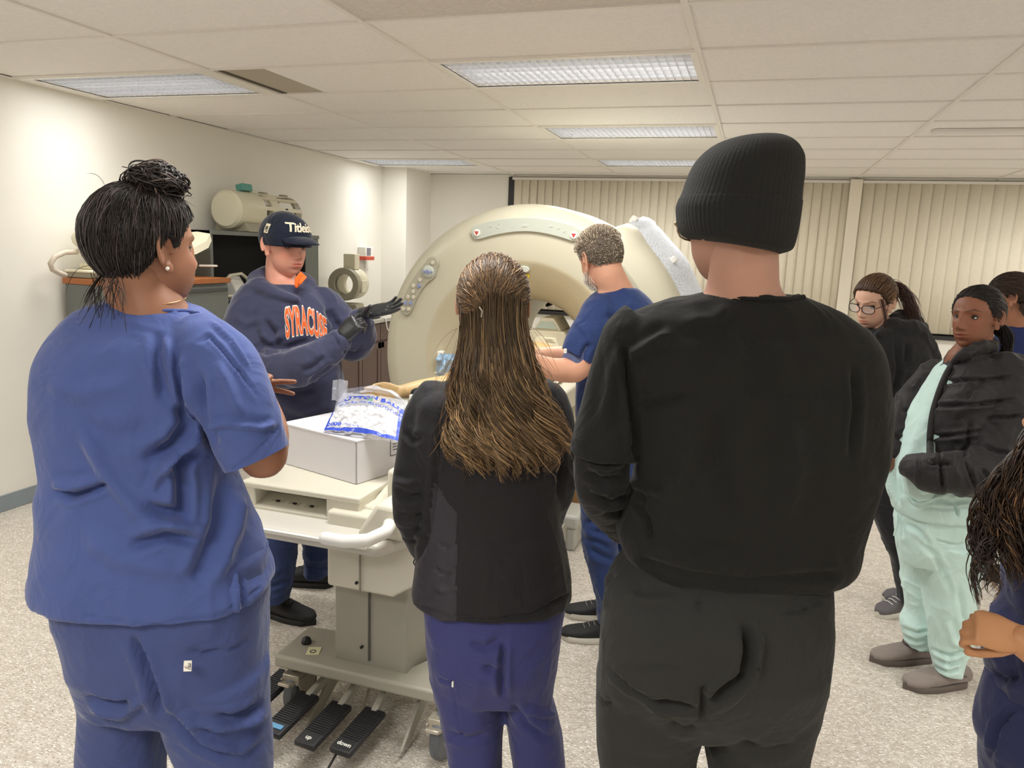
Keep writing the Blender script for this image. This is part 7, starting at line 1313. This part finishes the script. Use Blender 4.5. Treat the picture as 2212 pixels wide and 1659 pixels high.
for i in range(260): t = np.linspace(0, 1, 12)[:, None]; s_ = hH.w(np.array([[.03, -.10, -.03]]))[0] + rs.randn(3) * .012; e = at_h(2225 + rs.randn() * 8, 672 + rs.randn() * 7, HH - .12); m_ = at_h(2190, 662 + rs.randn() * 4, HH - .14); PB.append((1 - t) ** 2 * s_ + 2 * t * (1 - t) * m_ + t * t * e)
hair_obj('hair_strands', [surf_strands(hH, 700, np.array([0, -.9, -.3]), .015, seed=3, line=ln, cols=((60, 44, 36), .25, 3), r=.0014), strands(np.array(PB), np.full(len(PB), .0013), hcols(len(PB), (66, 46, 38), .3))], m_hair, Hp)

# ---- I: person at the right edge of the frame, long curly hair, bare forearm
HI = 1.35
I_ = thing('person', 'person in dark navy scrubs with long dark curls and bare forearm at the right edge', 'person', feet_at(2330, 1700, HI))
skI = skin('skin_golden', (186, 134, 94)); m_navI = fabric('dark_navy_scrub', (48, 52, 88), .85); hI = Head(2330, 905, HI + .02, -20, -5, 0, .98)
mb = MB(); trunk(mb, [(1040, 2280, 2420, .12, 0), (1120, 2235, 2480, .16, 0), (1440, 2230, 2470, .18, 0), (1600, 2200, 2480, .2, 0), (1750, 2220, 2470, .18, 0)], HI); trunk(mb, [(1720, 2230, 2330, .12, 0), (2200, 2240, 2300, .08, 0)], HI); trunk(mb, [(1720, 2370, 2470, .12, 0), (2200, 2380, 2450, .08, 0)], HI); neck(mb, hI, at_h(2340, 1035, HI))
limb(mb, [(2255, 1160, HI, .042), (2330, 1330, HI - .06, .038), (2330, 1470, HI - .14, .038)], 20); fr_ = MB(); limb(fr_, [(2330, 1480, HI - .16, .042), (2285, 1440, HI - .18, .038), (2238, 1402, HI - .18, .031), (2205, 1382, HI - .17, .027)], 22)
body(I_, skI, mb, .010, heads=[hI, hI.ear(1), hI.ear(-1)], fine=[fr_], hands=[hand_mb(at_h(2212, 1380, HI - .17), -RH * .85 + UP * .12 + NH * .2, -UP * .6 + NH * .8 - RH * .2, 1, (.85, .95, 1.05, 1.1), thumb=(.5, .7), spread=.03, k=.80, tc=.5)])
hI.eyes(I_, skin=skI)
mb = MB(); trunk(mb, [(1050, 2240, 2460, .16, 0), (1090, 2200, 2500, .22, 0), (1150, 2195, 2520, .24, 0), (1250, 2190, 2525, .26, 0), (1330, 2185, 2520, .27, 0), (1400, 2160, 2515, .28, 0), (1445, 2150, 2515, .28, 0), (1500, 2160, 2510, .28, 0)], HI, 2.4, 14); limb(mb, [(2245, 1120, HI, .058), (2250, 1220, HI - .01, .060), (2262, 1300, HI - .02, .060)], 22)
me = fuse(mb, .007, 3); folds(me, [([(2140, 1450), (2170, 1470), (2210, 1460)], 8, -.010)], .006, (6, 6, 5), 191); cloth('scrub_top', me, m_navI, I_)
mb = MB(); trunk(mb, [(1480, 2165, 2500, .26, 0), (1540, 2150, 2505, .28, 0), (1580, 2138, 2510, .29, 0), (1612, 2130, 2512, .29, 0), (1625, 2140, 2510, .28, 0), (1700, 2140, 2505, .26, 0), (1780, 2145, 2500, .24, 0)], HI, 2.4, 14); trunk(mb, [(1740, 2142, 2335, .2, 0), (2240, 2190, 2330, .15, 0)], HI); trunk(mb, [(1740, 2340, 2500, .2, 0), (2240, 2350, 2470, .15, 0)], HI)
me = fuse(mb, .0075, 3); folds(me, [([(2200, 1530), (2160, 1570), (2140, 1640)], 7, -.010)], .006, (6, 6, 5), 193); cloth('scrub_trousers', me, m_navI, I_)
for x in (2270, 2400): shoe(I_, feet_at(x, 2180, HI - .03), NH, .25, .09, (m_blackshoe, m_blacksole))
finish('hair', hair_cap(hI, .016, m_hairbase, I_, 'hair', ln, colr=lin((40, 30, 24))[:3]), I_, smooth=True)
rs = np.random.RandomState(21); n = 1300; K = 26; t = np.linspace(0, 1, K)[None]; nc = 60; ci = rs.randint(0, nc, n); cx0 = rs.uniform(2105, 2440, nc); ce = rs.uniform(1150, 1275, nc) + np.where(cx0 < 2190, 25, 0); cph = rs.rand(nc) * 6.28; cA = rs.uniform(6, 16, nc)
x0 = 2328 + rs.uniform(-70, 75, n); xe = cx0[ci] + rs.randn(n) * 5; y0_ = rs.uniform(850, 960, n); ye = ce[ci] + rs.randn(n) * 14; s = np.clip(t * 1.6, 0, 1) ** .8; X_ = x0[:, None] * (1 - s) + xe[:, None] * s; Y_ = y0_[:, None] * (1 - t) + ye[:, None] * t; ph = cph[ci][:, None] + rs.randn(n, 1) * .25; X_ = X_ + cA[ci][:, None] * t ** .5 * np.sin(ph + t * 22); Y_ = Y_ + cA[ci][:, None] * .5 * t * np.cos(ph + t * 22); lay = rs.rand(n, 1)
dep = .12 * np.sqrt(np.clip(1 - ((X_ - 2330) / 270) ** 2, 0, 1)) + .03 * lay + .012 * np.cos(ph + t * 22) - .06
PX = np.stack([X_.ravel(), Y_.ravel()], 1); rays_ = np.stack([PX[:, 0] - CX, PX[:, 1] - CY, np.full(len(PX), FPX)], 1) @ R3.T; P = (rays_ * ((HI - .06 - dep.ravel()) / (rays_ @ NH))[:, None] + [0, 0, CAM_H]).reshape(n, K, 3)
PB = []
for k in range(26): a_ = at_h(2150 + rs.randn() * 18, 1120 + rs.rand() * 80, HI - .12); e = at_h(2100 + rs.rand() * 45, 1180 + rs.rand() * 125, HI - .14 + rs.randn() * .02); m_ = (a_ + e) / 2 - RH * .02 + rs.randn(3) * .012; tt = np.linspace(0, 1, K)[:, None]; PB.append((1 - tt) ** 2 * a_ + 2 * tt * (1 - tt) * m_ + tt * tt * e + RH * .004 * np.sin(tt * 14 + k))
bk_ = MB(); trunk(bk_, [(960, 2270, 2400, .14, -.03), (1040, 2215, 2420, .15, -.04), (1120, 2185, 2430, .14, -.06), (1190, 2190, 2425, .12, -.07), (1225, 2215, 2405, .07, -.07)], HI); bm_ = fuse(bk_, .012, 3); folds(bm_, (), .010, (16, 16, 8), 9); V4 = getco(bm_); F4 = np.array([tuple(p.vertices) for p in bm_.polygons if len(p.vertices) == 4]); bpy.data.meshes.remove(bm_)
hair_obj('curly_hair', [strands(P, rs.uniform(.0009, .0018, n), hcols(n, (54, 38, 28), .35, 3, (104, 74, 48), .2)), strands(np.array(PB), rs.uniform(.0008, .0014, len(PB)), hcols(len(PB), (44, 32, 26), .3)), (V4, F4, np.tile(lin((32, 24, 20))[:3], (len(V4), 1)))], m_hair, I_)

# ---- training manikin on the table
Mk = thing('manikin', 'tan training manikin lying on the scanner table with one arm stretched out', 'manikin', (TC, 3.6, .95))
m_mk = mat('manikin_vinyl', (214, 180, 128), .45, bump=.1, bscale=200); mb = MB(); A_ = [(TC, 3.10, 1.03), (TC, 3.4, 1.05), (TC, 3.75, 1.06), (TC, 4.0, 1.05)]
rr = []
for y, w_, t_ in [(3.08, .12, .06), (3.2, .15, .07), (3.6, .155, .08), (3.95, .18, .09), (4.2, .185, .08), (4.32, .12, .06), (4.38, .06, .05)]:
    a = np.linspace(0, 2 * math.pi, 30, endpoint=False); rr.append(np.stack([TC + w_ * np.cos(a), np.full(30, y), .955 + t_ + t_ * np.sin(a)], 1))
mb.loft(rr); mb.tube([(TC, 4.35, 1.01), (TC, 4.56, 1.02)], .045); 
hmk = Head(0, 0, 1, 0); hmk.c = np.array([TC, 4.66, 1.05]); hmk.R = np.stack([[1, 0, 0], [0, 0, 1.], [0, 1., 0]], 1) * np.array([1, 1, 1]); hmk.k = .92
ac = [list(at_y(1010, 838, 3.45)) + [.048], list(at_y(955, 832, 3.10)) + [.045], list(at_y(905, 840, 2.92)) + [.038], list(at_y(872, 846, 2.82)) + [.030], list(at_y(862, 846, 2.78)) + [.028]]
fa = MB(); limb3(fa, [[TC - .12, 4.1, 1.04, .05]] + ac, 20)
wv = at_y(862, 846, 2.78); hv = at_y(800, 840, 2.70); body(Mk, m_mk, mb, .010, heads=[hmk, hmk.ear(1), hmk.ear(-1)], fine=[fa], hands=[hand_mb(wv, hv - wv, -UP * .3 - NH, -1, (.1, .12, .2, .3), thumb=(.35, .1), spread=.04, k=.95, tc=.05)])
bb2 = thing('buckle_strap', 'black strap roll with a buckle and white block beside the manikin arm', 'strap', (-1.15, 2.75, .95))
p0 = at_y(905, 862, 2.72); MB().tube([at_y(898, 850, 2.74), at_y(935, 846, 2.80), at_y(990, 830, 2.95)], [.022, .028, .028], 14).build('strap_roll', mat('black_webbing', (26, 26, 30), .8, bump=.8, bscale=90, bdist=.004), bb2, smooth=True)
k = MB(); k.box(at_y(906, 860, 2.70), (.030, .012, .040)); k.build('buckle', m_black, bb2, bevel=.003); MB().box(at_y(893, 866, 2.68), (.030, .02, .05)).build('white_block', m_white, bb2, bevel=.003)
pb_ = thing('crumpled_wrap', 'crumpled clear and blue plastic wrap lying by the scanner bore', 'wrap', (-1.36, 3.55, 1.1))
P, F_ = grid_patch(lambda a, b: at_y(968, 795, 3.5)[None] + RH * ((a - .5) * .10)[:, None] + UP * ((b - .5) * .14)[:, None] + NH * (vnoise(np.stack([a * 5, b * 5, a * 0], 1), 4) * .03)[:, None] + RH * (vnoise(np.stack([a * 6 + 9, b * 6, a * 0], 1), 5) * .014)[:, None], 24, 24)
MB().add(P, F_).build('wrap', mat('blue_wrap', (120, 176, 222), .15, alpha=.6, spec=.9), pb_, smooth='auto', fix=False)
